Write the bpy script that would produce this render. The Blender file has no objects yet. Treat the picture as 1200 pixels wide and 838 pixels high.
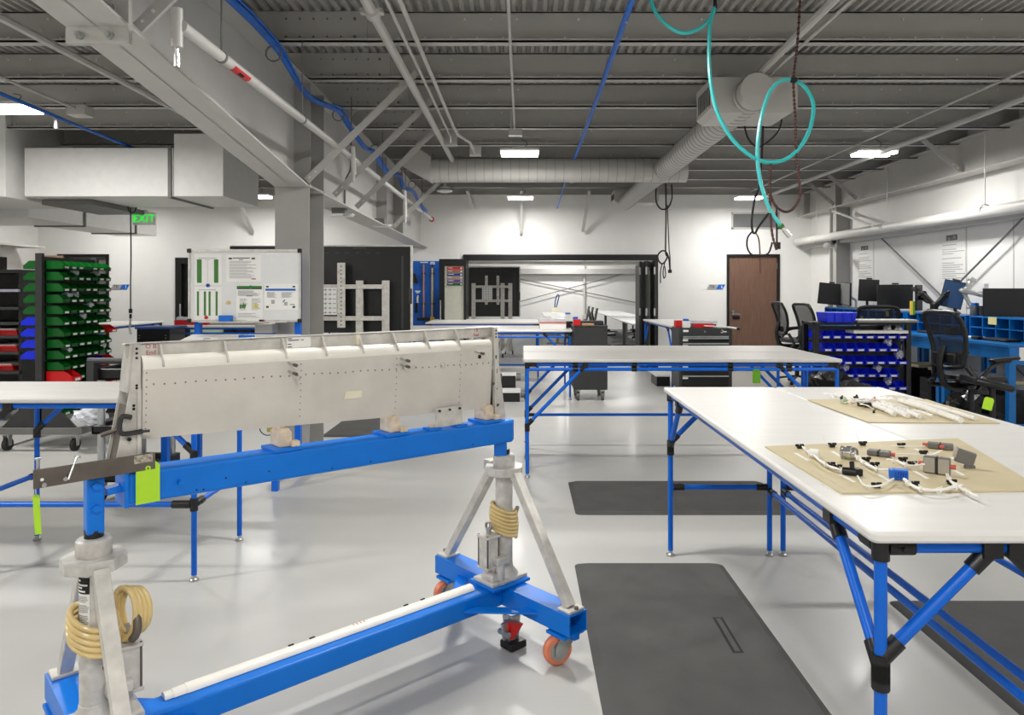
import bpy, bmesh, math, random
from mathutils import Vector, Matrix
random.seed(7)
SC = bpy.context.scene
COL = SC.collection
PI = math.pi

# ---------------------------------------------------------------- camera
F, CX, CY, CH = 850.0, 612.0, 339.0, 1.5          # focal length (px), principal point, eye height
cam_d = bpy.data.cameras.new('camera')
cam_d.sensor_width = 36; cam_d.sensor_fit = 'HORIZONTAL'
cam_d.lens = F / 1200 * 36
cam_d.shift_x = -(CX - 600) / 1200
cam_d.shift_y = -(419 - CY) / 1200
cam_d.clip_start = 0.05; cam_d.clip_end = 100
cam = bpy.data.objects.new('camera', cam_d); COL.objects.link(cam)
cam.location = (0, 0, CH); cam.rotation_euler = (PI / 2, 0, 0)
SC.camera = cam

# ---------------------------------------------------------------- world, exposure
w = bpy.data.worlds.new('world'); SC.world = w; w.use_nodes = True
w.node_tree.nodes['Background'].inputs[0].default_value = (0.9, 0.95, 1, 1)
w.node_tree.nodes['Background'].inputs[1].default_value = 0.05
SC.view_settings.view_transform = 'Standard'
SC.view_settings.look = 'None'
SC.view_settings.gamma = 1.0
SC.view_settings.use_curve_mapping = False
SC.view_settings.exposure = 0.28
LAMP_W = 52.0          # watts of one ceiling fixture
DROP = 0.13            # share of light leaving a fixture sideways / upward is left to its glowing bars

# ---------------------------------------------------------------- helpers
def P(px, py, Y):                      # pixel + distance -> point
    return Vector(((px - CX) * Y / F, Y, CH - (py - CY) * Y / F))
def G(px, py):                         # pixel on the floor -> point
    Y = F * CH / (py - CY)
    return Vector(((px - CX) * Y / F, Y, 0))
def lin(c):
    r = []
    for v in c[:3]:
        v /= 255.0
        r.append(v / 12.92 if v <= 0.04045 else ((v + 0.055) / 1.055) ** 2.4)
    return (r[0], r[1], r[2], 1)
MATS = {}
def mat(name, rgb, rough=0.5, metal=0.0, var=0.06, scale=12, bump=0.0, bscale=60, coat=0.0, stretch=None,
        emit=0.0, alpha=1.0, trans=0.0, spec=0.5):
    m = bpy.data.materials.new(name); m.use_nodes = True
    nt = m.node_tree; b = nt.nodes['Principled BSDF']
    col = lin(rgb)
    b.inputs['Roughness'].default_value = rough
    b.inputs['Metallic'].default_value = metal
    b.inputs['Specular IOR Level'].default_value = spec
    if coat: b.inputs['Coat Weight'].default_value = coat; b.inputs['Coat Roughness'].default_value = 0.12
    tc = nt.nodes.new('ShaderNodeTexCoord'); mp = nt.nodes.new('ShaderNodeMapping')
    nt.links.new(tc.outputs['Object'], mp.inputs[0])
    if stretch: mp.inputs['Scale'].default_value = stretch
    if var:
        n = nt.nodes.new('ShaderNodeTexNoise'); n.inputs['Scale'].default_value = scale; n.inputs['Detail'].default_value = 5
        nt.links.new(mp.outputs[0], n.inputs['Vector'])
        r = nt.nodes.new('ShaderNodeValToRGB')
        r.color_ramp.elements[0].position = 0.3; r.color_ramp.elements[1].position = 0.7
        r.color_ramp.elements[0].color = tuple(max(0, c * (1 - var * 2)) for c in col[:3]) + (1,)
        r.color_ramp.elements[1].color = tuple(min(1, c * (1 + var)) for c in col[:3]) + (1,)
        nt.links.new(n.outputs[0], r.inputs[0]); nt.links.new(r.outputs[0], b.inputs['Base Color'])
    else:
        b.inputs['Base Color'].default_value = col
    if bump:
        n2 = nt.nodes.new('ShaderNodeTexNoise'); n2.inputs['Scale'].default_value = bscale; n2.inputs['Detail'].default_value = 3
        nt.links.new(mp.outputs[0], n2.inputs['Vector'])
        bp = nt.nodes.new('ShaderNodeBump'); bp.inputs['Strength'].default_value = bump; bp.inputs['Distance'].default_value = 0.01
        nt.links.new(n2.outputs[0], bp.inputs['Height']); nt.links.new(bp.outputs[0], b.inputs['Normal'])
    if emit:
        b.inputs['Emission Color'].default_value = col; b.inputs['Emission Strength'].default_value = emit
    if trans: b.inputs['Transmission Weight'].default_value = trans
    b.inputs['Alpha'].default_value = alpha
    MATS[name] = m
    return m
mat('white_wall', (240, 239, 236), 0.6, var=0.01, scale=3)
mat('floor_epoxy', (190, 189, 184), 0.36, var=0.02, scale=1.5, bump=0.05, bscale=160, coat=0.06)
mat('grey_paint', (160, 158, 154), 0.5, var=0.03, scale=4)
mat('deck_paint', (176, 174, 171), 0.5, var=0.03)
mat('purlin_paint', (184, 182, 178), 0.5, var=0.02, scale=4)
mat('light_steel_paint', (192, 190, 186), 0.45, var=0.025, scale=4)
mat('pipe_white', (214, 212, 207), 0.4, var=0.03, scale=6)
mat('duct_grey', (196, 194, 190), 0.42, var=0.02, scale=5)
mat('duct_seam', (150, 148, 145), 0.5)
mat('white_paint', (232, 231, 228), 0.45, var=0.02)
mat('blue_tube', (0, 98, 206), 0.34, var=0.02, spec=0.35)
mat('blue_cart', (0, 116, 218), 0.38, var=0.03, scale=9, spec=0.35)
mat('blue_desk', (6, 108, 182), 0.35, var=0.04)
mat('black_plastic', (13, 13, 14), 0.4, var=0.08)
mat('black_metal', (14, 14, 15), 0.38, var=0.05)
mat('dark_grey', (50, 50, 51), 0.45, var=0.05)
mat('mid_grey', (112, 111, 108), 0.5, var=0.05)
mat('bench_white', (226, 224, 220), 0.33, var=0.02, scale=3, stretch=(0.6, 6, 6))
mat('bench_worn', (206, 203, 198), 0.42, var=0.05, scale=5, stretch=(0.7, 6, 6))
mat('bench_edge', (224, 221, 216), 0.45, var=0.02)
mat('rubber_mat', (80, 79, 77), 0.75, var=0.09, scale=5, bump=0.25, bscale=260)
mat('rubber_dark', (34, 34, 34), 0.8, var=0.1)
mat('aluminium', (208, 204, 197), 0.42, metal=0.3, var=0.10, scale=18, bump=0.02)
mat('cast_alu', (206, 202, 196), 0.48, metal=0.12, var=0.10, scale=30, bump=0.05)
mat('chrome', (210, 210, 208), 0.2, metal=0.9, var=0.03)
mat('zinc', (186, 188, 186), 0.3, metal=0.8, var=0.05)
mat('raw_steel', (112, 104, 97), 0.45, metal=0.6, var=0.16, scale=9, bump=0.05)
mat('weld', (190, 180, 165), 0.5, metal=0.5, var=0.3, scale=120, bump=0.4, bscale=150)
mat('aileron_skin', (214, 208, 199), 0.42, metal=0.12, var=0.045, scale=7, bump=0.04, bscale=25)
mat('aileron_nose', (243, 239, 229), 0.32, var=0.02)
mat('cream_hose', (226, 200, 140), 0.3, var=0.06, scale=8)
mat('salmon_wheel', (226, 132, 98), 0.35, var=0.04)
mat('lime_tag', (178, 226, 44), 0.6, var=0.03)
mat('green_tag', (96, 158, 18), 0.6, var=0.03)
mat('teal_hose', (60, 196, 196), 0.28, var=0.04)
mat('blue_cable', (6, 100, 200), 0.45, var=0.08)
mat('red_plastic', (196, 22, 30), 0.35, var=0.04)
mat('green_bin', (0, 90, 24), 0.3, var=0.05)
mat('blue_bin', (8, 40, 226), 0.3, var=0.05)
mat('red_bin', (206, 22, 26), 0.3, var=0.05)
mat('card_white', (238, 237, 233), 0.6, var=0.01)
mat('ink', (70, 70, 70), 0.7, var=0)
mat('ink_light', (168, 168, 167), 0.7, var=0)
mat('ink_black', (18, 18, 18), 0.7, var=0)
mat('ink_red', (172, 62, 62), 0.7, var=0)
mat('print_green', (62, 122, 48), 0.6, var=0.03)
mat('print_blue', (20, 96, 184), 0.6, var=0.02)
mat('print_yellow', (214, 200, 96), 0.6, var=0.02)
mat('magnet_blue', (0, 50, 160), 0.35, var=0)
mat('magnet_red', (196, 20, 30), 0.35, var=0)
mat('magnet_tan', (216, 188, 110), 0.35, var=0)
mat('magnet_green', (0, 124, 62), 0.35, var=0)
mat('board_white', (226, 227, 226), 0.22, var=0.01)
mat('door_wood', (116, 86, 70), 0.5, var=0.14, scale=5, stretch=(14, 14, 0.7))
mat('tan_wood', (186, 150, 128), 0.5, var=0.08, scale=5, stretch=(8, 8, 0.7))
mat('pegboard_blue', (6, 92, 190), 0.45, var=0.02)
mat('wood_handle', (196, 140, 108), 0.5, var=0.05)
mat('yellow_handle', (236, 200, 70), 0.45, var=0.03)
mat('beige_felt', (224, 205, 182), 0.85, var=0.1, scale=40, bump=0.2)
mat('tan_board', (204, 190, 154), 0.5, var=0.045, scale=6)
mat('tape', (236, 230, 204), 0.6, var=0.03)
mat('wire_white', (240, 238, 232), 0.4, var=0.02)
mat('connector_grey', (116, 114, 110), 0.45, metal=0.2, var=0.06)
mat('connector_face', (186, 180, 170), 0.35, metal=0.5, var=0.05)
mat('connector_blue', (0, 104, 206), 0.4, var=0.04)
mat('heatshrink_red', (214, 96, 80), 0.5, var=0.03)
mat('screen_dark', (18, 18, 20), 0.28, var=0.02)
mat('screen_blue', (34, 66, 104), 0.22, var=0.05)
mat('glass_green', (176, 190, 160), 0.12, var=0.03, scale=4)
mat('glass_film', (198, 200, 186), 0.3, var=0.02)
mat('window_glass', (120, 122, 122), 0.1, var=0.06, scale=3, spec=0.7)
mat('carpet', (126, 127, 128), 0.9, var=0.1, scale=40, bump=0.2)
mat('lamp_glow', (255, 252, 244), 0.4, var=0, emit=9.0)
mat('exit_glow', (8, 220, 50), 0.4, var=0, emit=1.0)
mat('sticky_yellow', (226, 216, 150), 0.7, var=0.02)
mat('plastic_bag', (206, 208, 214), 0.22, var=0.06, scale=20, bump=0.3, bscale=30)
mat('bag_black', (20, 20, 21), 0.25, var=0.1, bump=0.6, bscale=16)
mat('cardboard', (190, 150, 110), 0.8, var=0.06)
mat('rope_red', (110, 66, 58), 0.7, var=0.1)
mat('rope_dark', (30, 28, 28), 0.7, var=0.1)
mat('bottle_smoke', (88, 92, 100), 0.2, var=0.03)
mat('chair_mesh', (34, 36, 38), 0.7, var=0.1, alpha=0.82)
mat('keyboard_grey', (150, 149, 146), 0.5, var=0.05)
mat('shelf_violet', (150, 150, 164), 0.4, var=0.03)
mat('purple_strip', (92, 52, 140), 0.5, var=0.02)
mat('brown_strip', (150, 98, 78), 0.5, var=0.02)
mat('navy_strip', (14, 62, 130), 0.5, var=0.02)
mat('gold_strip', (168, 132, 112), 0.5, var=0.02)

ORG = {}
class MB:
    """collects simple solids in world metres, then links them as ONE mesh object"""
    def __init__(s): s.v = []; s.f = []
    def add(s, vs, fs):
        k = len(s.v); s.v += [Vector(p) for p in vs]; s.f += [tuple(k + i for i in f) for f in fs]; return s
    def box(s, lo, hi):
        x0, y0, z0 = lo; x1, y1, z1 = hi
        return s.add([(x0,y0,z0),(x1,y0,z0),(x1,y1,z0),(x0,y1,z0),(x0,y0,z1),(x1,y0,z1),(x1,y1,z1),(x0,y1,z1)],
                     [(3,2,1,0),(4,5,6,7),(0,1,5,4),(1,2,6,5),(2,3,7,6),(3,0,4,7)])
    def obox(s, c, sz, ax=None):
        c = Vector(c)
        if ax is None: ax = (Vector((1,0,0)), Vector((0,1,0)), Vector((0,0,1)))
        a, b, d = [Vector(ax[i]).normalized() * sz[i] / 2 for i in range(3)]
        vs = [c-a-b-d, c+a-b-d, c+a+b-d, c-a+b-d, c-a-b+d, c+a-b+d, c+a+b+d, c-a+b+d]
        return s.add(vs, [(3,2,1,0),(4,5,6,7),(0,1,5,4),(1,2,6,5),(2,3,7,6),(3,0,4,7)])
    def bar(s, p0, p1, wd, ht, up=(0,0,1)):
        p0 = Vector(p0); p1 = Vector(p1); d = (p1 - p0)
        L = d.length; d.normalize(); up = Vector(up)
        if abs(d.dot(up)) > 0.99: up = Vector((0,1,0))
        sd = d.cross(up).normalized(); u2 = sd.cross(d).normalized()
        return s.obox((p0 + p1) / 2, (L, wd, ht), (d, sd, u2))
    def cyl(s, p0, p1, r, n=10, r2=None):
        p0 = Vector(p0); p1 = Vector(p1); d = (p1 - p0).normalized()
        if r2 is None: r2 = r
        a = d.orthogonal().normalized(); b = d.cross(a)
        vs = []
        for p, q in ((p0, r), (p1, r2)):
            for i in range(n):
                t = 2 * PI * i / n; vs.append(p + (a * math.cos(t) + b * math.sin(t)) * q)
        fs = [(i, (i+1) % n, n + (i+1) % n, n + i) for i in range(n)]
        fs += [tuple(range(n-1, -1, -1)), tuple(range(n, 2*n))]
        return s.add(vs, fs)
    def ring(s, p0, p1, ro, ri, n=16):
        p0 = Vector(p0); p1 = Vector(p1); d = (p1 - p0).normalized()
        a = d.orthogonal().normalized(); b = d.cross(a); vs = []
        for p, q in ((p0, ro), (p1, ro), (p1, ri), (p0, ri)):
            for i in range(n):
                t = 2 * PI * i / n; vs.append(p + (a * math.cos(t) + b * math.sin(t)) * q)
        fs = []
        for k in range(4):
            k2 = (k + 1) % 4
            fs += [(k*n + i, k*n + (i+1) % n, k2*n + (i+1) % n, k2*n + i) for i in range(n)]
        return s.add(vs, fs)
    def tube(s, pts, r, n=8, closed=False):
        pts = [Vector(p) for p in pts]; m = len(pts); vs = []; nrm = None
        for i, p in enumerate(pts):
            if closed: d = pts[(i+1) % m] - pts[i-1]
            else: d = pts[min(i+1, m-1)] - pts[max(i-1, 0)]
            d.normalize()
            if nrm is None: nrm = d.orthogonal().normalized()
            else:
                nrm = nrm - d * nrm.dot(d)
                nrm = nrm.normalized() if nrm.length > 1e-6 else d.orthogonal().normalized()
            b = d.cross(nrm); rr = r[i] if isinstance(r, (list, tuple)) else r
            for k in range(n):
                t = 2 * PI * k / n; vs.append(p + (nrm * math.cos(t) + b * math.sin(t)) * rr)
        fs = []
        for i in range(m if closed else m - 1):
            j = (i + 1) % m
            fs += [(i*n + k, i*n + (k+1) % n, j*n + (k+1) % n, j*n + k) for k in range(n)]
        if not closed: fs += [tuple(range(n-1, -1, -1)), tuple((m-1)*n + k for k in range(n))]
        return s.add(vs, fs)
    def prism(s, poly, off):
        poly = [Vector(p) for p in poly]; off = Vector(off); n = len(poly)
        return s.add(poly + [p + off for p in poly],
                     [tuple(range(n-1, -1, -1)), tuple(range(n, 2*n))] + [(i, (i+1) % n, n + (i+1) % n, n + i) for i in range(n)])
    def quad(s, a, b, c, d): return s.add([a, b, c, d], [(0,1,2,3)])
    def lathe(s, c, prof, n=16, axis=(0,0,1)):
        c = Vector(c); d = Vector(axis).normalized(); a = d.orthogonal().normalized(); b = d.cross(a); vs = []
        for r, h in prof:
            for i in range(n):
                t = 2*PI*i/n; vs.append(c + d*h + (a*math.cos(t) + b*math.sin(t))*max(r, 1e-4))
        fs = []
        for k in range(len(prof)-1):
            fs += [(k*n+i, k*n+(i+1) % n, (k+1)*n+(i+1) % n, (k+1)*n+i) for i in range(n)]
        fs += [tuple(range(n-1,-1,-1)), tuple((len(prof)-1)*n+i for i in range(n))]
        return s.add(vs, fs)
    def mesh(s, name, m, org, smooth):
        me = bpy.data.meshes.new(name)
        me.from_pydata([p - org for p in s.v], [], s.f)
        bm = bmesh.new(); bm.from_mesh(me); bmesh.ops.recalc_face_normals(bm, faces=bm.faces); bm.to_mesh(me); bm.free()
        if smooth:
            me.polygons.foreach_set('use_smooth', [True] * len(me.polygons))
            me.set_sharp_from_angle(angle=math.radians(38))
        me.materials.append(MATS[m])
        return me
    def build(s, name, m, parent=None, smooth=True, bev=0.0, label=None, org=None):
        if parent is not None: o_ = ORG[parent.name]
        elif org is not None: o_ = Vector(org)
        else:
            xs = [p.x for p in s.v]; ys = [p.y for p in s.v]; zs = [p.z for p in s.v]
            o_ = Vector(((min(xs)+max(xs))/2, (min(ys)+max(ys))/2, min(zs)))
        o = bpy.data.objects.new(name, s.mesh(name, m, o_, smooth)); COL.objects.link(o)
        ORG[o.name] = o_
        if parent is not None: o.parent = parent
        else: o.location = o_
        if bev:
            b = o.modifiers.new('bevel', 'BEVEL'); b.width = bev; b.segments = 2; b.limit_method = 'ANGLE'; b.angle_limit = math.radians(40)
        if label: o['label'] = label
        return o
def thing(name, label, cat, loc=(0,0,0), group=None):
    o = bpy.data.objects.new(name, None); COL.objects.link(o); o.empty_display_size = 0.1
    o.location = loc; ORG[o.name] = Vector(loc)
    tag(o, label, cat, group); return o
def tag(o, label, cat, group=None, kind=None):
    o['label'] = label; o['category'] = cat
    if group: o['group'] = group
    if kind: o['kind'] = kind
    return o
def struct(o): o['kind'] = 'structure'; return o
def copy_tree(o, loc=None, rz=None, label=None, group=None, parent=None):
    c = o.copy(); COL.objects.link(c)
    if parent is not None: c.parent = parent
    if loc is not None: c.location = loc
    if rz is not None: c.rotation_euler = (0, 0, rz)
    if label: c['label'] = label
    if group: c['group'] = group
    for ch in o.children: copy_tree(ch, parent=c)
    return c
def text_part(name, body, size, origin, right, up, m, parent, thick=0.0015, align='CENTER'):
    cu = bpy.data.curves.new('txt', 'FONT'); cu.body = body; cu.size = size; cu.align_x = align; cu.align_y = 'CENTER'
    cu.extrude = thick / 2
    to = bpy.data.objects.new('txt', cu); COL.objects.link(to)
    dg = bpy.context.evaluated_depsgraph_get(); dg.update()
    me = bpy.data.meshes.new_from_object(to.evaluated_get(dg))
    COL.objects.unlink(to); bpy.data.objects.remove(to); bpy.data.curves.remove(cu)
    right = Vector(right).normalized(); up = Vector(up).normalized(); nn = right.cross(up)
    og = ORG[parent.name]
    for v in me.vertices: v.co = Vector(origin) + right*v.co.x + up*v.co.y + nn*v.co.z - og
    me.materials.clear(); me.materials.append(MATS[m])
    o = bpy.data.objects.new(name, me); COL.objects.link(o); o.parent = parent; ORG[o.name] = og
    return o
def arc(c, r, a0, a1, n, ax, ay):
    c = Vector(c); ax = Vector(ax); ay = Vector(ay)
    return [c + ax*(r*math.cos(a0+(a1-a0)*i/n)) + ay*(r*math.sin(a0+(a1-a0)*i/n)) for i in range(n+1)]
def spline(pts, k=8):
    pts = [Vector(p) for p in pts]; q = [pts[0]] + pts + [pts[-1]]; out = []
    for i in range(1, len(q)-2):
        p0, p1, p2, p3 = q[i-1], q[i], q[i+1], q[i+2]
        for j in range(k):
            t = j / k
            out.append(0.5*((2*p1) + (p2-p0)*t + (2*p0-5*p1+4*p2-p3)*t*t + (3*p1-p0-3*p2+p3)*t**3))
    out.append(pts[-1]); return out

# ---------------------------------------------------------------- room lights (ceiling fixtures, each its own thing)
def fixture(x, y, z, lab, cat='ceiling light', w=0.46, power=None, chain=True, ztop=3.3):
    t = thing('ceiling_light', lab, cat, (x, y, z), 'linear ceiling lights')
    MB().box((x-w/2, y-0.14, z+0.02), (x+w/2, y+0.14, z+0.05)).box((x-0.09, y-0.06, z+0.05), (x+0.09, y+0.06, z+0.075)).build('housing', 'white_paint', t, bev=0.004)
    for dy in (-0.09, 0.09):
        MB().box((x-w/2+0.01, y+dy-0.035, z-0.012), (x+w/2-0.01, y+dy+0.035, z+0.02)).build('light_bar', 'lamp_glow', t, bev=0.008)
    if chain:
        for dx in (-w*0.38, w*0.38):
            MB().cyl((x+dx, y, z+0.05), (x+dx*0.8, y, ztop), 0.0025, 5).build('chain', 'zinc', t)
        MB().tube(spline([(x+0.05,y,z+0.07),(x+0.09,y,z+0.13),(x+0.02,y,ztop-0.02)],5), 0.004, 5).build('cord', 'dark_grey', t)
    ld = bpy.data.lights.new('lamp', 'AREA'); ld.shape = 'RECTANGLE'; ld.size = w; ld.size_y = 0.26
    ld.energy = power or LAMP_W; ld.color = (1.0, 0.985, 0.955)
    lo = bpy.data.objects.new('lamp_light', ld); COL.objects.link(lo); lo.parent = t; lo.location = (0, 0, -0.02)
    return t
ZP = 3.28                              # underside of the purlins
lamps = [
 (-0.03, 8.6, 3.10, 'bright linear light on chains above the middle of the room'),
 (4.17, 8.6, 3.10, 'bright linear light hung at the right above the blue desks'),
 (-4.65, 6.6, 3.13, 'bright linear light at the left picture edge above the duct'),
 (-0.03, 12.8, 3.10, 'small far light above the black framed opening'),
 (4.0, 12.8, 3.10, 'small far light above the wood door'),
 (-4.6, 12.6, 3.10, 'small far light seen just left of the column'),
 (-0.03, 3.85, 3.12, 'linear light just above the picture over the cart'), (4.1, 3.85, 3.12, 'linear light above the picture over the right benches'),
 (-0.03, -0.2, 3.12, 'linear light over the camera position'), (4.1, -0.2, 3.12, 'linear light right of the camera position'),
 (-4.65, 2.4, 3.12, 'linear light above the left bench outside the picture'), (-7.6, 12.75, 3.1, 'unseen linear light added behind the large left duct to brighten the left wall'), (-8.2, 6.2, 3.1, 'unseen linear light added far left to brighten the left side'),  # the two leftmost lamps are unseen, added to brighten the dark left region
 (-0.03, -3.6, 3.12, 'linear light behind the camera'), (-4.65, -2.0, 3.12, 'linear light behind the camera at left'),
]
for x, y, z, l in lamps: fixture(x, y, z, l, power=LAMP_W*(0.45 if x < -7 else 0.72 if y > 12 else 1.05 if y > 6 else 1.0 if y > 3 else 2.0 if (x < -4 and y > 2) else 0.95))
for x, y, l in ((-3.0, 17.0, 'front left'), (2.5, 17.0, 'front right'), (-1.0, 22.0, 'middle left'), (3.5, 22.0, 'middle right'), (1.5, 25.5, 'rear')):
    fixture(x, y, 3.2, 'linear light in the room beyond the opening, ' + l, chain=False, power=LAMP_W*1.25)
# ================================================================= THE SETTING
XR, XL, YB, YF = 5.54, -9.3, 13.93, -5.0
DECK = 3.53
def sbox(name, lo, hi, m, bev=0): return struct(MB().box(lo, hi).build(name, m, smooth=False, bev=bev))
sbox('floor', (XL-0.3, YF-0.3, -0.1), (XR+4.2, 28, 0), 'floor_epoxy')
# back wall with the big opening, the wood door and the two dark doors
OX0, OX1, OZ = P(545, 0, YB).x, P(769, 0, YB).x, P(0, 299, YB).z
DX0, DX1, DZ = P(851.5, 0, YB).x, P(913.5, 0, YB).x, P(0, 298, YB).z
LX0, LX1 = P(68, 0, YB).x, P(128, 0, YB).x
MX0, MX1 = P(206, 0, YB).x, P(330, 0, YB).x
WT = 0.16
bw = MB()
def wall_piece(x0, x1, z0, z1): bw.box((x0, YB, z0), (x1, YB+WT, z1))
zz = 3.6
wall_piece(XL-0.2, LX0, 0, zz); wall_piece(LX0, LX1, DZ, zz); wall_piece(LX1, MX0, 0, zz)
wall_piece(MX0, MX1, P(0,288,YB).z, zz); wall_piece(MX1, OX0, 0, zz); wall_piece(OX0, OX1, OZ, zz)
wall_piece(OX1, DX0, 0, zz); wall_piece(DX0, DX1, DZ, zz); wall_piece(DX1, XR+0.2, 0, zz)
wall_back = struct(bw.build('wall_back', 'white_wall', smooth=False))
sbox('wall_right', (XR, YF, 0), (XR+0.2, YB+WT, 3.6), 'white_wall')
sbox('wall_left', (XL-0.2, YF, 0), (XL, YB, 3.6), 'white_wall')
sbox('wall_rear', (XL, YF-0.2, 0), (XR, YF, 3.6), 'white_wall')
# panel joints on the right wall
for i, px in enumerate((1133, 1024, 1188)):
    Y = F*XR/(px-CX); struct(MB().box((XR-0.004, Y-0.006, 0), (XR+0.01, Y+0.006, 2.4)).build('trim_%d' % (i+1), 'light_steel_paint'))
# room behind the opening
sbox('wall_back_room_end', (-6, 27, 0), (9.5, 27.2, 3.6), 'white_wall')
sbox('wall_back_room_left', (-6.2, YB+WT, 0), (-6, 27, 3.6), 'white_wall')
sbox('wall_back_room_right', (9.5, YB+WT, 0), (9.7, 27, 3.6), 'white_wall')
sbox('ceiling_back_room', (-6, YB+WT, 3.3), (9.5, 27, 3.4), 'white_wall')
sbox('floor_back_room', (-6, YB+WT+0.02, 0), (9.5, 27, 0.006), 'carpet')
g = MB().box((-6, 26.7, P(0,321,26.7).z), (9.5, 27, P(0,315,26.7).z)); struct(g.build('trim_20', 'light_steel_paint', smooth=False))
struct(MB().cyl((-1.9,26.9,2.25),(7.2,26.9,0.4),0.015,6).cyl((-2.5,26.85,0.4),(4.6,26.85,2.3),0.015,6).build('trim_21', 'mid_grey'))
c_ = P(685, 0, 26.8)
cd = MB().cyl((c_.x, 26.9, 0.5), (c_.x, 26.9, 3.0), 0.035, 8).obox((c_.x, 26.88, 0.48), (0.14, 0.08, 0.16)).build('wall_conduit', 'pipe_white')
tag(cd, 'vertical conduit with outlet box on the far room wall', 'conduit')

# corrugated roof deck : ribs run away from the camera
dk = MB(); pitch = 0.075; x = XL; prof = []
while x < XR:
    prof += [(x, DECK), (x+pitch*0.36, DECK), (x+pitch*0.5, DECK+0.03), (x+pitch*0.86, DECK+0.03)]; x += pitch
prof.append((XR, DECK))
vs = [(a, YF, b) for a, b in prof] + [(a, YB, b) for a, b in prof]; n = len(prof)
dk.add(vs, [(i, i+1, n+i+1, n+i) for i in range(n-1)])
ceiling = struct(dk.build('ceiling', 'deck_paint', smooth=False, org=(0,0,DECK)))
sbox('ceiling_roof', (XL-0.3, YF-0.3, DECK+0.07), (XR+0.3, YB+0.3, DECK+0.12), 'deck_paint')
# purlins, each a part of the ceiling, with lap plates and bolts over the girder
PY = [5.24 + 0.93*k for k in range(-9, 10)]
for Y in PY:
    pr = MB()
    pr.box((XL, Y+0.06, ZP+0.012), (XR, Y+0.066, DECK))                     # web
    pr.box((XL, Y-0.015, ZP), (XR, Y+0.066, ZP+0.014))                      # lower flange
    pr.box((XL, Y-0.015, ZP), (XR, Y-0.009, ZP+0.028))                      # lip
    pr.box((XL, Y+0.06, DECK-0.012), (XR, Y+0.12, DECK-0.002))
    po = pr.build('purlin', 'purlin_paint', ceiling, smooth=False)
    if Y > 4.8:
        lp = MB().box((-2.6, Y+0.045, ZP+0.016), (-1.13, Y+0.06, DECK-0.005)).build('lap_plate', 'purlin_paint', po, smooth=False)
        bt = MB()
        for k in range(6):
            for zq in (0.06, 0.19):
                bt.cyl((-1.72+0.1*k, Y+0.05, ZP+zq), (-1.72+0.1*k, Y+0.034, ZP+zq), 0.011 if k == 5 else 0.007, 6)
        if Y < 10: bt.build('bolt', 'mid_grey', po)
        bs = MB(); rr = random.Random(int(Y*100))
        x = -8.5
        while x < 5.2:
            if x < -2.8 or x > -1.0:
                bs.cyl((x, Y+0.06, ZP+0.055), (x, Y+0.05, ZP+0.055), 0.008, 6)
                if rr.random() < 0.3: bs.cyl((x+0.1, Y+0.06, ZP+0.19), (x+0.1, Y+0.05, ZP+0.19), 0.008, 6)
            x += 0.19 if 1.8 < x or x < -0.2 else 0.45
        if Y < 10: bs.build('bolt_row', 'white_paint', po)

# doors and openings of the back wall
def frame(name, x0, x1, z1, m, t=0.05, y=None):
    y = YB if y is None else y
    f = MB().box((x0, y-0.03, 0), (x0+t, y+WT, z1)).box((x1-t, y-0.03, 0), (x1, y+WT, z1)).box((x0+t, y-0.03, z1-t), (x1-t, y+WT, z1))
    return struct(f.build(name, m, smooth=False, bev=0.003))
d1 = frame('door_1', DX0, DX1, DZ, 'black_metal', 0.045)
lf = MB().box((DX0+0.048, YB+0.01, 0.012), (DX1-0.048, YB+0.055, DZ-0.048)).build('door_leaf', 'door_wood', d1, smooth=False)
h = P(859, 368, YB)
MB().cyl((h.x, YB+0.012, h.z+0.055), (h.x, YB-0.01, h.z+0.055), 0.024, 12).cyl((h.x, YB+0.012, h.z), (h.x, YB-0.02, h.z), 0.026, 12).cyl((h.x, YB-0.05, h.z), (h.x, YB-0.01, h.z), 0.01, 8).tube([(h.x, YB-0.05, h.z), (h.x+0.1, YB-0.05, h.z), (h.x+0.125, YB-0.05, h.z-0.01)], 0.009, 8).build('lever_handle', 'zinc', d1)
MB().box((h.x+0.0, YB+0.004, h.z-0.1), (h.x+0.13, YB+0.012, h.z-0.035)).build('latch_guard', 'black_metal', d1)
for zq in (0.35, 1.2, 1.95): MB().box((DX1-0.05, YB-0.012, zq-0.06), (DX1-0.028, YB+0.012, zq+0.06)).build('hinge', 'zinc', d1)
d2 = frame('door_2', LX0, LX1, DZ, 'black_metal', 0.05)
MB().box((LX0+0.05, YB+0.05, 0.01), (LX1-0.05, YB+0.1, DZ-0.05)).build('door_leaf', 'mid_grey', d2, smooth=False)
# dark glazed double door behind the whiteboard
MZ = P(0, 289, YB).z; m0 = P(270, 0, YB).x
d3 = frame('door_3', m0, MX1, MZ, 'black_metal', 0.06)
MB().box((m0+0.06, YB+0.06, 0.01), (MX1-0.06, YB+0.08, MZ-0.06)).build('glass_pane', 'screen_dark', d3, smooth=False)
for k in range(1, 3): MB().box((m0+0.06+(MX1-m0-0.12)*k/3-0.03, YB, 0.01), (m0+0.06+(MX1-m0-0.12)*k/3+0.03, YB+0.1, MZ-0.06)).build('stile', 'black_metal', d3, smooth=False)
wz = P(0, 302, YB).z; wx1 = P(232, 0, YB).x
d4 = frame('door_4', MX0, m0, wz, 'black_metal', 0.12)
MB().box((MX0+0.12, YB+0.05, 0.01), (MX0+0.25, YB+0.1, wz-0.12)).build('stile', 'black_metal', d4, smooth=False)
MB().box((MX0+0.25, YB+0.06, 0.01), (m0-0.12, YB+0.07, wz-0.12)).build('glass_pane', 'glass_green', d4, smooth=False)
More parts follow.
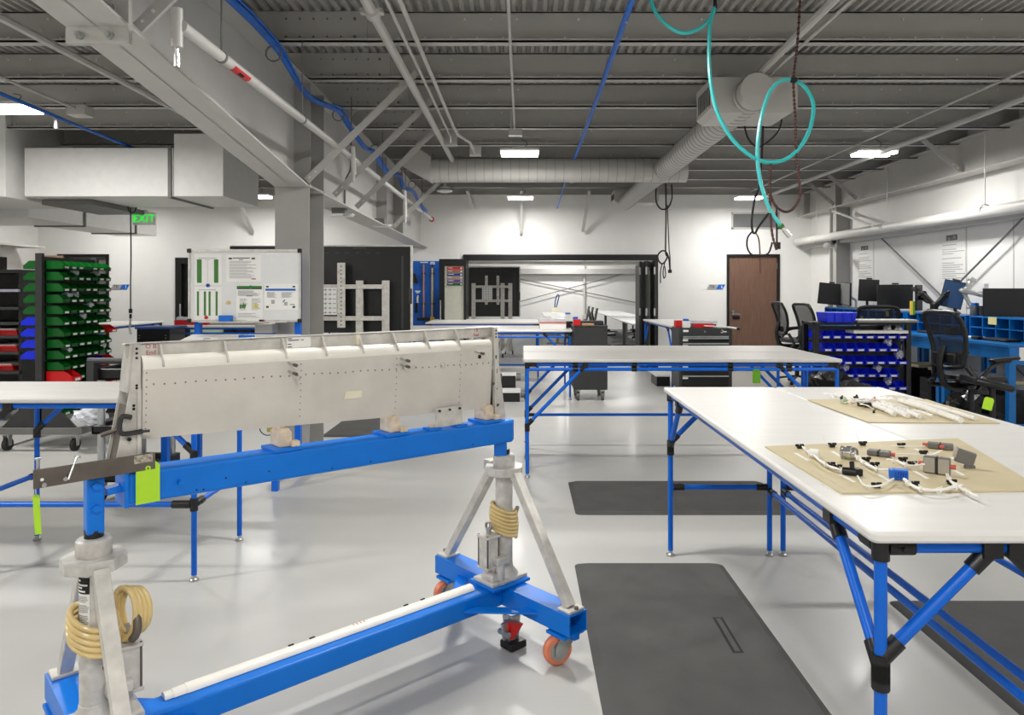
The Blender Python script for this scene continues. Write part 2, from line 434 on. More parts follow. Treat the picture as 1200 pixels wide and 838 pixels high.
struct(MB().box((MX0, YB, wz), (m0, YB+WT, P(0,288,YB).z)).build('wall_infill', 'white_wall', smooth=False))
# big opening : black head, jambs, folded panels
d5 = MB().box((OX0-0.03, YB-0.05, OZ-0.1), (OX1+0.03, YB+WT+0.04, OZ+0.01)).box((OX0-0.03, YB-0.04, 0), (OX0+0.06, YB+WT, OZ-0.1)).box((OX1-0.05, YB-0.04, 0), (OX1+0.03, YB+WT, OZ-0.1))
d5 = struct(d5.build('door_5', 'black_metal', smooth=False, bev=0.004))
MB().box((OX0+0.06, YB+0.03, OZ-0.2), (P(748,0,YB).x, YB+0.1, OZ-0.115)).build('track', 'light_steel_paint', d5, smooth=False)
for k, px in enumerate((750.5, 755.5, 760.5, 765)):
    a = P(px, 0, YB).x
    pn = MB().box((a-0.02, YB-0.02-0.25*(k % 2), 0.02), (a+0.028, YB+0.5, OZ-0.12)).build('folded_panel', 'black_metal', d5, smooth=False, bev=0.006)
    MB().box((a-0.012, YB-0.03-0.25*(k % 2), 0.2), (a+0.02, YB-0.018-0.25*(k % 2), OZ-0.3)).build('glass_edge', 'glass_green' if k == 2 else 'dark_grey', pn, smooth=False)
    for zq in (0.3, 1.07, 1.85): MB().box((a-0.03, YB-0.035-0.25*(k % 2), zq-0.07), (a+0.0, YB-0.02-0.25*(k % 2), zq+0.07)).build('hinge', 'zinc', pn, smooth=False)
# glazed leaf standing open at the left of the opening
gy = YB - 0.75
g0, g1 = P(514.5, 0, gy), P(546, 0, gy); gz = P(0, 303.5, gy).z
d6 = MB().box((g0.x, gy, 0.02), (g0.x+0.1, gy+0.05, gz)).box((g1.x-0.04, gy, 0.02), (g1.x, gy+0.05, gz)).box((g0.x+0.1, gy, gz-0.13), (g1.x-0.04, gy+0.05, gz)).box((g0.x+0.1, gy, 0.02), (g1.x-0.04, gy+0.05, 0.22))
d6.prism([(g1.x, gy, 0.02), (g1.x, gy+0.05, 0.02), (OX0+0.05, YB-0.03, 0.02), (OX0+0.02, YB-0.06, 0.02)], (0, 0, gz-0.02))
d6 = struct(d6.build('door_6', 'black_metal', smooth=False, bev=0.003))
MB().box((g0.x+0.1, gy+0.02, 0.22), (g1.x-0.04, gy+0.03, gz-0.13)).build('glass_pane', 'glass_film', d6, smooth=False)
yy = gz - 0.145
for m, nm in (('red_bin','red'), ('brown_strip','brown'), ('navy_strip','navy'), ('gold_strip','tan'), ('purple_strip','purple'), ('green_bin','green')):
    st = MB().box((g0.x+0.145, gy+0.012, yy-0.047), (g1.x-0.06, gy+0.02, yy)).build('label_strip', m, d6, smooth=False, label=nm+' printed strip on the glass')
    MB().box((g0.x+0.165, gy+0.009, yy-0.022), (g0.x+0.165+random.uniform(.06,.13), gy+0.0125, yy-0.012)).box((g1.x-0.1, gy+0.009, yy-0.035), (g1.x-0.075, gy+0.0125, yy-0.012)).build('print', 'card_white', st, smooth=False)
    yy -= 0.058
MB().cyl((g0.x+0.03, gy-0.04, 0.72), (g0.x+0.03, gy-0.04, 1.3), 0.012, 8).build('pull_handle', 'zinc', d6)
# transom window high on the back wall
t0, t1 = P(857, 249, YB), P(913, 268.5, YB)
w1 = MB().box((t0.x, YB-0.02, t1.z), (t1.x, YB+0.01, t1.z+0.03)).box((t0.x, YB-0.02, t0.z-0.03), (t1.x, YB+0.01, t0.z)).box((t0.x, YB-0.02, t1.z), (t0.x+0.03, YB+0.01, t0.z)).box((t1.x-0.03, YB-0.02, t1.z), (t1.x, YB+0.01, t0.z))
w1 = struct(w1.build('window_1', 'light_steel_paint', smooth=False))
MB().box((t0.x+0.03, YB-0.012, t1.z+0.03), (t1.x-0.03, YB-0.004, t0.z-0.03)).build('glass_pane', 'window_glass', w1, smooth=False)
# room signs "TR 1", "TR 6"
def room_sign(px, num, lab):
    a = P(px, 333.5, YB); b = P(px+21, 339, YB); sk = 0.09
    zt, zb = a.z, b.z; y = YB-0.012; xm = a.x + (b.x-a.x)*0.50
    t = thing('room_sign', lab, 'sign', ((a.x+b.x)/2, YB-0.006, zb), 'room number signs')
    MB().prism([(a.x, y, zb), (xm, y, zb), (xm+sk*0.55, y, zt), (a.x+sk*0.55, y, zt)], (0, 0.011, 0)).build('grey_plate', 'ink_light', t, smooth=False)
    MB().prism([(xm+0.008, y, zb), (b.x-sk*0.4, y, zb), (b.x+sk*0.15, y, zt), (xm+0.008+sk*0.55, y, zt)], (0, 0.011, 0)).build('blue_plate', 'connector_blue', t, smooth=False)
    text_part('letters', 'TR', 0.085, (a.x+0.105, y-0.002, (zt+zb)/2), (1,0,0), (0,0,1), 'ink', t)
    text_part('number', num, 0.085, (xm+0.12, y-0.002, (zt+zb)/2), (1,0,0), (0,0,1), 'card_white', t)
room_sign(130, '1', 'grey and blue slanted room sign TR 1 on the left wall')
room_sign(828, '6', 'grey and blue slanted room sign TR 6 beside the wood door')

# left corner: soffit ledge, tan door, dark window
struct(MB().box((XL, 9.5, P(0,291,13.3).z), (P(49,0,13.2).x, 13.3, P(0,289,13.3).z)).build('trim_4', 'light_steel_paint', smooth=False))
b0, b1 = P(22.5, 297.5, 13.2), P(42, 330, 13.2)
d7 = struct(MB().box((b0.x-0.08, YB-0.06, 0), (b1.x+0.06, YB-0.005, b0.z)).build('door_7', 'tan_wood', smooth=False))
struct(MB().box((XL+0.002, 11.5, 1.1), (XL+0.03, 13.05, P(0,301,12.9).z)).build('window_2', 'black_metal', smooth=False))

# ================================================================= STEEL FRAME
BX0, BX1 = -2.10, -1.81; bxm = (BX0+BX1)/2
def zb_at(y): return CH + (1.206 - (y-3.35)*0.12 if y < 6.15 else 0.87 - (y-6.15)*0.0092)
gd = thing('roof_girder', 'deep grey painted steel girder crossing overhead from upper left to the back wall', 'beam', (bxm, 6.3, 2.3))
ys = [0.5, 3.34]
def gseg(y0, y1):
    s = MB()
    s.prism([(bxm-0.006, y0, zb_at(y0)), (bxm-0.006, y1, zb_at(y1)), (bxm-0.006, y1, ZP), (bxm-0.006, y0, ZP)], (0.012, 0, 0))
    s.prism([(BX0, y0, zb_at(y0)), (BX0, y1, zb_at(y1)), (BX0, y1, zb_at(y1)+0.014), (BX0, y0, zb_at(y0)+0.014)], (BX1-BX0, 0, 0))
    s.box((BX0, y0, ZP-0.014), (BX1, y1, ZP))
    return s
gseg(0.5, 3.335).build('near_segment', 'light_steel_paint', gd, smooth=False)
gseg(3.365, 6.15).build('haunch_segment', 'light_steel_paint', gd, smooth=False)
gseg(6.15, YB).build('far_segment', 'light_steel_paint', gd, smooth=False)
for yq in (3.335, 3.35):
    MB().box((BX0, yq, zb_at(3.35)-0.075), (BX1, yq+0.014, ZP-0.02)).build('end_plate', 'light_steel_paint', gd, smooth=False)
for zq in (-0.04, 0.09):
    for xq in (BX0+0.07, BX1-0.085):
        MB().cyl((xq, 3.34, zb_at(3.35)+zq), (xq, 3.322, zb_at(3.35)+zq), 0.021, 6).cyl((xq, 3.325, zb_at(3.35)+zq), (xq, 3.303, zb_at(3.35)+zq), 0.012, 8).build('bolt', 'zinc', gd)
for yq in (6.2, 6.62, 9.7, 11.0):
    MB().box((bxm+0.006, yq-0.006, zb_at(yq)+0.014), (BX1, yq+0.006, ZP-0.014)).box((BX0, yq-0.006, zb_at(yq)+0.014), (bxm-0.006, yq+0.006, ZP-0.014)).build('stiffener', 'grey_paint', gd, smooth=False)
# column under the girder (I section, flanges to the front and back)
cz = zb_at(6.4)
co = thing('steel_column', 'grey painted steel column standing behind the whiteboard', 'column', (bxm, 6.4, 0))
MB().box((BX0, 6.16, 0.02), (BX1, 6.175, cz+0.02)).build('front_flange', 'grey_paint', co, smooth=False)
MB().box((BX0, 6.60, 0.02), (BX1, 6.615, cz)).build('rear_flange', 'grey_paint', co, smooth=False)
MB().box((bxm-0.006, 6.175, 0.02), (bxm+0.006, 6.60, cz)).build('web', 'grey_paint', co, smooth=False)
MB().box((BX0-0.02, 6.12, 0), (BX1+0.02, 6.65, 0.02)).build('base_plate', 'grey_paint', co, smooth=False)
MB().box((BX0-0.005, 6.15, cz-0.0), (BX1+0.005, 6.63, cz+0.02)).build('cap_plate', 'grey_paint', co, smooth=False)
dp = MB().cyl((BX0-0.03, 6.68, 0), (BX0-0.03, 6.68, ZP), 0.022, 8).build('downpipe', 'dark_grey'); tag(dp, 'thin dark pipe standing tight behind the grey column', 'pipe')
# diagonal flange braces to the purlins
def brace(p0, p1, lab, grp='diagonal steel braces under the roof'):
    o = MB().bar(p0, p1, 0.06, 0.006, (0,1,0)).bar(Vector(p0)+Vector((0,0.03,0)), Vector(p1)+Vector((0,0.03,0)), 0.006, 0.06, (0,1,0))
    o = o.build('roof_brace', 'light_steel_paint', smooth=False); tag(o, lab, 'brace', grp)
    d = (Vector(p1)-Vector(p0)).normalized()
    for k in (0.04, 0.11):
        c = Vector(p0)+d*k; MB().cyl(c+Vector((0,-0.012,0)), c+Vector((0,0.0,0)), 0.009, 6).build('bolt', 'white_paint', o)
for k, (Y, nm) in enumerate(((3.45, 'nearest, at the bolted girder splice'), (6.15, 'at the column, first of the row'), (7.05, 'second beyond the column'), (8.0, 'third beyond the column'), (10.3, 'far one below the round duct'))):
    z0 = zb_at(Y)+0.05
    brace((BX1-0.02, Y, z0), (BX1-0.02+(ZP+0.05-z0)*1.03, Y, ZP+0.06), 'diagonal steel angle brace on the deep girder, '+nm)
for Y, nm in ((8.83, 'nearest'), (11.57, 'middle'), (12.4, 'farthest')):
    brace((5.33, Y, CH+1.45), (4.88, Y, ZP+0.04), 'diagonal brace on the right wall girder, '+nm, 'right wall girder braces')
for px, px2, y2, nm in ((611, 611, 273, 'upright above the opening'), (690, 683, 271, 'slanted above the opening'), (548, 555, 244, 'slanted beside the smoke detector')):
    a = P(px, 226, 13.5); b = P(px2, y2, 13.86); o = MB().bar((a.x, 13.4, ZP+0.05), b, 0.05, 0.05).build('wall_strut', 'light_steel_paint', smooth=False)
    tag(o, 'short steel strut from roof to back wall, '+nm, 'brace', 'back wall struts')
for px, px2, y2, nm in ((276, 296, 272, 'left of the column'),):
    a = P(px, 235, 13.0); b = P(px2, y2, 13.85); o = MB().bar((a.x, 13.0, 3.25), b, 0.05, 0.05).build('wall_strut', 'light_steel_paint', smooth=False)
    tag(o, 'short steel strut on the back wall '+nm, 'brace', 'back wall struts')
# right wall girder, column, wall pipe, girt, bracing rods
rg = thing('wall_girder', 'light grey steel girder along the top of the right wall', 'beam', (5.4, 10, 2.9))
rz = CH+1.40
MB().box((5.39, 2, rz), (5.40, YB, ZP+0.02)).build('web', 'light_steel_paint', rg, smooth=False)
MB().box((5.28, 2, rz-0.014), (5.52, YB, rz)).build('bottom_flange', 'light_steel_paint', rg, smooth=False)
MB().box((5.28, 2, ZP+0.02), (5.52, YB, ZP+0.034)).build('top_flange', 'light_steel_paint', rg, smooth=False)
for Y in (12.25, 13.6): MB().box((5.29, Y, rz), (5.39, Y+0.012, ZP+0.02)).build('stiffener', 'grey_paint', rg, smooth=False)
rc = thing('wall_column', 'steel column against the right wall below the girder', 'column', (5.42, 12.4, 0))
MB().box((5.31, 12.26, 0), (5.535, 12.275, rz-0.014)).build('front_flange', 'grey_paint', rc, smooth=False)
MB().box((5.31, 12.52, 0), (5.535, 12.535, rz-0.014)).build('rear_flange', 'light_steel_paint', rc, smooth=False)
MB().box((5.36, 12.275, 0), (5.372, 12.52, rz-0.014)).build('web', 'light_steel_paint', rc, smooth=False)
wp = MB().cyl((5.24, 3.0, CH+0.845), (5.24, 13.86, CH+0.90), 0.068, 18); 
wp = wp.build('wall_pipe', 'pipe_white'); tag(wp, 'long fat white pipe running along the right wall', 'pipe')
for Y in (12.9, 10.4, 8.2):
    MB().ring((5.24, Y, CH+0.89), (5.24, Y+0.03, CH+0.89), 0.074, 0.066, 16).cyl((5.24, Y+0.015, CH+0.96), (5.24, Y+0.015, ZP), 0.006, 6).build('hanger', 'pipe_white', wp)
gi = MB().box((5.36, 2, CH+0.775), (XR, YB, CH+0.875)).build('wall_girt', 'light_steel_paint', smooth=False, bev=0.005); tag(gi, 'horizontal white girt on the right wall under the fat pipe', 'girt')
for a, b, l in (((5.47, 11.05, 2.28), (5.47, 7.9, 0.56), 'sloping down to the right'), ((5.44, 10.6, 0.64), (5.44, 7.7, 2.38), 'sloping up to the right')):
    o = MB().cyl(a, b, 0.012, 8).build('bracing_rod', 'mid_grey'); tag(o, 'thin steel bracing rod on the right wall '+l, 'rod', 'wall bracing rods')
a, b = P(975, 247, 12.2), P(1022, 264, 10.6)
o = MB().cyl(a, b, 0.02, 8).cyl(a, a+Vector((0.02,-0.02,0.0)), 0.05, 10).build('conduit_stub', 'pipe_white'); tag(o, 'short white conduit stub beside the right wall column', 'conduit')

# ================================================================= DUCTS
def spiral(name, p0, p1, r, lab, caps=True):
    p0 = Vector(p0); p1 = Vector(p1); d = (p1-p0); L = d.length; d.normalize()
    o = MB().cyl(p0, p1, r, 32).build(name, 'duct_grey'); tag(o, lab, 'duct')
    s = MB(); n = int(L/0.115)
    for i in range(1, n): c = p0 + d*(i*L/n); s.ring(c-d*0.003, c+d*0.003, r+0.004, r-0.002, 32)
    s.build('spiral_seam', 'duct_seam', o)
    for t in (0.02, 0.55): c = p0 + d*(L*t); MB().ring(c-d*0.02, c+d*0.02, r+0.008, r-0.002, 32).build('collar', 'duct_grey', o)
    return o
DZc = CH+1.58
d_a = spiral('round_duct', (1.867, 5.75, DZc), (1.867, 13.2, DZc), 0.138, 'round grey spiral duct running away toward the back wall')
d_b = spiral('cross_duct', (-1.2, 9.66, DZc), (2.18, 9.66, DZc), 0.155, 'round grey spiral duct crossing the room below the roof')
MB().prism([(-1.2,9.5,DZc-0.16),(-1.2,9.5,DZc+0.16),(-1.42,9.5,DZc+0.30),(-1.62,9.5,DZc+0.08)],(0,0.32,0)).build('elbow','duct_grey',d_b,smooth=False)
def diffuser(x0, x1, y0, y1, z0, z1, lab):
    t = thing('air_diffuser', lab, 'diffuser', ((x0+x1)/2, (y0+y1)/2, z0), 'duct diffuser boxes')
    MB().prism([(x0,y0,z0+0.04),(x0+0.05,y0,z0),(x1-0.05,y0,z0),(x1,y0,z0+0.04),(x1,y0,z1),(x0,y0,z1)],(0,y1-y0,0)).build('box', 'duct_grey', t, smooth=False)
    g = MB()
    for k in range(8): g.box((x0-0.004, y0+0.04+k*(y1-y0-0.08)/8, z0+0.07), (x0+0.002, y0+0.055+k*(y1-y0-0.08)/8, z1-0.06))
    g.build('grille', 'black_metal', t, smooth=False)
diffuser(1.55, 2.26, 5.95, 6.45, CH+1.45, CH+1.74, 'boxy duct diffuser right behind the round duct end cap')
diffuser(1.65, 2.45, 13.0, 13.5, CH+1.55, CH+1.78, 'small boxy diffuser at the back wall end of the round duct')
# rectangular ducts at the left
def rect_duct(lo, hi, lab, name='rectangular_duct', seams=()):
    o = MB().box(lo, hi).build(name, 'white_paint', smooth=False, bev=0.006); tag(o, lab, 'duct', 'rectangular ducts')
    for ax, v in seams:
        s = MB(); e = 0.02; l2 = [lo[i]-e for i in range(3)]; h2 = [hi[i]+e for i in range(3)]
        l2[ax] = v-0.018; h2[ax] = v+0.018; s.box(l2, h2).build('flange_joint', 'mid_grey', o, smooth=False)
    return o
zq = CH+1.05
rect_duct((-5.63, 8.2, zq), (-3.945, 9.3, zq+0.55), 'large white rectangular duct hanging at the left', seams=((0, -3.98),))
rect_duct((-3.94, 8.2, zq), (-3.38, 9.3, zq+0.71), 'taller end box of the large white duct', 'duct_end_box')
rect_duct((-9.2, 8.0, zq-0.03), (-5.7, 9.2, zq+0.98), 'white boxed duct casing at the left picture edge', 'duct_casing')
rect_duct((-7.1, 9.4, CH+0.93), (-6.4, 12.7, CH+1.33), 'grey duct running to the back wall under the large duct', seams=((1, 10.6), (1, 12.0)))
rect_duct((-9.0, 9.3, CH+0.98), (-7.3, 11.2, CH+1.3), 'low grey duct stub at far left', seams=((1, 10.2),))
rect_duct((-5.6, 8.45, CH+0.985), (-5.0, 9.6, CH+1.045), 'flat dark flange below the large duct', 'duct_flange').data.materials[0] = MATS['mid_grey']

# ================================================================= PIPES, CONDUITS, CABLES UNDER THE ROOF
def run(name, pts, r, m, lab, cat, grp=None, n=8, sm=0):
    pts = spline(pts, sm) if sm else pts
    o = MB().tube(pts, r, n).build(name, m); tag(o, lab, cat, grp); return o
zr = CH+1.70
mp = run('sprinkler_pipe', [(-0.92, 2, zr), (-0.92, 9.6, zr)], 0.032, 'light_steel_paint', 'long fat ceiling pipe beside the thin conduits, left of centre', 'pipe')
MB().ring((-0.92, 4.4, zr), (-0.92, 4.48, zr), 0.05, 0.03, 14).obox((-0.92,4.44,zr),(0.14,0.05,0.03)).build('coupling', 'light_steel_paint', mp)
run('conduit', [(-0.80, 2, zr), (-0.80, 8.1, zr), (-0.82, 8.3, zr-0.02)], 0.012, 'light_steel_paint', 'thin conduit right next to the fat ceiling pipe', 'conduit', 'thin ceiling conduits')
run('conduit', [(-0.72, 2, zr), (-0.72, 7.6, zr), (-0.70, 7.9, zr-0.02), (-0.60, 8.3, zr-0.02), (-0.58, 8.93, zr-0.02)], 0.016, 'light_steel_paint', 'thicker kinked conduit beside the fat ceiling pipe', 'conduit', 'thin ceiling conduits')
for x, y in ((-0.82, 8.35), (-0.58, 8.98)):
    o = MB().box((x-0.07, y-0.05, zr-0.05), (x+0.07, y+0.05, zr+0.08)).build('junction_box', 'light_steel_paint', bev=0.004); tag(o, 'small junction box ending a conduit left of the centre light, %s' % ('nearer' if y < 8.5 else 'farther'), 'junction box', 'ceiling junction boxes')
run('conduit', [(-0.085, 2, zr+0.04), (-0.085, 7.9, zr+0.04)], 0.011, 'light_steel_paint', 'straight thin conduit above the centre light', 'conduit', 'thin ceiling conduits')
o = MB().box((-0.15, 7.9, zr-0.02), (0.0, 8.0, zr+0.05)).build('junction_box', 'light_steel_paint', bev=0.004); tag(o, 'small junction box above the centre light', 'junction box', 'ceiling junction boxes')
yq = 7.9
run('conduit', [P(408,150,yq), P(413,133,yq), P(428,127.5,yq), P(500,128,yq), P(520,127,yq), P(527,124,yq), P(592,125,yq), P(598,129,yq), P(599,150,yq)], 0.011, 'light_steel_paint', 'thin conduit running sideways toward the centre light', 'conduit', 'thin ceiling conduits', sm=3)
run('conduit', [P(405,245,7.7), P(404,238,7.7), P(405,212,7.7), P(411,196,7.7), P(411,160,7.7)], 0.011, 'mid_grey', 'thin conduit dropping along the girder to the white alarm strobe', 'conduit', 'thin ceiling conduits', sm=4)
run('ceiling_pipe', [(-3.24, 2, zr), (-3.28, 7.2, zr)], 0.028, 'light_steel_paint', 'grey ceiling pipe at the upper left corner', 'pipe')
run('conduit', [(-4.15, 3, zr), (-4.2, 6.8, zr)], 0.014, 'light_steel_paint', 'thin conduit at the left ceiling ending in a box', 'conduit', 'thin ceiling conduits')
o = MB().box((-4.28, 6.8, zr-0.06), (-4.10, 6.95, zr+0.03)).build('junction_box', 'light_steel_paint', bev=0.004); tag(o, 'grey junction box at the left ceiling', 'junction box', 'ceiling junction boxes')
run('blue_cable_bundle', [(-4.38, 4, CH+1.66), (-4.4, 6.1, CH+1.65), (-4.46, 7.3, CH+1.64), (-4.52, 8.6, CH+1.64)], 0.018, 'blue_cable', 'blue cable run at the left ceiling above the large duct', 'cable', 'blue cable runs', sm=4)
o = MB().cyl((-4.43, 6.9, CH+1.62), (-4.43, 6.9, CH+1.53), 0.016, 8, 0.022).build('fire_sprinkler', 'zinc'); tag(o, 'small sprinkler head under the left blue cable', 'sprinkler')
bcb = run('blue_cable_bundle', [(0.64, 2.5, zr), (0.645, 4.2, zr), (0.66, 6.5, zr-0.02), (0.68, 9.4, zr)], 0.02, 'blue_cable', 'straight blue cable run hanging right of centre', 'cable', 'blue cable runs', sm=4)
for Y in (4.55, 5.6, 6.6, 7.9): MB().ring((0.655, Y, zr), (0.655, Y+0.02, zr), 0.025, 0.018, 10).cyl((0.655, Y+0.01, zr+0.02), (0.655, Y+0.01, ZP+0.02), 0.004, 5).build('cable_hanger', 'zinc', bcb)
run('blue_cable_bundle', [P(662,214,11.8), P(657,232,12.6), P(653,244,13.2)], 0.012, 'blue_cable', 'short pale blue cable end near the back wall', 'cable', 'blue cable runs')
pts = []
for Y, z in ((2.6,1.70),(3.6,1.70),(4.4,1.74),(5.1,1.72),(5.35,1.66),(6.0,1.60),(6.9,1.70),(7.3,1.68),(7.9,1.56),(8.6,1.62),(9.3,1.5),(10.2,1.6),(10.7,1.5),(11.5,1.55),(12.3,1.5),(13.1,1.38)):
    pts.append((-1.75+0.02*math.sin(Y*5), Y, CH+z))
bb = run('blue_cable_bundle', pts, 0.026, 'blue_cable', 'drooping blue cable bundle clipped along the deep girder', 'cable', 'blue cable runs', sm=5)
MB().tube(spline([(p[0]+0.03, p[1], p[2]+0.03*math.sin(p[1]*3)) for p in pts], 4), 0.008, 6).build('loose_strand', 'blue_cable', bb)
for Y in (5.1, 6.9, 8.6, 10.2, 11.5): MB().ring((-1.75, Y, CH+1.66), (-1.75, Y+0.015, CH+1.66), 0.06, 0.052, 12).bar((-1.75, Y+0.008, CH+1.7), (-1.80, Y+0.008, ZP-0.01), 0.01, 0.01).build('cable_hook', 'mid_grey', bb)
ap = run('air_pipe', [(-1.58, 3.36, CH+1.22), (-1.58, 12.6, CH+1.22)], 0.028, 'duct_grey', 'white compressed air pipe hung along the deep girder', 'pipe', n=14)
MB().cyl((-1.60, 3.36, CH+1.3), (-1.60, 3.36, CH+1.12), 0.027, 12).build('drop_leg', 'duct_grey', ap)
MB().cyl((-1.60, 3.36, CH+1.12), (-1.60, 3.36, CH+1.08), 0.008, 8).cyl((-1.60, 3.36, CH+1.09), (-1.60, 3.36, CH+1.03), 0.013, 8).build('air_coupler', 'chrome', ap)
MB().cyl((-1.58, 12.6, CH+1.22), (-1.58, 12.72, CH+1.22), 0.045, 12).build('end_cap', 'red_plastic', ap)
def wrap_label(y0, y1, r, a0, a1):
    m = MB(); k = 6
    for i in range(k):
        t0 = a0+(a1-a0)*i/k; t1 = a0+(a1-a0)*(i+1)/k
        q = [(-1.58+r*math.cos(t), y, CH+1.22+r*math.sin(t)) for t, y in ((t0,y0),(t1,y0),(t1,y1),(t0,y1))]; m.quad(*q)
    return m
lb = wrap_label(3.93, 4.16, 0.0292, -2.0, -0.3).build('pipe_label', 'red_plastic', ap)
wrap_label(4.01, 4.08, 0.0302, -1.5, -0.8).build('lettering', 'ink_black', lb)
for Y in (3.8, 5.2, 6.7, 8.2, 9.8, 11.4):
    MB().ring((-1.58, Y, CH+1.22), (-1.58, Y+0.02, CH+1.22), 0.033, 0.027, 14).cyl((-1.58, Y+0.01, CH+1.25), (-1.58, Y+0.01, ZP), 0.005, 5).build('pipe_hanger', 'mid_grey', ap)
for Y, dz in ((6.65, 0.25), (9.6, 0.35)):
    MB().tube([(-1.58, Y, CH+1.3), (-1.55, Y-0.02, CH+1.3), (-1.54, Y-0.02, CH+1.3-dz)], 0.022, 10).cyl((-1.54, Y-0.02, CH+1.3-dz), (-1.54, Y-0.02, CH+1.22-dz), 0.012, 8).build('drop_leg', 'pipe_white', ap)
run('sprinkler_pipe', [(4.2, 3, CH+1.6), (4.2, 12.5, CH+1.6)], 0.03, 'light_steel_paint', 'grey sprinkler pipe running under the roof at the right', 'pipe')
run('conduit', [(3.95, 3, zr+0.03), (4.05, 12.8, zr+0.03)], 0.012, 'light_steel_paint', 'thin conduit above the right sprinkler pipe', 'conduit', 'thin ceiling conduits')
rp = run('sprinkler_pipe', [(1.84, 2.5, CH+1.75), (1.93, 6.3, CH+1.75)], 0.029, 'light_steel_paint', 'fat ceiling pipe ending above the round duct cap', 'pipe')
MB().ring((1.88, 4.3, CH+1.75), (1.88, 4.4, CH+1.75), 0.03, 0.026, 14).build('coupling', 'light_steel_paint', rp)
run('conduit', [(1.93, 2.5, CH+1.72), (2.01, 5.9, CH+1.74)], 0.011, 'light_steel_paint', 'thin conduit beside the fat pipe above the round duct', 'conduit', 'thin ceiling conduits')
yq = 8.85
run('conduit', [P(900,149,yq), P(985,149,yq), P(1018,152,yq), P(1050,150,yq), P(1062,152,yq), P(1075,147,yq), P(1200,134,yq-0.4)], 0.010, 'light_steel_paint', 'thin conduit running sideways above the right light', 'conduit', 'thin ceiling conduits', sm=3)
o = MB().obox(P(1018,151,8.8), (0.15, 0.08, 0.07)).build('junction_box', 'light_steel_paint', bev=0.004); tag(o, 'small junction box above the right light', 'junction box', 'ceiling junction boxes')
# alarm strobes, smoke detector, exit sign
def strobe(px, py, Y, lab):
    c = P(px, py, Y); t = thing('alarm_strobe', lab, 'alarm', c, 'white alarm units')
    MB().box((c.x-0.1, Y-0.05, c.z+0.02), (c.x+0.04, Y+0.05, c.z+0.11)).build('back_box', 'mid_grey', t, bev=0.005)
    MB().prism([(c.x-0.12,Y-0.07,c.z),(c.x+0.1,Y-0.07,c.z),(c.x+0.13,Y-0.07,c.z+0.03),(c.x-0.15,Y-0.07,c.z+0.03)],(0,0.14,0)).build('body', 'white_paint', t, bev=0.01)
    MB().obox((c.x+0.06,Y-0.075,c.z+0.012),(0.06,0.02,0.02)).build('lens', 'chrome', t)
strobe(401, 254, 7.7, 'white alarm strobe under the deep girder, nearer the column')
strobe(448, 266, 9.6, 'white alarm strobe under the deep girder, farther one')
c = P(521, 226, 12.68)
o = MB().lathe(c, [(0.05,0.0),(0.13,0.02),(0.14,0.05),(0.1,0.08),(0.1,0.1),(0.03,0.105),(0.03,0.16)], 20).build('smoke_detector', 'white_paint'); tag(o, 'round white smoke detector below the ceiling', 'smoke detector')
MB().lathe(c, [(0.128,0.045),(0.143,0.047),(0.143,0.06),(0.128,0.062)], 20).build('dark_ring', 'black_plastic', o)
c = P(168.5, 256, 9.6)
ex = thing('exit_sign', 'lit green EXIT sign hanging below the left duct', 'exit sign', c)
MB().box((c.x-0.15, 9.6, c.z-0.085), (c.x+0.14, 9.64, c.z+0.08)).build('housing', 'white_paint', ex, bev=0.006)
MB().box((c.x-0.03, 9.6, c.z+0.08), (c.x+0.05, 9.64, c.z+0.11)).cyl((c.x, 9.62, c.z+0.1), (c.x, 9.62, 2.56), 0.01, 6).build('mount', 'white_paint', ex)
text_part('letters', 'EXIT', 0.145, (c.x+0.0, 9.597, c.z-0.005), (1,0,0), (0,0,1), 'exit_glow', ex)
MB().prism([(c.x-0.135,9.598,c.z),(c.x-0.11,9.598,c.z+0.025),(c.x-0.11,9.598,c.z-0.025)],(0,-0.002,0)).build('arrow', 'exit_glow', ex)
# red fire-alarm style junction on the right wall column, small sensor
c = P(968, 288, 12.16)
o = MB().lathe(c, [(0.0,0),(0.05,0.01),(0.055,0.05),(0.03,0.08),(0.03,0.38)], 14, (0.75,1,0)).build('security_camera', 'white_paint'); tag(o, 'small white dome camera on the right wall column', 'camera')
# two hanging cords over the benches
def cord(name, pts, r, m, lab, sm=6, grp='hanging cords'):
    return run(name, pts, r, m, lab, 'cord', grp, 7, sm)
Y = 9.2
k = cord('air_line', [P(153,243,Y), P(153.5,300,Y), P(153,330,Y), P(153,362,Y)], 0.008, 'black_plastic', 'black air line dropping from the left duct to a coupler')
MB().cyl(P(153,362,Y), P(153,367,Y), 0.022, 10).cyl(P(153,368,Y), P(153,373,Y), 0.016, 10).build('black_coupler', 'black_plastic', k)
MB().cyl(P(153,373,Y), P(152,384,Y), 0.012, 8).cyl(P(152,384,Y), P(153.5,392,Y), 0.014, 8).build('brass_fitting', 'zinc', k)
MB().tube(spline([P(150,242,Y),P(152,248,Y),P(157,249,Y),P(160,243,Y)],5),0.008,6).build('loop','black_plastic',k)
Y = 11.0
k = cord('power_cord', [P(769,216,Y), P(769,236,Y), P(775,245,Y), P(783,243,Y), P(787.5,232,Y), P(787,216,Y)], 0.012, 'black_plastic', 'black looped power cord hanging under the round duct')
MB().tube(spline([P(780,215,Y),P(780.5,250,Y),P(780,294,Y),P(782,301,Y),P(777,309,Y),P(772,306,Y),P(771,299,Y),P(776,294,Y),P(781,296,Y),P(784,304,Y),P(785,316,Y)],6),0.012,7).build('drop','black_plastic',k)
MB().tube(spline([P(782,240,Y),P(784,290,Y),P(785,300,Y),P(785.5,316,Y)],6),0.008,6).build('second_drop','black_plastic',k)
MB().tube(spline([P(776,309,Y),P(774,318,Y),P(774,332,Y)],5),0.008,6).build('tail','black_plastic',k)
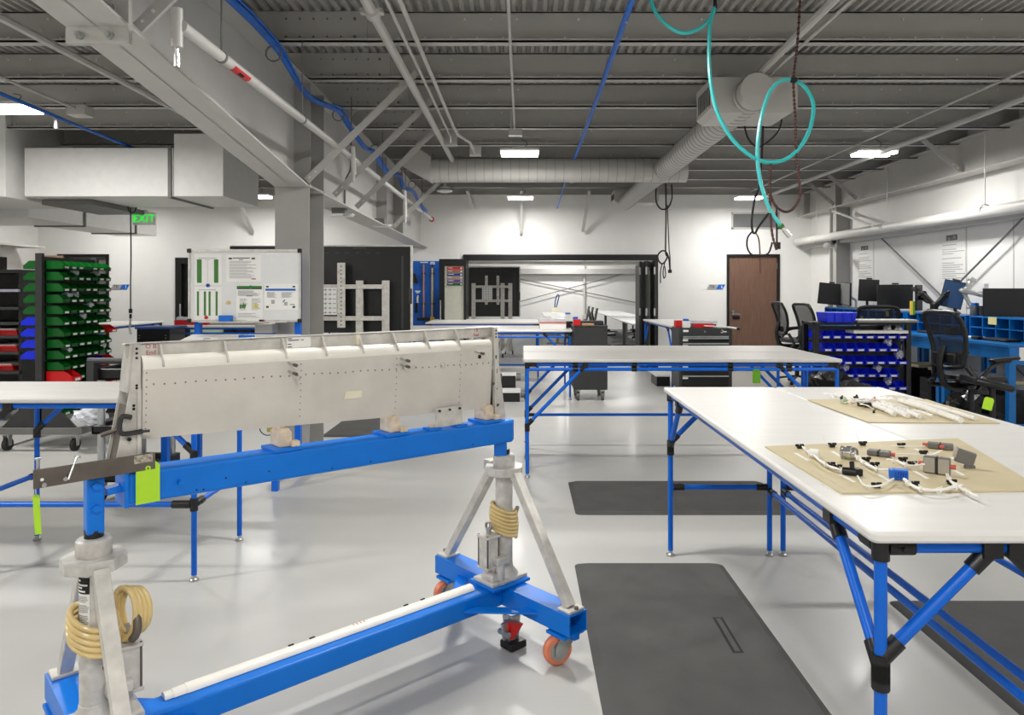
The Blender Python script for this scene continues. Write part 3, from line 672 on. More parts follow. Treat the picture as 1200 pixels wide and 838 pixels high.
MB().tube(spline([P(779,308,Y),P(777,318,Y),P(778,326,Y),P(780,322,Y),P(779,312,Y)],5),0.008,6).build('small_loop','black_plastic',k)
MB().obox(P(785,318,Y),(0.05,0.04,0.05)).build('plug','black_plastic',k)
Y = 6.45
k = cord('power_cord', [P(872,133,Y), P(872,145,Y), P(877,163,Y), P(888,172,Y), P(900,166,Y), P(912,154,Y), P(916,140,Y), P(916,133,Y)], 0.008, 'black_plastic', 'black cord draped in a wide loop behind the teal hose')
MB().tube(spline([P(893,133,Y),P(894,155,Y),P(890,215,Y),P(884,235,Y),P(881,258,Y),P(882,271,Y),P(885,273,Y),P(889,266,Y),P(901,250,Y)],6),0.010,7).build('drop','black_plastic',k)
MB().tube(spline([P(882,271,Y),P(876,279,Y),P(876,291,Y),P(882,299,Y),P(893,300,Y),P(901,296,Y),P(905,284,Y)],6),0.008,7).build('lower_loop','rope_dark',k)
MB().tube(spline([P(885,272,Y),P(889,280,Y),P(890.5,296,Y),P(891,320,Y)],6),0.006,6).build('tail','rope_red',k)
MB().cyl(P(910,240,Y),P(910.5,285,Y),0.008,6).build('plug_lead','black_plastic',k)
MB().obox(P(911.5,288,Y),(0.035,0.04,0.06)).build('plug','black_plastic',k)
# teal air hose and the braided cord that carries it
Y = 4.36
th = cord('teal_air_hose', [P(762,-8,Y), P(766,10,Y), P(780,28,Y), P(800,38.5,Y), P(820,33,Y), P(833,20,Y), P(838,8,Y), P(833,22,Y), P(831,50,Y), P(832,90,Y), P(840,130,Y), P(856,160,Y), P(876,180,Y), P(898,190,Y), P(920,187,Y), P(938,172,Y), P(950,148,Y), P(953,122,Y), P(944,103,Y), P(930,94,Y), P(915,95,Y), P(903,106,Y), P(894,130,Y), P(888.5,160,Y), P(888,190,Y), P(893,220,Y), P(903,247,Y), P(915,264,Y)], 0.0118, 'teal_hose', 'teal air hose looping down from the ceiling', grp='teal hose and cord')
MB().cyl(P(914.5,263.5,Y), P(917,267,Y), 0.017, 10).build('green_ferrule', 'print_green', th)
MB().cyl(P(917,267,Y), P(920,270,Y), 0.013, 10).cyl(P(919.5,269.5,Y), P(926,277,Y), 0.018, 10).build('hose_coupler', 'chrome', th)
rpts = [P(938,-6,Y), P(934.5,50,Y), P(930,93,Y), P(932,140,Y), P(933,180,Y), P(937,215,Y), P(937,232,Y), P(929,245,Y), P(919,248,Y), P(908,240,Y), P(902.5,222,Y), P(903,192,Y), P(902,215,Y), P(903,250,Y), P(905,275,Y), P(910,293,Y)]
sp_ = spline(rpts, 30)
rc_ = MB().tube(sp_, [0.0065 + 0.0018*math.sin(i*0.9) for i in range(len(sp_))], 7).build('braided_cord', 'rope_red'); tag(rc_, 'dark red and black braided cord hanging with the teal hose', 'cord')
MB().lathe(P(930,94,Y), [(0.0,-0.02),(0.022,-0.01),(0.026,0),(0.02,0.015),(0.0,0.02)], 8).build('knot', 'rope_dark', rc_)
tw = MB()
for i in range(0, len(sp_)-2, 3): tw.cyl(sp_[i], sp_[i]+(sp_[i+1]-sp_[i])*0.9, 0.0088, 6)
tw.build('dark_twist', 'rope_dark', rc_)
MB().cyl(P(838,-8,Y), P(838,10,Y), 0.012, 8).build('hanger_knot', 'rope_dark', th)
# ================================================================= PIPE-FRAME BENCHES
TR = 0.0145
def bench(lab, x0, x1, y0, y1, top=0.945, along='x', worn=False, low=(), legs=None, braces=True, grp='blue pipe-frame workbenches', inset=0.035, brace_sides=None, thick=0.028, foot=True, joints=True):
    t = thing('workbench', lab, 'workbench', ((x0+x1)/2, (y0+y1)/2, 0), grp)
    rc = 0.02
    pts = []
    for cx, cy, a in ((x1-rc, y0+rc, -90), (x1-rc, y1-rc, 0), (x0+rc, y1-rc, 90), (x0+rc, y0+rc, 180)):
        for k in range(4): q = math.radians(a + 30*k); pts.append((cx+rc*math.cos(q), cy+rc*math.sin(q), top-thick))
    MB().prism(pts, (0, 0, thick)).build('tabletop', 'bench_worn' if worn else 'bench_white', t, bev=0.008)
    xa, xb, ya, yb = x0+inset, x1-inset, y0+inset, y1-inset
    zr = top-thick-TR-0.002
    zl = zr
    L = [(xa, ya), (xb, ya), (xb, yb), (xa, yb)] if legs is None else legs
    for (x, y) in L:
        lg = MB().cyl((x, y, 0.03), (x, y, zr+0.01), TR, 12).build('leg', 'blue_tube', t)
        if foot: MB().lathe((x, y, 0), [(0.022,0),(0.024,0.008),(0.02,0.014),(0.011,0.018),(0.011,0.032)], 12).build('foot', 'zinc', lg)
        if joints:
            MB().cyl((x, y, zr-0.03), (x, y, zr+0.016), TR+0.006, 12).build('joint', 'black_plastic', t)
    def rail(p, q, nm='top_rail', jl=0.075):
        p = Vector(p); q = Vector(q); d = (q-p).normalized()
        MB().cyl(p, q, TR, 12).build(nm, 'blue_tube', t)
        if joints:
            for a, b in ((p+d*0.015, p+d*jl), (q-d*jl, q-d*0.015)):
                MB().cyl(a, b, TR+0.005, 10).cyl((a+b)/2+Vector((0,0,0)), (a+b)/2+d.cross(Vector((0,0,1)))*0.026, 0.006, 6).build('joint', 'black_plastic', t)
    rail((xa, ya, zr), (xb, ya, zr)); rail((xa, yb, zr), (xb, yb, zr)); rail((xa, ya, zr), (xa, yb, zr)); rail((xb, ya, zr), (xb, yb, zr))
    for side, z in low:
        e = {'f': ((xa,ya),(xb,ya)), 'b': ((xa,yb),(xb,yb)), 'l': ((xa,ya),(xa,yb)), 'r': ((xb,ya),(xb,yb))}[side]
        rail((*e[0], z), (*e[1], z), 'lower_rail')
    def br(p, q):                       # p on the leg, q under the rail
        p = Vector(p); q = Vector(q); d = (q-p).normalized()
        MB().cyl(p, q, TR, 12).build('brace', 'blue_tube', t)
        if joints:
            MB().cyl(p-d*0.004, p+d*0.06, TR+0.005, 10).cyl((p.x, p.y, p.z-0.05), (p.x, p.y, p.z+0.012), TR+0.006, 10).build('joint', 'black_plastic', t)
            MB().cyl(q-d*0.055, q+d*0.004, TR+0.005, 10).obox(q+Vector((0,0,0.008)), (0.045,0.045,0.034)).build('joint', 'black_plastic', t)
    if braces:
        for side, dl, dz in (brace_sides or ()):
            zt = zr-0.012
            if side == 'f': br((xa,ya,zt-dz),(xa+dl,ya,zt)); br((xb,ya,zt-dz),(xb-dl,ya,zt))
            if side == 'b': br((xa,yb,zt-dz),(xa+dl,yb,zt)); br((xb,yb,zt-dz),(xb-dl,yb,zt))
            if side == 'l': br((xa,ya,zt-dz),(xa,ya+dl,zt)); br((xa,yb,zt-dz),(xa,yb-dl,zt))
            if side == 'r': br((xb,ya,zt-dz),(xb,ya+dl,zt)); br((xb,yb,zt-dz),(xb,yb-dl,zt))
    return t
# the two benches side by side at the right
bA = bench('white topped bench nearest at right, its left half carrying the tan harness board corner', 0.800, 1.428, 1.655, 4.12, low=(('b',0.385),('r',0.365)), brace_sides=(('f',0.25,0.25),('b',0.25,0.25),('l',0.25,0.27)))
bB = bench('white topped bench at the right picture edge, pushed against the nearest bench', 1.434, 2.035, 1.655, 4.12, low=(('b',0.385),('l',0.365),('r',0.365)), brace_sides=(('f',0.24,0.25),('b',0.24,0.25)))
# the two benches behind them
def extra_low_rail(t, x0, x1, y, z):
    MB().cyl((x0, y, z), (x1, y, z), TR, 12).build('second_rail', 'blue_tube', t)
    n = 4
    for k in range(n):
        x = x0 + (x1-x0)*(k+0.5+0.12*(-1)**k)/n
        MB().cyl((x-0.02, y, z), (x+0.02, y, z), TR+0.005, 10).cyl((x-0.02, y, z+0.034), (x+0.02, y, z+0.034), TR+0.005, 10).build('joint', 'black_plastic', t)
bC = bench('long grey white bench across the middle, front one', 0.005, 2.545, 5.75, 6.44, worn=True, low=(), brace_sides=(('f',0.46,0.47),('b',0.46,0.47)))
extra_low_rail(bC, 0.04, 2.51, 5.785, 0.945-0.028-0.055)
bD = bench('long grey white bench across the middle, rear one behind it', 0.005, 2.545, 6.455, 7.15, worn=True, low=(('b',0.27),('l',0.27),('r',0.27)), brace_sides=(('b',0.40,0.42),))
extra_low_rail(bD, 0.04, 2.51, 7.115, 0.945-0.028-0.055)
# far benches in front of the opening
bE = bench('far white bench with blue frame before the opening, nearer row', -1.75, 0.685, 9.83, 11.1, low=(('b',0.35),('f',0.85)), brace_sides=(('f',0.35,0.36),('r',0.3,0.3)))
bF = bench('far white bench before the opening, rear row', -1.62, 0.30, 12.1, 13.5, low=(('f',0.85),), brace_sides=())
bG = bench('white bench standing lengthwise beside the wood door', 2.24, 2.93, 10.95, 13.45, low=(('f',0.3),), brace_sides=(('f',0.3,0.3),('l',0.35,0.36)))
# left bench behind the cart
bH = bench('worn grey white bench at left behind the wheeled cart', -4.12, -1.655, 3.70, 4.37, worn=True, low=(('f',0.392),('r',0.392)), legs=[(-4.085,3.735),(-2.9,3.735),(-1.69,3.735),(-4.085,4.335),(-2.9,4.335),(-1.69,4.335)], brace_sides=())
def loose_brace(t, p, q):
    p = Vector(p); q = Vector(q); d = (q-p).normalized()
    MB().cyl(p, q, TR, 12).build('brace', 'blue_tube', t)
    MB().cyl(p, p+d*0.06, TR+0.005, 10).cyl((p.x,p.y,p.z-0.045),(p.x,p.y,p.z+0.01),TR+0.006,10).build('joint', 'black_plastic', t)
    MB().cyl(q-d*0.06, q, TR+0.005, 10).obox(q+Vector((0,0,0.01)), (0.05,0.04,0.035)).build('joint', 'black_plastic', t)
loose_brace(bH, (-2.9,4.335,0.66), (-2.66,4.335,0.885)); loose_brace(bH, (-2.9,3.735,0.66), (-2.64,3.735,0.885))
loose_brace(bH, (-1.69,3.735,0.66), (-1.93,3.735,0.885))
MB().cyl((-2.9,3.735,0.392),(-2.9,4.335,0.392),TR,12).build('lower_rail','blue_tube',bH)
MB().cyl((-2.9,4.28,0.392),(-2.9,4.335,0.392),TR+0.005,10).build('joint','black_plastic',bH)
for lx, lh in ((-1.69,'f'),): MB().cyl((-1.80,3.735,0.392),(-1.71,3.735,0.392),TR+0.006,10).cyl((-1.69,3.735,0.36),(-1.69,3.735,0.425),TR+0.006,10).cyl((-1.69,3.75,0.392),(-1.69,3.83,0.392),TR+0.006,10).build('joint','black_plastic',bH)
# far left benches
bI = bench('far left white bench seen end on beside the green bins', -7.5, -6.25, 10.55, 12.65, low=(('f',0.3),), brace_sides=(('r',0.3,0.3),))
bJ = bench('far left white bench under the whiteboard, holding a red tray', -5.45, -3.2, 11.0, 12.2, low=(('f',0.83),), brace_sides=())
# green tag on the middle bench
def tagcard(lab, c, w_, h_, m, nrm=(0,-1,0), rx=0.0, sag=0.0, hole=True):
    c = Vector(c); nn = Vector(nrm).normalized(); rt = Vector((0,0,1)).cross(nn).normalized() * -1; up = Vector((0,0,1))
    up = (up*math.cos(rx) + rt*math.sin(rx)).normalized(); rt = up.cross(nn).normalized()*-1
    k = 0.18*w_
    pl = [(-w_/2,-h_/2),(w_/2,-h_/2),(w_/2,h_/2-k),(w_/2-k,h_/2),(-w_/2+k,h_/2),(-w_/2,h_/2-k)]
    o = MB().prism([c+rt*a+up*b for a, b in pl], nn*0.0012).build('paper_tag', m, smooth=False); tag(o, lab, 'tag', 'paper tags')
    q = c+up*(h_/2-0.018*h_/0.12)
    if hole: MB().ring(q+nn*0.0012, q+nn*0.003, 0.0075, 0.003, 12).build('eyelet', 'lime_tag' if m == 'lime_tag' else 'green_tag', o); MB().cyl(q+nn*0.0012,q+nn*0.002,0.003,8).build('hole','ink_black',o)
    return o
tagcard('dark green tag hanging from the middle bench', P(886.5,441,5.76), 0.062, 0.11, 'green_tag')

# ================================================================= FLOOR MATS
def floor_mat(lab, x0, x1, y0, y1, r=0.04, slot=None):
    def rr(x0,x1,y0,y1,r,z):
        pts = []
        for cx, cy, a in ((x1-r, y0+r, -90), (x1-r, y1-r, 0), (x0+r, y1-r, 90), (x0+r, y0+r, 180)):
            for k in range(5): q = math.radians(a+22.5*k); pts.append(Vector((cx+r*math.cos(q), cy+r*math.sin(q), z)))
        return pts
    a = rr(x0,x1,y0,y1,r,0.0005); b = rr(x0+0.035,x1-0.035,y0+0.035,y1-0.035,r,0.016); n = len(a)
    o = MB().add(a+b, [tuple(range(n-1,-1,-1)), tuple(range(n,2*n))]+[(i,(i+1)%n,n+(i+1)%n,n+i) for i in range(n)]).build('floor_mat', 'rubber_mat', smooth=False)
    tag(o, lab, 'mat', 'anti-fatigue floor mats')
    if slot: 
        MB().box((slot[0],slot[1],0.0158),(slot[2],slot[3],0.0168)).build('embossed_strip','rubber_dark',o,smooth=False)
        MB().box((slot[0]+0.012,slot[1]+0.012,0.016),(slot[2]-0.012,slot[3]-0.012,0.0176)).build('embossed_field','rubber_mat',o,smooth=False)
    return o
floor_mat('dark grey floor mat in the foreground between cart and bench', 0.284, 1.09, 2.12, 3.965, slot=(0.86,2.96,0.905,3.28))
floor_mat('dark grey floor mat lying crosswise in front of the middle bench', 0.355, 1.86, 4.815, 5.65)
floor_mat('dark grey floor mat at the right under the bench frame', 1.752, 2.7, 1.9, 3.49)
floor_mat('grey floor mat seen in the gap under the white panel', -2.05, -1.47, 7.35, 8.6)

# ================================================================= WHEELED CART WITH AILERON
C0 = Vector((-1.25, 2.117, 0)); U = Vector((0.737, 0.676, 0)).normalized(); V = Vector((0.676, -0.737, 0)).normalized(); ZV = Vector((0,0,1))
LC = 1.587
def C(u, v, z): return C0 + U*u + V*v + ZV*z
def upx(px):
    k = px-CX; return (1062.5+2.117*k)/(626.45-0.676*k)
ct = thing('transport_cart', 'blue wheeled steel cart with two jack posts carrying a long blue beam', 'cart', C(LC/2, 0, 0))
AX = (U, V, ZV)
# base: spine and two cross tubes
def hollow(p0, p1, wd, ht, nm, th=0.006):
    p0 = Vector(p0); p1 = Vector(p1); d = (p1-p0).normalized(); sd = d.cross(ZV).normalized(); m = MB(); L = (p1-p0).length; c = (p0+p1)/2
    m.obox(c+ZV*(ht/2-th/2), (L,wd,th), (d,sd,ZV)); m.obox(c-ZV*(ht/2-th/2), (L,wd,th), (d,sd,ZV))
    m.obox(c+sd*(wd/2-th/2), (L,th,ht-2*th), (d,sd,ZV)); m.obox(c-sd*(wd/2-th/2), (L,th,ht-2*th), (d,sd,ZV))
    return m.build(nm, 'blue_cart', ct, smooth=False)
ZT = 0.222; HT = 0.082
MB().bar(C(0.05,0,ZT-HT/2), C(LC-0.05,0,ZT-HT/2), 0.10, HT).build('spine_tube', 'blue_cart', ct, smooth=False, bev=0.008)
for uu in (0, LC): hollow(C(uu,-0.445,ZT-HT/2), C(uu,0.445,ZT-HT/2), 0.10, HT, 'cross_tube')
for uu, sg in ((0,1),(LC,-1)):
    for sv in (-1,1):
        MB().prism([C(uu+sg*0.05,sv*0.20,ZT-0.05), C(uu+sg*0.05,sv*0.27,ZT-0.05), C(uu+sg*0.27,sv*0.05,ZT-0.05), C(uu+sg*0.20,sv*0.05,ZT-0.05)], ZV*0.008).build('gusset', 'blue_cart', ct, smooth=False)
    MB().obox(C(uu+sg*0.025,0,ZT+0.008), (0.21,0.17,0.014), AX).build('jack_plate', 'blue_cart', ct, smooth=False, bev=0.004)
# casters
def caster(u, v, ang):
    dirv = U*math.cos(ang)+V*math.sin(ang); ax = ZV.cross(dirv).normalized()
    top = C(u, v, ZT-HT)
    MB().obox(top-ZV*0.012, (0.12,0.10,0.014), AX).obox(top-ZV*0.012+V*(0.05 if v>0 else -0.05)*0, (0.13,0.03,0.03), (V,U,ZV)).build('caster_mount', 'blue_cart', ct, smooth=False, bev=0.003)
    hub = top + dirv*0.035; hub.z = 0.0605
    wl = MB().lathe(hub-ax*0.019, [(0.046,0),(0.054,0.002),(0.060,0.010),(0.0605,0.019),(0.060,0.028),(0.054,0.036),(0.046,0.038)], 28, ax).build('wheel', 'salmon_wheel', ct)
    MB().cyl(hub-ax*0.021, hub+ax*0.021, 0.038, 20).build('hub', 'zinc', wl)
    fk = MB()
    for s in (-1,1):
        o_ = ax*s*0.027
        fk.prism([hub+o_+dirv*0.02-ZV*0.016, hub+o_+dirv*0.02+ZV*0.016, top+o_+dirv*0.03-ZV*0.02, top+o_-dirv*0.035-ZV*0.02, hub+o_-dirv*0.02-ZV*0.016], ax*0.004)
    fk.cyl(top-ZV*0.034, top-ZV*0.016, 0.035, 18).cyl(hub-ax*0.034, hub+ax*0.034, 0.009, 8).build('fork', 'zinc', ct)
caster(LC, 0.375, PI*1.12); caster(LC, -0.375, PI*1.06); caster(0, 0.375, PI*1.1); caster(0, -0.375, PI*1.02)
# floor lock with red pedal under the right cross tube
b = C(LC-0.07, 0.14, 0)
MB().obox(b+ZV*0.018, (0.085,0.075,0.03), AX).build('lock_pad', 'black_plastic', ct, bev=0.004)
MB().bar(b+ZV*0.03, b+ZV*0.13+U*0.01, 0.05, 0.012, V).bar(b+U*-0.03+ZV*0.05, b+U*-0.04+ZV*0.12, 0.012,0.05).bar(b-V*0.03+ZV*0.05, b-V*0.045+ZV*0.12, 0.01,0.04).cyl(b-U*0.05-V*0.03+ZV*0.075, b-U*0.05+V*0.03+ZV*0.075, 0.012,8).build('lock_frame', 'zinc', ct)
MB().prism([b-U*0.035+ZV*0.05-V*0.02, b-U*0.035+ZV*0.12-V*0.02, b+U*0.03+ZV*0.10-V*0.02, b+U*0.0+ZV*0.07-V*0.02], V*0.05).build('lock_pedal', 'red_bin', ct)
# jack posts
def jack(uu, sg):
    c = C(uu,0,0)
    MB().obox(C(uu+sg*0.02,0,ZT+0.022), (0.2,0.13,0.016), AX).lathe(c+ZV*(ZT+0.028), [(0.065,0),(0.06,0.012),(0.042,0.03),(0.039,0.05)], 20).build('jack_foot', 'cast_alu', ct, bev=0.003)
    MB().cyl(c+ZV*(ZT+0.03), c+ZV*0.70, 0.0375, 24).build('jack_cylinder', 'cast_alu', ct)
    oc = [c+(U*math.cos(q)+V*math.sin(q))*0.088+ZV*0.69 for q in [PI/8+k*PI/4 for k in range(8)]]
    MB().prism(oc, ZV*0.036).build('octagon_plate', 'cast_alu', ct, smooth=False, bev=0.003)
    MB().obox(c-V*0.085+ZV*0.715, (0.05,0.05,0.045), AX).build('strut_lug', 'cast_alu', ct, smooth=False)
    MB().lathe(c+ZV*0.726, [(0.046,0),(0.048,0.004),(0.047,0.045),(0.042,0.05),(0.024,0.052)], 24).build('jack_collar', 'cast_alu', ct)
    MB().cyl(c+ZV*0.775, c+ZV*0.80, 0.026, 16).build('ram', 'black_metal', ct)
    for sv in (-1,1):
        p0 = C(uu, sv*0.40, ZT+0.01); p1 = C(uu, sv*0.075, 0.70)
        MB().bar(p0, p1, 0.042, 0.036, V).build('strut', 'aluminium', ct, smooth=False, bev=0.003)
        ft = MB().obox(C(uu, sv*0.405, ZT+0.006), (0.085,0.07,0.012), AX).build('strut_foot', 'aluminium', ct, smooth=False, bev=0.003)
        MB().cyl(C(uu, sv*0.435, ZT+0.012), C(uu, sv*0.435, ZT+0.022), 0.009, 6).build('bolt', 'raw_steel', ft)
    # hand pump toward the middle of the cart
    pu = uu+sg*0.088
    MB().obox(C(pu,0,0.372), (0.062,0.062,0.125), AX).obox(C(pu,0,0.437), (0.074,0.074,0.012), AX).obox(C(pu,0,0.305), (0.074,0.074,0.012), AX).build('pump_body', 'cast_alu', ct, smooth=False, bev=0.003)
    for a in (-1,1):
        for b2 in (-1,1): MB().cyl(C(pu+a*0.03,b2*0.03,0.30), C(pu+a*0.03,b2*0.03,0.445), 0.004, 6).build('tie_rod', 'raw_steel', ct)
    MB().cyl(C(pu,0,0.245), C(pu,0,0.30), 0.018, 14).cyl(C(pu+sg*0.0,-0.02,0.262),C(pu,0.05,0.262),0.022,14).build('pump_ram', 'cast_alu', ct)
    MB().cyl(C(pu,0,0.44), C(pu,0,0.475), 0.011, 10).ring(C(pu-0.006,0,0.478), C(pu+0.006,0,0.478), 0.02, 0.014, 12).build('pump_valve', 'zinc', ct)
    MB().obox(C(uu+sg*0.055,0.04,0.335), (0.07,0.045,0.03), AX).cyl(C(uu+sg*0.06,0.045,0.33), C(uu+sg*0.06,0.045,0.25), 0.019, 12).cyl(C(uu+sg*0.06,0.045,0.25), C(uu+sg*0.06,0.045,0.235), 0.025, 12).build('release_valve', 'cast_alu', ct, bev=0.003)
    # clevis and coil
jack(0, 1); jack(LC, -1)
# plate with the placard on the left jack
c = C(0,0,0)
def wrap(z0, z1, a0, a1, r, nm, m, par, k=8):
    mb = MB()
    for i in range(k):
        t0 = a0+(a1-a0)*i/k; t1 = a0+(a1-a0)*(i+1)/k
        mb.quad(*[c+Vector((math.cos(t),math.sin(t),0))*r+ZV*z for t, z in ((t0,z0),(t1,z0),(t1,z1),(t0,z1))])
    return mb.build(nm, m, par)
pa0, pa1 = -PI*0.80, -PI*0.42
pl = wrap(0.475, 0.672, pa0, pa1, 0.0383, 'placard', 'card_white', ct)
wrap(0.625, 0.672, pa0, pa1, 0.0386, 'black_heading', 'ink_black', pl)
wrap(0.475, 0.505, pa0, pa1, 0.0386, 'red_footer', 'red_bin', pl)
lnm = MB()
zz_ = 0.616; rn = random.Random(3)
while zz_ > 0.512:
    e = pa0+0.06; f = pa0+0.06+(pa1-pa0-0.1)*rn.uniform(0.8,1.0); k = 5
    for i in range(k):
        t0 = e+(f-e)*i/k; t1 = e+(f-e)*(i+1)/k
        lnm.quad(*[c+Vector((math.cos(t),math.sin(t),0))*0.0387+ZV*z for t, z in ((t0,zz_),(t1,zz_),(t1,zz_+0.0016),(t0,zz_+0.0016))])
    zz_ -= 0.0046 if rn.random() < 0.8 else 0.011
lnm.build('small_print', 'ink', pl)
lnm = MB()
for z, f in ((0.660,0.35),(0.648,0.9),(0.640,0.5),(0.630,0.75)):
    e = pa0+0.08; g2 = e+(pa1-pa0-0.12)*f
    for i in range(5):
        t0 = e+(g2-e)*i/5; t1 = e+(g2-e)*(i+1)/5
        lnm.quad(*[c+Vector((math.cos(t),math.sin(t),0))*0.039+ZV*zq_ for t, zq_ in ((t0,z),(t1,z),(t1,z+0.005),(t0,z+0.005))])
lnm.build('heading_print', 'card_white', pl)
# coiled cream hoses
def coil(lab, base, turns, r, z0, z1, tr, tilt):
    c = Vector(base); pts = []; n = int(turns*26)
    for i in range(n+1):
        t = 2*PI*i/26; z = z0+(z1-z0)*i/n
        x = r*math.cos(t); y = r*math.sin(t); bul = 1.0+0.10*math.sin(PI*i/n)
        pts.append(c+Vector((x*bul, y*bul, z + tilt[0]*x + tilt[1]*y)))
    o = MB().tube(pts, tr, 9).build('coiled_hose', 'cream_hose'); tag(o, lab, 'hose', 'cream coiled hoses'); return o, pts
h1, p1_ = coil('cream plastic hose wound around the left jack post', C(0,0,0), 5.2, 0.058, 0.462, 0.555, 0.0085, (-0.55, 0.1))
MB().cyl(p1_[0], p1_[0]+(p1_[0]-p1_[1]).normalized()*0.05, 0.0105, 10).build('hose_end', 'raw_steel', h1)
h2, p2_ = coil('cream plastic hose wound around the right jack post', C(LC,0,0), 7.0, 0.053, 0.432, 0.545, 0.0075, (-0.42, 0.05))
MB().cyl(p2_[-1], p2_[-1]+(p2_[-1]-p2_[-2]).normalized()*0.05, 0.009, 10).build('hose_end', 'raw_steel', h2)
b = C(0.085, 0.01, 0.535); pts = []
for i in range(3*22+14):
    t = 2*PI*i/22 - PI*0.6
    pts.append(b + (U*0.55+V*0.83)*(0.045*math.cos(t)) + ZV*((0.078-0.004*i/22)*math.sin(t)) + U*(0.013*i/22 - 0.015))
h3 = MB().tube(pts, 0.0085, 9).build('coiled_hose', 'cream_hose'); tag(h3, 'cream hose hanging in open loops beside the left jack pump', 'hose', 'cream coiled hoses')
MB().tube(spline([pts[-1], C(0.10,0.06,0.50), C(0.09,0.045,0.465)],4), 0.012, 10).build('hose_end', 'raw_steel', h3)
# half round white cover on the spine
hp = [];
pp = MB()
for u0, u1, rr in ((0.195,0.225,0.021),(0.22,0.265,0.0235),(0.26,1.42,0.026)):
    ring0 = [C(u0,-0.022+rr*math.cos(q),ZT+0.002+rr*0.75*math.sin(q)) for q in [PI*k/10 for k in range(11)]]
    pp.prism(ring0, U*(u1-u0))
po = pp.build('half_round_cover', 'aileron_nose'); tag(po, 'long white half round strip lying on the cart spine', 'strip')
for u in (0.62,0.70,1.10,1.18): MB().obox(C(u,-0.035,ZT+0.0215),(0.02,0.006,0.003),AX).build('mark','ink_black',po)
for u in (0.86,0.875,0.89,0.905): MB().obox(C(u,-0.022,ZT+0.0222),(0.002,0.012,0.001),AX).build('red_mark','ink_red',po)
# clevises, upper beam
MB().obox(C(0,0,0.871), (0.046,0.05,0.162), AX).build('left_clevis', 'blue_cart', ct, smooth=False, bev=0.005)
for z in (0.93, 0.865): MB().cyl(C(0,0.024,z), C(0,0.034,z), 0.012, 6).build('bolt', 'blue_cart', ct)
MB().bar(C(0.03,0,0.905), C(0.075,0,0.91), 0.04, 0.02).build('pivot_bar', 'blue_cart', ct, smooth=False)
MB().bar(C(LC-0.02,0,0.775), C(LC-0.02,0,0.87), 0.055, 0.055).build('right_clevis', 'blue_cart', ct, smooth=False, bev=0.004)
MB().obox(C(LC+0.02,0.0,0.885), (0.012,0.07,0.09), AX).cyl(C(LC+0.026,0.01,0.86),C(LC+0.036,0.01,0.86),0.013,6).build('right_end_lug', 'blue_cart', ct, smooth=False)
def zbeam(u): return 0.912 - 0.030*u/LC
BH = 0.096
MB().bar(C(0.075,0,zbeam(0.075)), C(LC+0.015,0,zbeam(LC)), 0.10, BH).build('upper_beam', 'blue_cart', ct, smooth=False, bev=0.010)
MB().bar(C(0.068,0,zbeam(0.07)), C(0.080,0,zbeam(0.07)), 0.112, BH+0.012).build('beam_end_plate', 'blue_cart', ct, smooth=False, bev=0.003)
def on_beam(px, dz): u = upx(px); return C(u, 0.05, zbeam(u)+dz)
dots = MB()
for px, dz in ((224,-0.033),(232,-0.035),(258,-0.01),(281,-0.034),(308,-0.01),(381,-0.034),(426,-0.032),(545,-0.03)):
    q = on_beam(px, dz); dots.cyl(q-V*0.001, q+V*0.0008, 0.003, 8)
dots.build('drill_hole', 'ink_black', ct)
q = on_beam(204, 0.0); MB().cyl(q, q+V*0.02, 0.008, 8).build('beam_bolt', 'blue_cart', ct)
# felt cradles on blue plates
for px in (330, 458, 568):
    u = upx(px); zt = zbeam(u)+BH/2
    MB().obox(C(u,0.0,zt+0.006), (0.10,0.11,0.012), AX).build('cradle_plate', 'blue_cart', ct, smooth=False, bev=0.002)
    MB().prism([C(u-0.022,0.035,zt+0.012), C(u+0.022,0.035,zt+0.012), C(u+0.022,0.035,zt+0.06), C(u+0.012,0.035,zt+0.075), C(u-0.012,0.035,zt+0.075), C(u-0.022,0.035,zt+0.06)], -V*0.08).obox(C(u+0.028,0.04,zt+0.022),(0.03,0.03,0.02),AX).build('felt_cradle', 'beige_felt', ct, smooth=False, bev=0.004)
for px in (503, 534):
    u = upx(px); zt = zbeam(u)+BH/2
    MB().obox(C(u,0.02,zt+0.005), (0.055,0.05,0.01), AX).build('clip_plate', 'blue_cart', ct, smooth=False)
    MB().obox(C(u,0.02,zt+0.018), (0.022,0.022,0.018), AX).build('clip', 'beige_felt', ct, bev=0.003)

# ---- the aileron itself (a thing of its own: it could be lifted off the cart)
ai = thing('aileron_panel', 'off white aircraft aileron panel held upright on the blue cart', 'aircraft panel', C(0.81, 0, 1.0))
UL, UR = 0.125, 1.50
def zbot(u): return 1.047 + (0.987-1.047)*(u-UL)/(UR-UL)
def prof_ai(u, zt):
    zb_ = zbot(u); h_ = zt-zb_; p = [(0.008, zb_)]
    for t in (0.15,0.3,0.45,0.6,0.75): p.append((0.008+0.016*t+0.004*math.sin(PI*t), zb_+h_*t))
    r = 0.030; zc = zt-0.030
    for k in range(9): q = math.radians(-10+ 25*k); p.append((-0.006+r*math.cos(q), zc+r*math.sin(q)))
    p += [(-0.030, zb_+h_*0.5), (-0.004, zb_)]
    return p
us = [UL + (UR-UL)*i/24 for i in range(25)]
m = MB(); rows = []
for u in us:
    zt = 1.297 - 0.012*(u-UL)/(UR-UL)
    rows.append([C(u, a, b) for a, b in prof_ai(u, zt)])
n = len(rows[0]); vv = [p for r in rows for p in r]; ff = []
for i in range(len(rows)-1): ff += [(i*n+k, i*n+(k+1)%n, (i+1)*n+(k+1)%n, (i+1)*n+k) for k in range(n)]
ff += [tuple(range(n-1,-1,-1)), tuple((len(rows)-1)*n+k for k in range(n))]
skin = m.add(vv, ff).build('skin', 'aileron_skin', ai)
m = MB(); rows = []
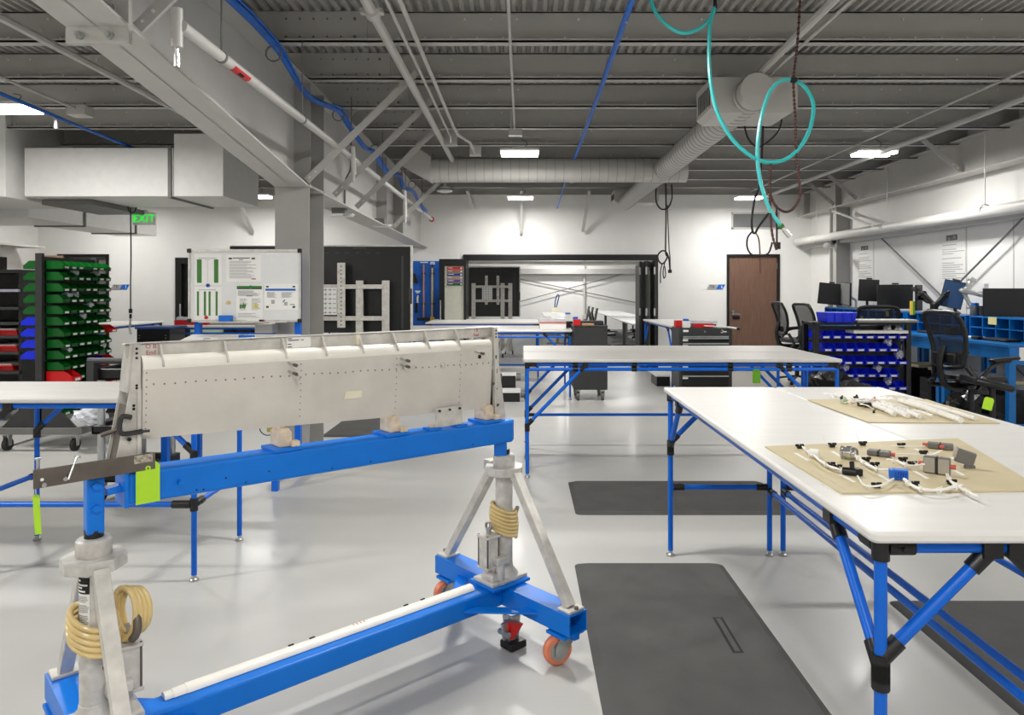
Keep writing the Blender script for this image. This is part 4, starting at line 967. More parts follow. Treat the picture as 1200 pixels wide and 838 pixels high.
for u in us:
    if u > 1.36: break
    zt = 1.297 - 0.012*(u-UL)/(UR-UL); r = 0.0315; zc = zt-0.030
    rows.append([C(u, -0.006+r*math.cos(math.radians(q)), zc+r*math.sin(math.radians(q))) for q in range(-28, 200, 19)])
n = len(rows[0]); vv = [p for r in rows for p in r]
m.add(vv, [(i*n+k, i*n+k+1, (i+1)*n+k+1, (i+1)*n+k) for i in range(len(rows)-1) for k in range(n-1)]).build('leading_edge', 'aileron_nose', ai)
def skinpt(u, t, out=0.0):
    zt = 1.297 - 0.012*(u-UL)/(UR-UL); zb_ = zbot(u); 
    return C(u, 0.008+0.016*t+0.004*math.sin(PI*t)+out, zb_+(zt-zb_)*t)
rv = MB()
for i in range(44):
    u = UL+0.03+i*(UR-UL-0.05)/43; q = skinpt(u, 0.66-0.005*math.sin(i)); rv.cyl(q-V*0.001, q+V*0.0016, 0.0029, 6)
for u0 in (0.135, 0.63, 1.02, 1.33):
    for k in range(9):
        q = skinpt(u0, 0.12+0.085*k); rv.cyl(q-V*0.001, q+V*0.0014, 0.0022, 6)
rvo = rv.build('rivet', 'connector_grey', ai); rvo['kind'] = 'stuff'
for px, t in ((335,0.83),(335,0.72),(466,0.80),(466,0.72),(553,0.84)):
    q = skinpt(upx(px), t); MB().cyl(q, q+V*0.045+U*0.004-ZV*0.006, 0.0045, 8).build('pin', 'zinc', ai); MB().cyl(q+V*0.035+U*0.003-ZV*0.005, q+V*0.052+U*0.004-ZV*0.007, 0.006, 8).build('pin_head', 'raw_steel', ai)
q = skinpt(upx(558), 0.76); MB().cyl(q-V*0.002, q+V*0.002, 0.0085, 12).build('hole', 'ink_black', ai)
for px, t in ((346,0.62),(468,0.66),(481,0.665),(515,0.67)):
    q = skinpt(upx(px), t); MB().ring(q, q+V*0.0012, 0.012 if px>500 else 0.008, 0.011 if px>500 else 0.0073, 18).build('pen_circle', 'ink_light', ai)
a = upx(400); b_ = upx(421)
MB().prism([skinpt(a,0.30,0.002), skinpt(b_,0.30,0.002), skinpt(b_,0.40,0.002), skinpt(a+0.006,0.40,0.002)], V*0.0015).build('tape_piece', 'tape', ai, smooth=False)
pl0, pl1 = upx(504.5), upx(535.5)
pl_ = MB().prism([C(pl0,0.030,0.945), C(pl1,0.030,0.945), C(pl1,0.030,1.025), C(pl0,0.030,1.022)], V*0.008).build('trailing_bracket', 'aluminium', ai, smooth=False, bev=0.003)
for t in (0.12,0.5,0.88): q = C(pl0+(pl1-pl0)*t,0.038,1.012); MB().cyl(q, q+V*0.006, 0.005, 8).build('bolt', 'black_metal', pl_)
# ---- aluminium holding fixture : end brackets, top bar with fins
fx = thing('holding_fixture', 'worn aluminium holding frame around the aileron with finned top bar', 'fixture', C(0.8,-0.05,0.97))
u0, u1 = 0.085, 1.525
MB().obox(C((u0+u1)/2,-0.018,1.3135), (u1-u0,0.010,0.043), AX).obox(C((u0+u1)/2,-0.038,1.331), (u1-u0,0.05,0.008), AX).build('top_bar', 'aluminium', fx, smooth=False, bev=0.002)
for px in (187, 262.5, 331, 378, 421, 461, 498, 534):
    u = upx(px)
    MB().prism([C(u,-0.014,1.331), C(u,-0.006,1.331), C(u,0.014,1.298), C(u,0.031,1.268), C(u,0.031,1.262), C(u,0.026,1.262), C(u,0.012,1.288), C(u,-0.014,1.294)], U*0.007).build('fin', 'aluminium', fx, smooth=False, bev=0.002)
def bracket(u, sg):                      # u : inner edge, sg : outward direction along the beam
    zb0 = zbeam(u)+BH/2
    def outline(v, du=0.0): return [C(u+du*sg,v,zb0), C(u+du*sg,v,1.335), C(u+sg*(0.018+du),v,1.335), C(u+sg*(0.030+du),v,1.19), C(u+sg*(0.072+du),v,zb0)]
    MB().prism(outline(0.016), V*0.006).build('front_plate', 'aluminium', fx, smooth=False, bev=0.001)
    MB().prism(outline(-0.075, 0.004), V*0.006).build('rear_plate', 'aluminium', fx, smooth=False, bev=0.001)
    MB().prism([C(u+sg*0.018,-0.075,1.335), C(u+sg*0.018,0.016,1.335), C(u+sg*0.030,0.016,1.19), C(u+sg*0.030,-0.075,1.19)], U*0.004*sg).build('upper_web', 'aluminium', fx, smooth=False)
    MB().prism([C(u+sg*0.062,-0.07,zb0), C(u+sg*0.062,0.016,zb0), C(u+sg*0.030,0.016,1.15), C(u+sg*0.030,-0.07,1.15)], U*0.004*sg).build('lower_web', 'raw_steel', fx, smooth=False)
    MB().prism([C(u,0.022,zb0), C(u,0.022,1.20), C(u+sg*0.010,0.022,1.20), C(u+sg*0.010,0.022,zb0)], V*0.010).build('inner_rib', 'aluminium', fx, smooth=False)
    MB().prism([C(u,0.022,1.19), C(u+sg*0.03,0.022,1.19), C(u+sg*0.018,0.022,1.335), C(u,0.022,1.335)], V*0.004).build('hole_strip', 'aluminium', fx, smooth=False)
    for zq in (1.322,1.308,1.294,1.212,1.204): MB().cyl(C(u+sg*0.011,0.0255,zq), C(u+sg*0.011,0.0268,zq), 0.004, 8).build('bolt_hole', 'ink_black', fx)
    for zq in (1.152,1.142,1.07): MB().cyl(C(u+sg*0.018,0.0215,zq), C(u+sg*0.018,0.0232,zq), 0.0045, 8).build('bolt_hole', 'ink_black', fx)
bracket(0.118, -1); bracket(1.508, 1)
# toggle clamp on the left bracket, pin on the right one
MB().tube(spline([C(0.09,0.035,1.12), C(0.065,0.038,1.125), C(0.058,0.038,1.10), C(0.066,0.038,1.075), C(0.12,0.038,1.075)],5), 0.0075, 8).build('clamp_handle', 'dark_grey', fx)
MB().cyl(C(0.1,0.03,1.074), C(0.14,0.038,1.074), 0.004, 8).cyl(C(0.085,0.03,1.055),C(0.085,0.036,1.055),0.006,8).build('clamp_pin', 'black_metal', fx)
MB().cyl(C(0.03,-0.06,1.06), C(0.08,-0.05,1.075), 0.007, 8).build('rusty_pin', 'raw_steel', fx)
MB().lathe(C(0.1,0.03,0.985),[(0.0,0),(0.012,0.002),(0.014,0.012),(0.008,0.018),(0,0.02)],14,V).build('chrome_knob','chrome',fx)
MB().cyl(C(1.56,0.0,1.10),C(1.50,0.03,1.095),0.006,8).lathe(C(1.56,-0.01,1.12),[(0,-0.02),(0.018,-0.012),(0.02,0.01),(0,0.02)],10).build('side_clamp','raw_steel',fx)
MB().cyl(C(1.565,0.0,1.0),C(1.52,0.03,1.0),0.006,8).build('side_pin','black_metal',fx)
MB().obox(C(upx(420),-0.008,1.312),(0.012,0.014,0.036),AX).build('tape_tab','tape',fx)
ub = upx(170); text_part('marker_text', 'O B\nEnd', 0.019, C(ub+0.020,-0.0125,1.3145), U, ZV, 'ink_red', fx, 0.0006)
ub = upx(560); text_part('marker_text', 'I B\nEnd', 0.019, C(ub,-0.0125,1.3145), U, ZV, 'ink_red', fx, 0.0006)
ua, ub = upx(338), upx(366)
st = MB().prism([C(ua,-0.0128,1.294),C(ub,-0.0128,1.294),C(ub,-0.0128,1.331),C(ua,-0.0128,1.331)], V*0.0008).build('label_sticker', 'card_white', fx, smooth=False)
ln = MB()
for zq, a, b2 in ((1.327,.03,.2),(1.321,.05,.5),(1.321,.58,.7),(1.308,.03,.18),(1.298,.03,.2)): ln.obox(C(ua+(ub-ua)*(a+b2)/2,-0.0117,zq),((ub-ua)*(b2-a),0.0006,0.003),AX)
ln.build('sticker_print', 'ink', st)
MB().obox(C(ua+(ub-ua)*.42,-0.0115,1.304),((ub-ua)*.3,0.0008,0.018),AX).build('price_slip','card_white',st)
# raw steel plate at the left end
sp = MB().prism([C(-0.158,0.058,0.958), C(0.148,0.058,0.963), C(0.148,0.058,1.012), C(-0.158,0.058,1.010)], V*0.006).build('steel_plate', 'raw_steel', smooth=False, bev=0.001)
tag(sp, 'bare brown grey steel plate sticking out at the left end of the beam', 'plate')
MB().obox(C(0.115,0.065,0.998),(0.05,0.002,0.024),AX).build('weld_patch','weld',sp)
for u, z, m_ in ((-0.135,0.968,'zinc'),(-0.085,0.976,'zinc')): MB().cyl(C(u,0.064,z),C(u,0.078,z),0.006,8).build('bolt',m_,sp)
MB().cyl(C(-0.138,0.0635,0.981),C(-0.138,0.0648,0.981),0.0045,10).build('hole','card_white',sp)
MB().cyl(C(-0.145,0.045,0.985),C(-0.145,0.045,1.035),0.004,8).cyl(C(-0.145,0.045,1.033),C(-0.145,0.045,1.038),0.008,8).build('clevis_pin','zinc',sp)
MB().cyl(C(-0.078,0.072,0.972),C(-0.055,0.055,1.028),0.0035,8).cyl(C(-0.052,0.053,1.026),C(-0.0505,0.052,1.030),0.008,8).build('clevis_pin','zinc',sp)
tagcard('bright lime tag hanging on the front of the blue beam', C(0.128,0.062,0.925), 0.066, 0.122, 'lime_tag', nrm=V)
tw_ = tagcard('narrow twisted lime tag on a string below the steel plate', P(43.5,603,2.0), 0.016, 0.11, 'lime_tag', nrm=(0.4,-1,0), rx=0.05, hole=False)
MB().cyl(P(41.5,566,2.0),P(42,580,2.0),0.0012,5).build('string','wire_white',tw_)
# ================================================================= HARNESS BOARDS ON THE RIGHT BENCHES
TT = 0.945
def T(px, py, z=TT):                     # pixel on a horizontal plane at height z
    Y = (CH-z)*F/(py-CY); return Vector(((px-CX)*Y/F, Y, z))
hb = MB().prism([T(896.5,524.5), T(986,579.5), T(1225,576.5), T(1122,515)], ZV*0.005).build('harness_board', 'tan_board', smooth=False); tag(hb, 'tan harness layout board with connectors, near one on the bench', 'board', 'tan harness boards')
hb2 = MB().prism([T(946,469), T(1018,496), T(1172,497), T(1086,469)], ZV*0.005).build('harness_board', 'tan_board', smooth=False); tag(hb2, 'tan harness board under the white wire bundles, far one', 'board', 'tan harness boards')
ZB = TT+0.0052
for px, py in ((939,535),(982,533),(992,560),(1036,560),(1078,556),(1120,552),(1080,530),(1122,540)):
    a = T(px-7,py-4,ZB); b = T(px+9,py+5,ZB); d = (b-a).normalized(); s = d.cross(ZV)*0.006
    MB().prism([a-s,b-s,b+s,a+s], ZV*0.0006).build('paper_strip', 'card_white', hb, smooth=False)
# handwriting on the near board
hw = MB(); rn = random.Random(5)
for (px, py) in ((953,553),(962,558),(972,563),(968,571),(980,568),(987,572),(936,549)):
    a = T(px-5,py-3,ZB); b = T(px+5,py+3,ZB); d = (b-a).normalized(); s = d.cross(ZV)*0.003
    for k in range(5):
        q = a+d*(b-a).length*(k/5); e = q+d*0.004+s*rn.choice((-1,1)); hw.prism([q, e, e+d*0.0015, q+d*0.0015], ZV*0.0004)
hw.build('handwriting', 'ink_light', hb, smooth=False)
def wire(lab, pts, r, z=0.012, m='wire_white', strands=3, ties=True):
    base = [T(a, b, TT+0.005+(c if c is not None else z)) for a, b, *cc in [(p+(None,))[:3] if len(p) == 2 else p for p in pts] for c in [cc[0] if cc else None]]
    sp = spline(base, 6); o = None
    t = thing('wire_harness', lab, 'wire', base[0]*0+Vector((base[0].x, base[0].y, TT+0.005)), 'white wire harnesses')
    for k in range(strands):
        ph = 2*PI*k/max(strands,1)
        q = [p+Vector((math.cos(ph+i*0.35)*r*0.9, math.sin(ph+i*0.35)*r*0.9, abs(math.sin(ph+i*0.35))*r*0.6)) if strands > 1 else p for i, p in enumerate(sp)]
        MB().tube(q, r if strands == 1 else r*0.75, 7).build('wire_strand', m, t)
    if ties:
        for i in range(4, len(sp)-3, 7): 
            d = (sp[i+1]-sp[i]).normalized(); MB().ring(sp[i]-d*0.002, sp[i]+d*0.002, r*2.3, r*1.6, 10).cyl(sp[i]+ZV*r*2, sp[i]+ZV*r*2+d.cross(ZV)*0.012+ZV*0.006, 0.0012, 5).build('cable_tie', 'wire_white', t)
    return t
def clip(px, py, lab=None, par=None):
    c = T(px, py, ZB); return MB().obox(c+ZV*0.005, (0.018,0.012,0.01)).obox(c+ZV*0.011+Vector((0.008,0,0)), (0.014,0.006,0.008)).obox(c+ZV*0.011-Vector((0.009,0.002,0)), (0.012,0.006,0.008)).build('wire_clip', 'black_plastic', par, bev=0.001)
for px, py in ((937,525.5),(973,547),(981,550),(975,524),(1015,541),(1025,547),(1027,571.5),(1056,524),(1082,533),(1058,541),(1069,546),(1071,570),(1115,568),(1011,522)): clip(px, py, par=hb)
wire('white wire run from the far left corner of the near board to the black plug', [(941,524),(948,531),(955,535),(968,545),(985,551),(990,552)], 0.0032)
q = T(953,532,ZB+0.012); o = MB().lathe(q+Vector((-0.012,0.012,0)), [(0,0),(0.011,0.002),(0.016,0.008),(0.016,0.026),(0.012,0.034),(0.0,0.036)], 14, (0.8,-0.6,0.05)).build('wrapped_plug', 'wire_white'); tag(o, 'white wrapped plug at the left of the near board', 'connector', 'harness connectors')
q = T(999,553,ZB+0.01)
o = MB().cyl(q+Vector((-0.025,0.012,0)), q+Vector((0.018,-0.012,0)), 0.012, 12).cyl(q+Vector((0.0,0,0)), q+Vector((0.0,0.005,0.03)), 0.007, 10).obox(q+Vector((0.012,-0.006,0.002)),(0.02,0.03,0.02)).build('black_plug', 'black_plastic', bev=0.002); tag(o, 'black multi part plug near the front of the near board', 'connector', 'harness connectors')
wire('thin white wire from the black plug curving to the blue connector', [(1005,558),(1012,568),(1022,570),(1035,568),(1047,561)], 0.0028, strands=1, ties=False)
q = T(997,531,ZB+0.02)
dirc = Vector((0.75,-0.62,0.05)).normalized()
o = MB().lathe(q-dirc*0.03, [(0.016,0),(0.0215,0.002),(0.0215,0.008),(0.018,0.010),(0.018,0.018),(0.0225,0.020),(0.0225,0.034),(0.019,0.036),(0.019,0.046),(0.014,0.05)], 20, dirc).build('round_connector', 'chrome'); tag(o, 'round ribbed metal connector on the near board', 'connector', 'harness connectors')
wire('white wire bundle leaving the round metal connector', [(1003,535,0.02),(1008,539,0.014),(1015,544),(1028,550),(1042,551.5)], 0.0036, strands=4)
def dsub(px, py, L, W, H, ang, lab, faces=False, tilt=0.0):
    c = T(px, py, ZB)+ZV*(H/2); a = Vector((math.cos(ang), math.sin(ang), 0)); b = ZV.cross(a)
    t = thing('connector_shell', lab, 'connector', (c.x, c.y, ZB), 'harness connectors')
    for s in (-1,1): MB().obox(c+a*s*L*0.26, (L*0.46,W,H), (a,b,ZV)).build('shell_half', 'connector_grey', t, bev=0.004)
    MB().obox(c, (L*0.07,W*1.05,H*1.04), (a,b,ZV)).build('clamp_band', 'dark_grey', t, bev=0.001)
    if faces:
        for s in (-1,1): MB().obox(c+a*s*L*0.26-b*W*0.5, (L*0.40,0.002,H*0.86), (a,b,ZV)).build('face_plate', 'connector_face', t)
    return t, c, a, b
d1_, c1_, a1_, b1_ = dsub(1030, 534, 0.070, 0.038, 0.018, -0.62, 'flat grey connector shell behind the round connector')
q = c1_+a1_*0.036; MB().cyl(q, q+a1_*0.012, 0.006, 10).build('red_boot', 'heatshrink_red', d1_)
d2_, c2_, a2_, b2_ = dsub(1098, 555, 0.072, 0.024, 0.05, -0.65, 'upright grey connector shell with pale faces on the near board', True)
for s in (-1,1): q = c2_+a2_*s*0.035; MB().cyl(q, q+a2_*s*0.014, 0.007, 10).build('red_boot', 'heatshrink_red', d2_)
d3_, c3_, a3_, b3_ = dsub(1102, 526, 0.080, 0.034, 0.02, -0.55, 'flat grey connector shell at the back edge of the near board')
for s, dd in ((-1,0.0),(0.3,0.03)): q = c3_+a3_*s*0.04-b3_*dd*0.6; MB().cyl(q, q-a3_*0.014, 0.006, 10).build('red_boot', 'heatshrink_red', d3_)
q = T(1131,548,ZB); t = thing('connector_hood', 'tilted grey connector hood standing alone on the near board', 'connector', q, 'harness connectors')
aa = Vector((0.80,-0.45,-0.25)).normalized(); bb_ = Vector((0.4,0.9,0)).normalized(); cc_ = aa.cross(bb_)
MB().obox(q+ZV*0.032, (0.052,0.02,0.042), (aa,bb_,cc_)).build('hood', 'connector_grey', t, bev=0.003)
MB().obox(q+ZV*0.040-aa*0.026, (0.008,0.022,0.034), (aa,bb_,cc_)).build('hood_mouth', 'connector_face', t, bev=0.002)
MB().obox(q+ZV*0.006+aa*0.012, (0.03,0.016,0.014)).build('hood_foot', 'connector_grey', t, bev=0.003)
wire('white wires between the flat shell and the upright shell', [(1040,539),(1052,541),(1064,546),(1075,546),(1082,544.5,0.03)], 0.0034, strands=4)
wire('white wire arc at the back right of the near board', [(1044,523),(1062,523.5),(1084,523,0.012)], 0.0022, strands=2, ties=False)
wire('white wire arc returning to the back edge shell', [(1052,532),(1072,533),(1092,533),(1103,528)], 0.0026, strands=2)
bq = T(1055,562,ZB); t = thing('blue_connector', 'bright blue rectangular connector on the near board', 'connector', bq, 'harness connectors')
ba = Vector((0.85,-0.35,0)).normalized(); bb2 = ZV.cross(ba)
MB().obox(bq+ZV*0.016, (0.040,0.028,0.028), (ba,bb2,ZV)).obox(bq+ZV*0.016-ba*0.024, (0.012,0.024,0.024), (ba,bb2,ZV)).build('shell', 'connector_blue', t, bev=0.002)
fr = MB()
for k in range(5): fr.obox(bq+ZV*0.016+ba*(-0.013+0.0065*k)-bb2*0.0145, (0.003,0.002,0.018), (ba,bb2,ZV))
fr.build('slots', 'magnet_blue', t)
wire('thick white wire bundle sweeping from the blue connector along the front', [(1060,562,0.018),(1068,569),(1082,574),(1100,575),(1116,572),(1126,569)], 0.0036, strands=4)
wire('white wires dropping from the upright shell over the board edge', [(1110,556,0.03),(1114,564,0.012),(1124,571),(1135,577),(1146,582)], 0.0030, strands=3)
wire('fine loose wire ends rising at the board rear', [(1010,522,0.0),(1005,512,0.03),(998,500,0.05)], 0.0008, strands=2, ties=False)
wire('fine loose wire end beside the left strip', [(975,524,0.0),(967,518,0.02),(965,510,0.04)], 0.0008, strands=1, ties=False)
# far board: white bundles
def bundle(lab, a, b, r, z=0.015):
    p0 = T(*a, TT+0.005+z); p1 = T(*b, TT+0.005+z*0.7); t = thing('wire_bundle', lab, 'wire', Vector((p0.x,p0.y,TT+0.005)), 'white wire bundles')
    mid = (p0+p1)/2+ZV*0.004
    sp = spline([p0, mid, p1], 6); MB().tube(sp, r, 9).build('sleeve', 'wire_white', t)
    for i in (2,5,8,11): 
        d = (sp[i+1]-sp[i]).normalized(); MB().ring(sp[i]-d*0.002, sp[i]+d*0.002, r*1.18, r*0.98, 10).cyl(sp[i]+ZV*r, sp[i]+ZV*(r+0.008)+d*0.01, 0.0012, 5).build('cable_tie', 'wire_white', t)
    for k in range(4):
        e = p0 + Vector((random.uniform(-0.09,-0.03), random.uniform(-0.02,0.08), random.uniform(0.0,0.02))); MB().tube(spline([p0, (p0+e)/2+ZV*0.012, e],4), 0.0022, 5).build('loose_lead', 'wire_white', t)
bundle('white sleeved bundle on the far board, front left', (1022,474), (1048,485.5), 0.010)
bundle('white sleeved bundle on the far board, second from front', (1026,473), (1064,487.5), 0.011)
bundle('white sleeved bundle on the far board, middle one', (1034,472), (1078,488.5), 0.011)
bundle('long white sleeved bundle on the far board, rear right', (1054,469), (1126,492.5), 0.013)
bundle('longest thin white bundle along the far board right edge', (1066,469), (1143,490.5), 0.009)
bundle('short white bundle lying crosswise on the far board', (1068,481), (1093,487.5), 0.006)
for i, (px, py, m, w_, lab) in enumerate(((978,466,'wire_white',0.02,'small white plug at the rear left of the far board'),(986,468,'black_plastic',0.018,'small dark plug beside the white plug on the far board'),(989,473,'glass_green',0.03,'pale green terminal block on the far board'),(1003,468,'black_plastic',0.022,'black upright plug on the far board'),(1010,476,'black_plastic',0.035,'cluster of black connectors on the far board'),(1018,478,'black_plastic',0.03,'black angled connector at the bundle ends on the far board'),(1024,470,'heatshrink_red',0.02,'small pink sleeve on the far board'),(999,473,'heatshrink_red',0.016,'small pink connector at the left of the far board'),(1024,484,'black_plastic',0.014,'small black clip in front of the far bundles'))):
    q = T(px, py, ZB); a_ = random.uniform(0,3)
    o = MB().obox(q+ZV*w_*0.35, (w_,w_*0.7,w_*0.7), (Vector((math.cos(a_),math.sin(a_),0)), Vector((-math.sin(a_),math.cos(a_),0)), ZV)).cyl(q+ZV*w_*0.5, q+ZV*w_*0.9+Vector((0.01,0.01,0)), w_*0.25, 8).build('small_connector', m, bev=0.002); tag(o, lab, 'connector', 'harness connectors')
for a, b in (((966,461),(984,467)),((990,472),(1012,472)),((1000,470),(1030,474)),((1008,474),(1024,480)),((996,466),(1010,474))):
    wire('short loose white leads on the far board, %s' % {966:'rear left corner',990:'beside the green block',1000:'over the black plugs',1008:'in front of the black cluster',996:'near the upright plug'}[a[0]], [a, ((a[0]+b[0])/2, (a[1]+b[1])/2-1.5, 0.03), b], 0.0028, strands=2, ties=False)

# ================================================================= WHITEBOARD STAND
YW = 5.93
w0, w1_ = P(223,293,YW), P(354,377,YW)
ws = thing('whiteboard_stand', 'blue steel stand with white shelf carrying the whiteboard', 'stand', ((w0.x+w1_.x)/2, 5.7, 0))
xp0, xp1 = P(231,0,YW).x, P(348.5,0,YW).x
for x in (xp0, xp1):
    MB().box((x-0.024, YW+0.0, 0), (x+0.024, YW+0.048, 2.0 if False else w0.z-0.02)).build('post', 'blue_tube', ws, smooth=False, bev=0.003)
    MB().box((x-0.024, 5.38, 0), (x+0.024, 5.43, 1.02)).build('front_leg', 'blue_tube', ws, smooth=False, bev=0.003)
    MB().bar((x, 5.40, 1.01), (x, YW+0.02, 1.10), 0.045, 0.045).build('sloped_arm', 'blue_tube', ws, smooth=False)
    MB().box((x-0.02, 5.43, 0.1), (x+0.02, YW, 0.14)).build('foot_rail', 'blue_tube', ws, smooth=False)
MB().box((xp0, YW+0.01, 0.5), (xp1, YW+0.04, 0.54)).build('cross_rail', 'blue_tube', ws, smooth=False)
MB().prism([(xp0-0.03,5.42,1.04),(xp1+0.03,5.42,1.04),(xp1+0.03,YW-0.01,1.115),(xp0-0.03,YW-0.01,1.115)], ZV*0.018).build('white_shelf', 'white_paint', ws, smooth=False, bev=0.003)
q = Vector((P(268,0,5.6).x, 5.62, 1.092)); 
kp = MB().obox(q,(0.24,0.14,0.02),(Vector((1,0,0)),Vector((0,1,0.2)),Vector((0,-0.2,1)))).build('keypad_device','keyboard_grey',bev=0.004); tag(kp,'grey keypad device lying on the white shelf behind the aileron','device')
MB().obox(q+Vector((-0.03,0,0.011)),(0.12,0.09,0.004),(Vector((1,0,0)),Vector((0,1,0.2)),Vector((0,-0.2,1)))).build('keys','black_plastic',kp)
q = Vector((P(241,0,5.6).x, 5.62, 1.085)); o = MB().lathe(q,[(0.07,0),(0.07,0.006),(0.03,0.01),(0.026,0.035),(0.0,0.04)],16).build('metal_dial','zinc'); tag(o,'small round metal dial on the white shelf behind the aileron','dial')
q = Vector((P(289,0,5.75).x, 5.75, 1.124)); o = MB().obox(q,(0.11,0.06,0.03)).build('blue_tray','connector_blue',bev=0.004); tag(o,'small blue tray on the white shelf below the whiteboard','tray')
wb = thing('whiteboard', 'framed whiteboard with posted papers on the blue stand', 'whiteboard', ((w0.x+w1_.x)/2, YW-0.02, w1_.z))
yb_ = YW-0.03
MB().box((w0.x, yb_, w1_.z), (w1_.x, yb_+0.02, w0.z)).build('panel', 'board_white', wb, smooth=False)
MB().box((w0.x, yb_-0.01, w0.z-0.018), (w1_.x, yb_+0.022, w0.z+0.004)).box((w0.x, yb_-0.01, w1_.z), (w1_.x, yb_+0.022, w1_.z+0.016)).box((w0.x, yb_-0.01, w1_.z), (w0.x+0.014, yb_+0.022, w0.z)).box((w1_.x-0.014, yb_-0.01, w1_.z), (w1_.x, yb_+0.022, w0.z)).build('frame', 'aluminium', wb, smooth=False)
for x in (w0.x+0.008, w1_.x-0.008):
    for z in (w1_.z+0.008, w0.z-0.008): MB().obox((x, yb_-0.006, z), (0.034,0.026,0.034)).build('corner_cap', 'black_plastic', wb, bev=0.006)
MB().box((w0.x+0.1, yb_-0.05, w1_.z-0.004), (w1_.x-0.1, yb_, w1_.z+0.004)).build('pen_tray', 'aluminium', wb, smooth=False)
def B(px, py): return P(px, py, yb_)
def sheet(x0, y0, x1, y1, nm='paper_sheet', m='card_white', par=wb, dy=0.002):
    a, b = B(x0,y0), B(x1,y1); return MB().box((a.x, yb_-dy, b.z), (b.x, yb_-dy+0.0012, a.z)).build(nm, m, par, smooth=False)
def bars(par, lst, m, nm='print', dy=0.0032):
    mb = MB()
    for x0,y0,x1,y1 in lst: a, b = B(x0,y0), B(x1,y1); mb.box((a.x, yb_-dy, b.z), (b.x, yb_-dy+0.0008, a.z))
    return mb.build(nm, m, par, smooth=False)
s1 = sheet(228,298,260,334); [bars(s1, (q_,), 'print_green', 'green_bar') for q_ in ((231,304,236.5,331.5),(251,304,256,331.5))]; bars(s1, ((233,302.2,254,302.9),(243.5,305,243.7,331),(240,304.2,246,304.7)), 'ink_light')
s2 = sheet(228,336,260,376); [bars(s2, (q_,), 'print_green', 'green_bar') for q_ in ((231,341.5,233.3,370),(239,341.5,241.6,370),(244.6,341.5,247,370),(252.8,341.5,255.2,370))]; bars(s2, ((233,339.3,253,340),), 'ink_light')
def lines(x0, x1, y0, y1, n, rn=random.Random(9)): return [(x0, y0+(y1-y0)*k/n, x0+(x1-x0)*rn.uniform(0.6,1.0), y0+(y1-y0)*k/n+0.55) for k in range(n)]
s3 = sheet(265,299,306,330); bars(s3, lines(269,302,306,327,15), 'ink_light'); bars(s3, ((273,302,293,303),(280,304,285,304.8),(268,302,272,304),(295,302,299,304)), 'ink'); bars(s3, ((295,326.5,300,327.5),), 'ink_red')
s4 = sheet(277,334,308,375); bars(s4, ((277.7,335,307,338.6),), 'print_green', 'green_banner'); bars(s4, ((277.7,337.6,307,338.9),), 'ink_black', 'banner_edge', 0.0036); bars(s4, lines(279,306,340.5,347,7)+lines(281,291,350,364,11)+lines(295,306,350,364,11)+lines(279,304,367,373,4), 'ink_light'); bars(s4, ((289,346.3,296,347.2),), 'ink')
a = B(284.5,359); 
MB().prism([B(281,357)+Vector((0,-0.004,0)),B(281,361.5)+Vector((0,-0.004,0)),B(283,361.5)+Vector((0,-0.004,0)),B(283,357)+Vector((0,-0.004,0))],(0,0.001,0)).prism([B(283.7,357.5)+Vector((0,-0.004,0)),B(283.7,361),B(287.5,361.3),B(288.6,357),B(286.2,356.5),B(286,355),B(285,355),B(285,357)],(0,-0.004,0)).build('thumbs_up', 'print_green', s4, smooth=False)
MB().prism([B(296,361)+Vector((0,-0.003,0)),B(303.5,361)+Vector((0,-0.003,0)),B(299.8,354.8)+Vector((0,-0.003,0))],(0,-0.001,0)).build('warning_triangle', 'print_yellow', s4, smooth=False)
s5 = sheet(310,333,350,363); bars(s5, ((311.2,338.3,346.5,340.8),), 'print_blue', 'blue_banner'); bars(s5, lines(313,327,342.5,349,7)+lines(330,345,342.5,349,7)+[(318,351.5,322,356),(333,354,337,358)], 'ink_light'); bars(s5, ((312,335,315,337),(343,335,346,337),(312,358.5,315,361),(343,358.5,346,361),(340,356.5,345.5,357.3)), 'ink')
MB().prism([B(331,354)+Vector((0,-0.003,0)),B(333.5,351)+Vector((0,-0.003,0)),B(334.5,351.5)+Vector((0,-0.003,0)),B(332,354.6)+Vector((0,-0.003,0))],(0,-0.001,0)).build('small_figure','print_blue',s5,smooth=False)
for px, py, m, nm in ((244,334.5,'magnet_blue','blue'),(242,372,'magnet_red','red'),(268,354.5,'magnet_tan','tan'),(294,336.5,'magnet_green','green')):
    c = B(px,py); o = MB().cyl((c.x,yb_-0.002,c.z),(c.x,yb_-0.010,c.z),0.0145,18).build('round_magnet', m); tag(o, 'round %s magnet on the whiteboard' % nm, 'magnet', 'whiteboard magnets')
a, b = B(258.5,369.5), B(274,377.5); o = MB().box((a.x,yb_-0.045,b.z),(b.x,yb_-0.012,a.z)).build('board_eraser','connector_blue',bev=0.005); tag(o,'blue board eraser resting on the whiteboard tray','eraser')
a = B(291,377); b = B(311,377); o = MB().cyl((a.x,yb_-0.03,a.z+0.01),(b.x,yb_-0.03,b.z+0.01),0.008,10).build('marker_pen','card_white'); tag(o,'white marker pen with red end on the whiteboard tray','marker')
MB().cyl((a.x+0.1,yb_-0.03,a.z+0.01),(b.x-0.008,yb_-0.03,b.z+0.01),0.0085,10).build('cap','black_plastic',o); MB().cyl((b.x-0.008,yb_-0.03,b.z+0.01),(b.x,yb_-0.03,b.z+0.01),0.0085,10).build('red_end','red_bin',o)
# grey outlet boxes on the column below the board
a, b = P(316,378,6.3), P(333,388,6.3); o = MB().box((a.x-0.02,6.0,b.z),(b.x,6.15,a.z)).build('outlet_box','light_steel_paint',bev=0.006); tag(o,'grey electrical outlet box on the column below the whiteboard','outlet')

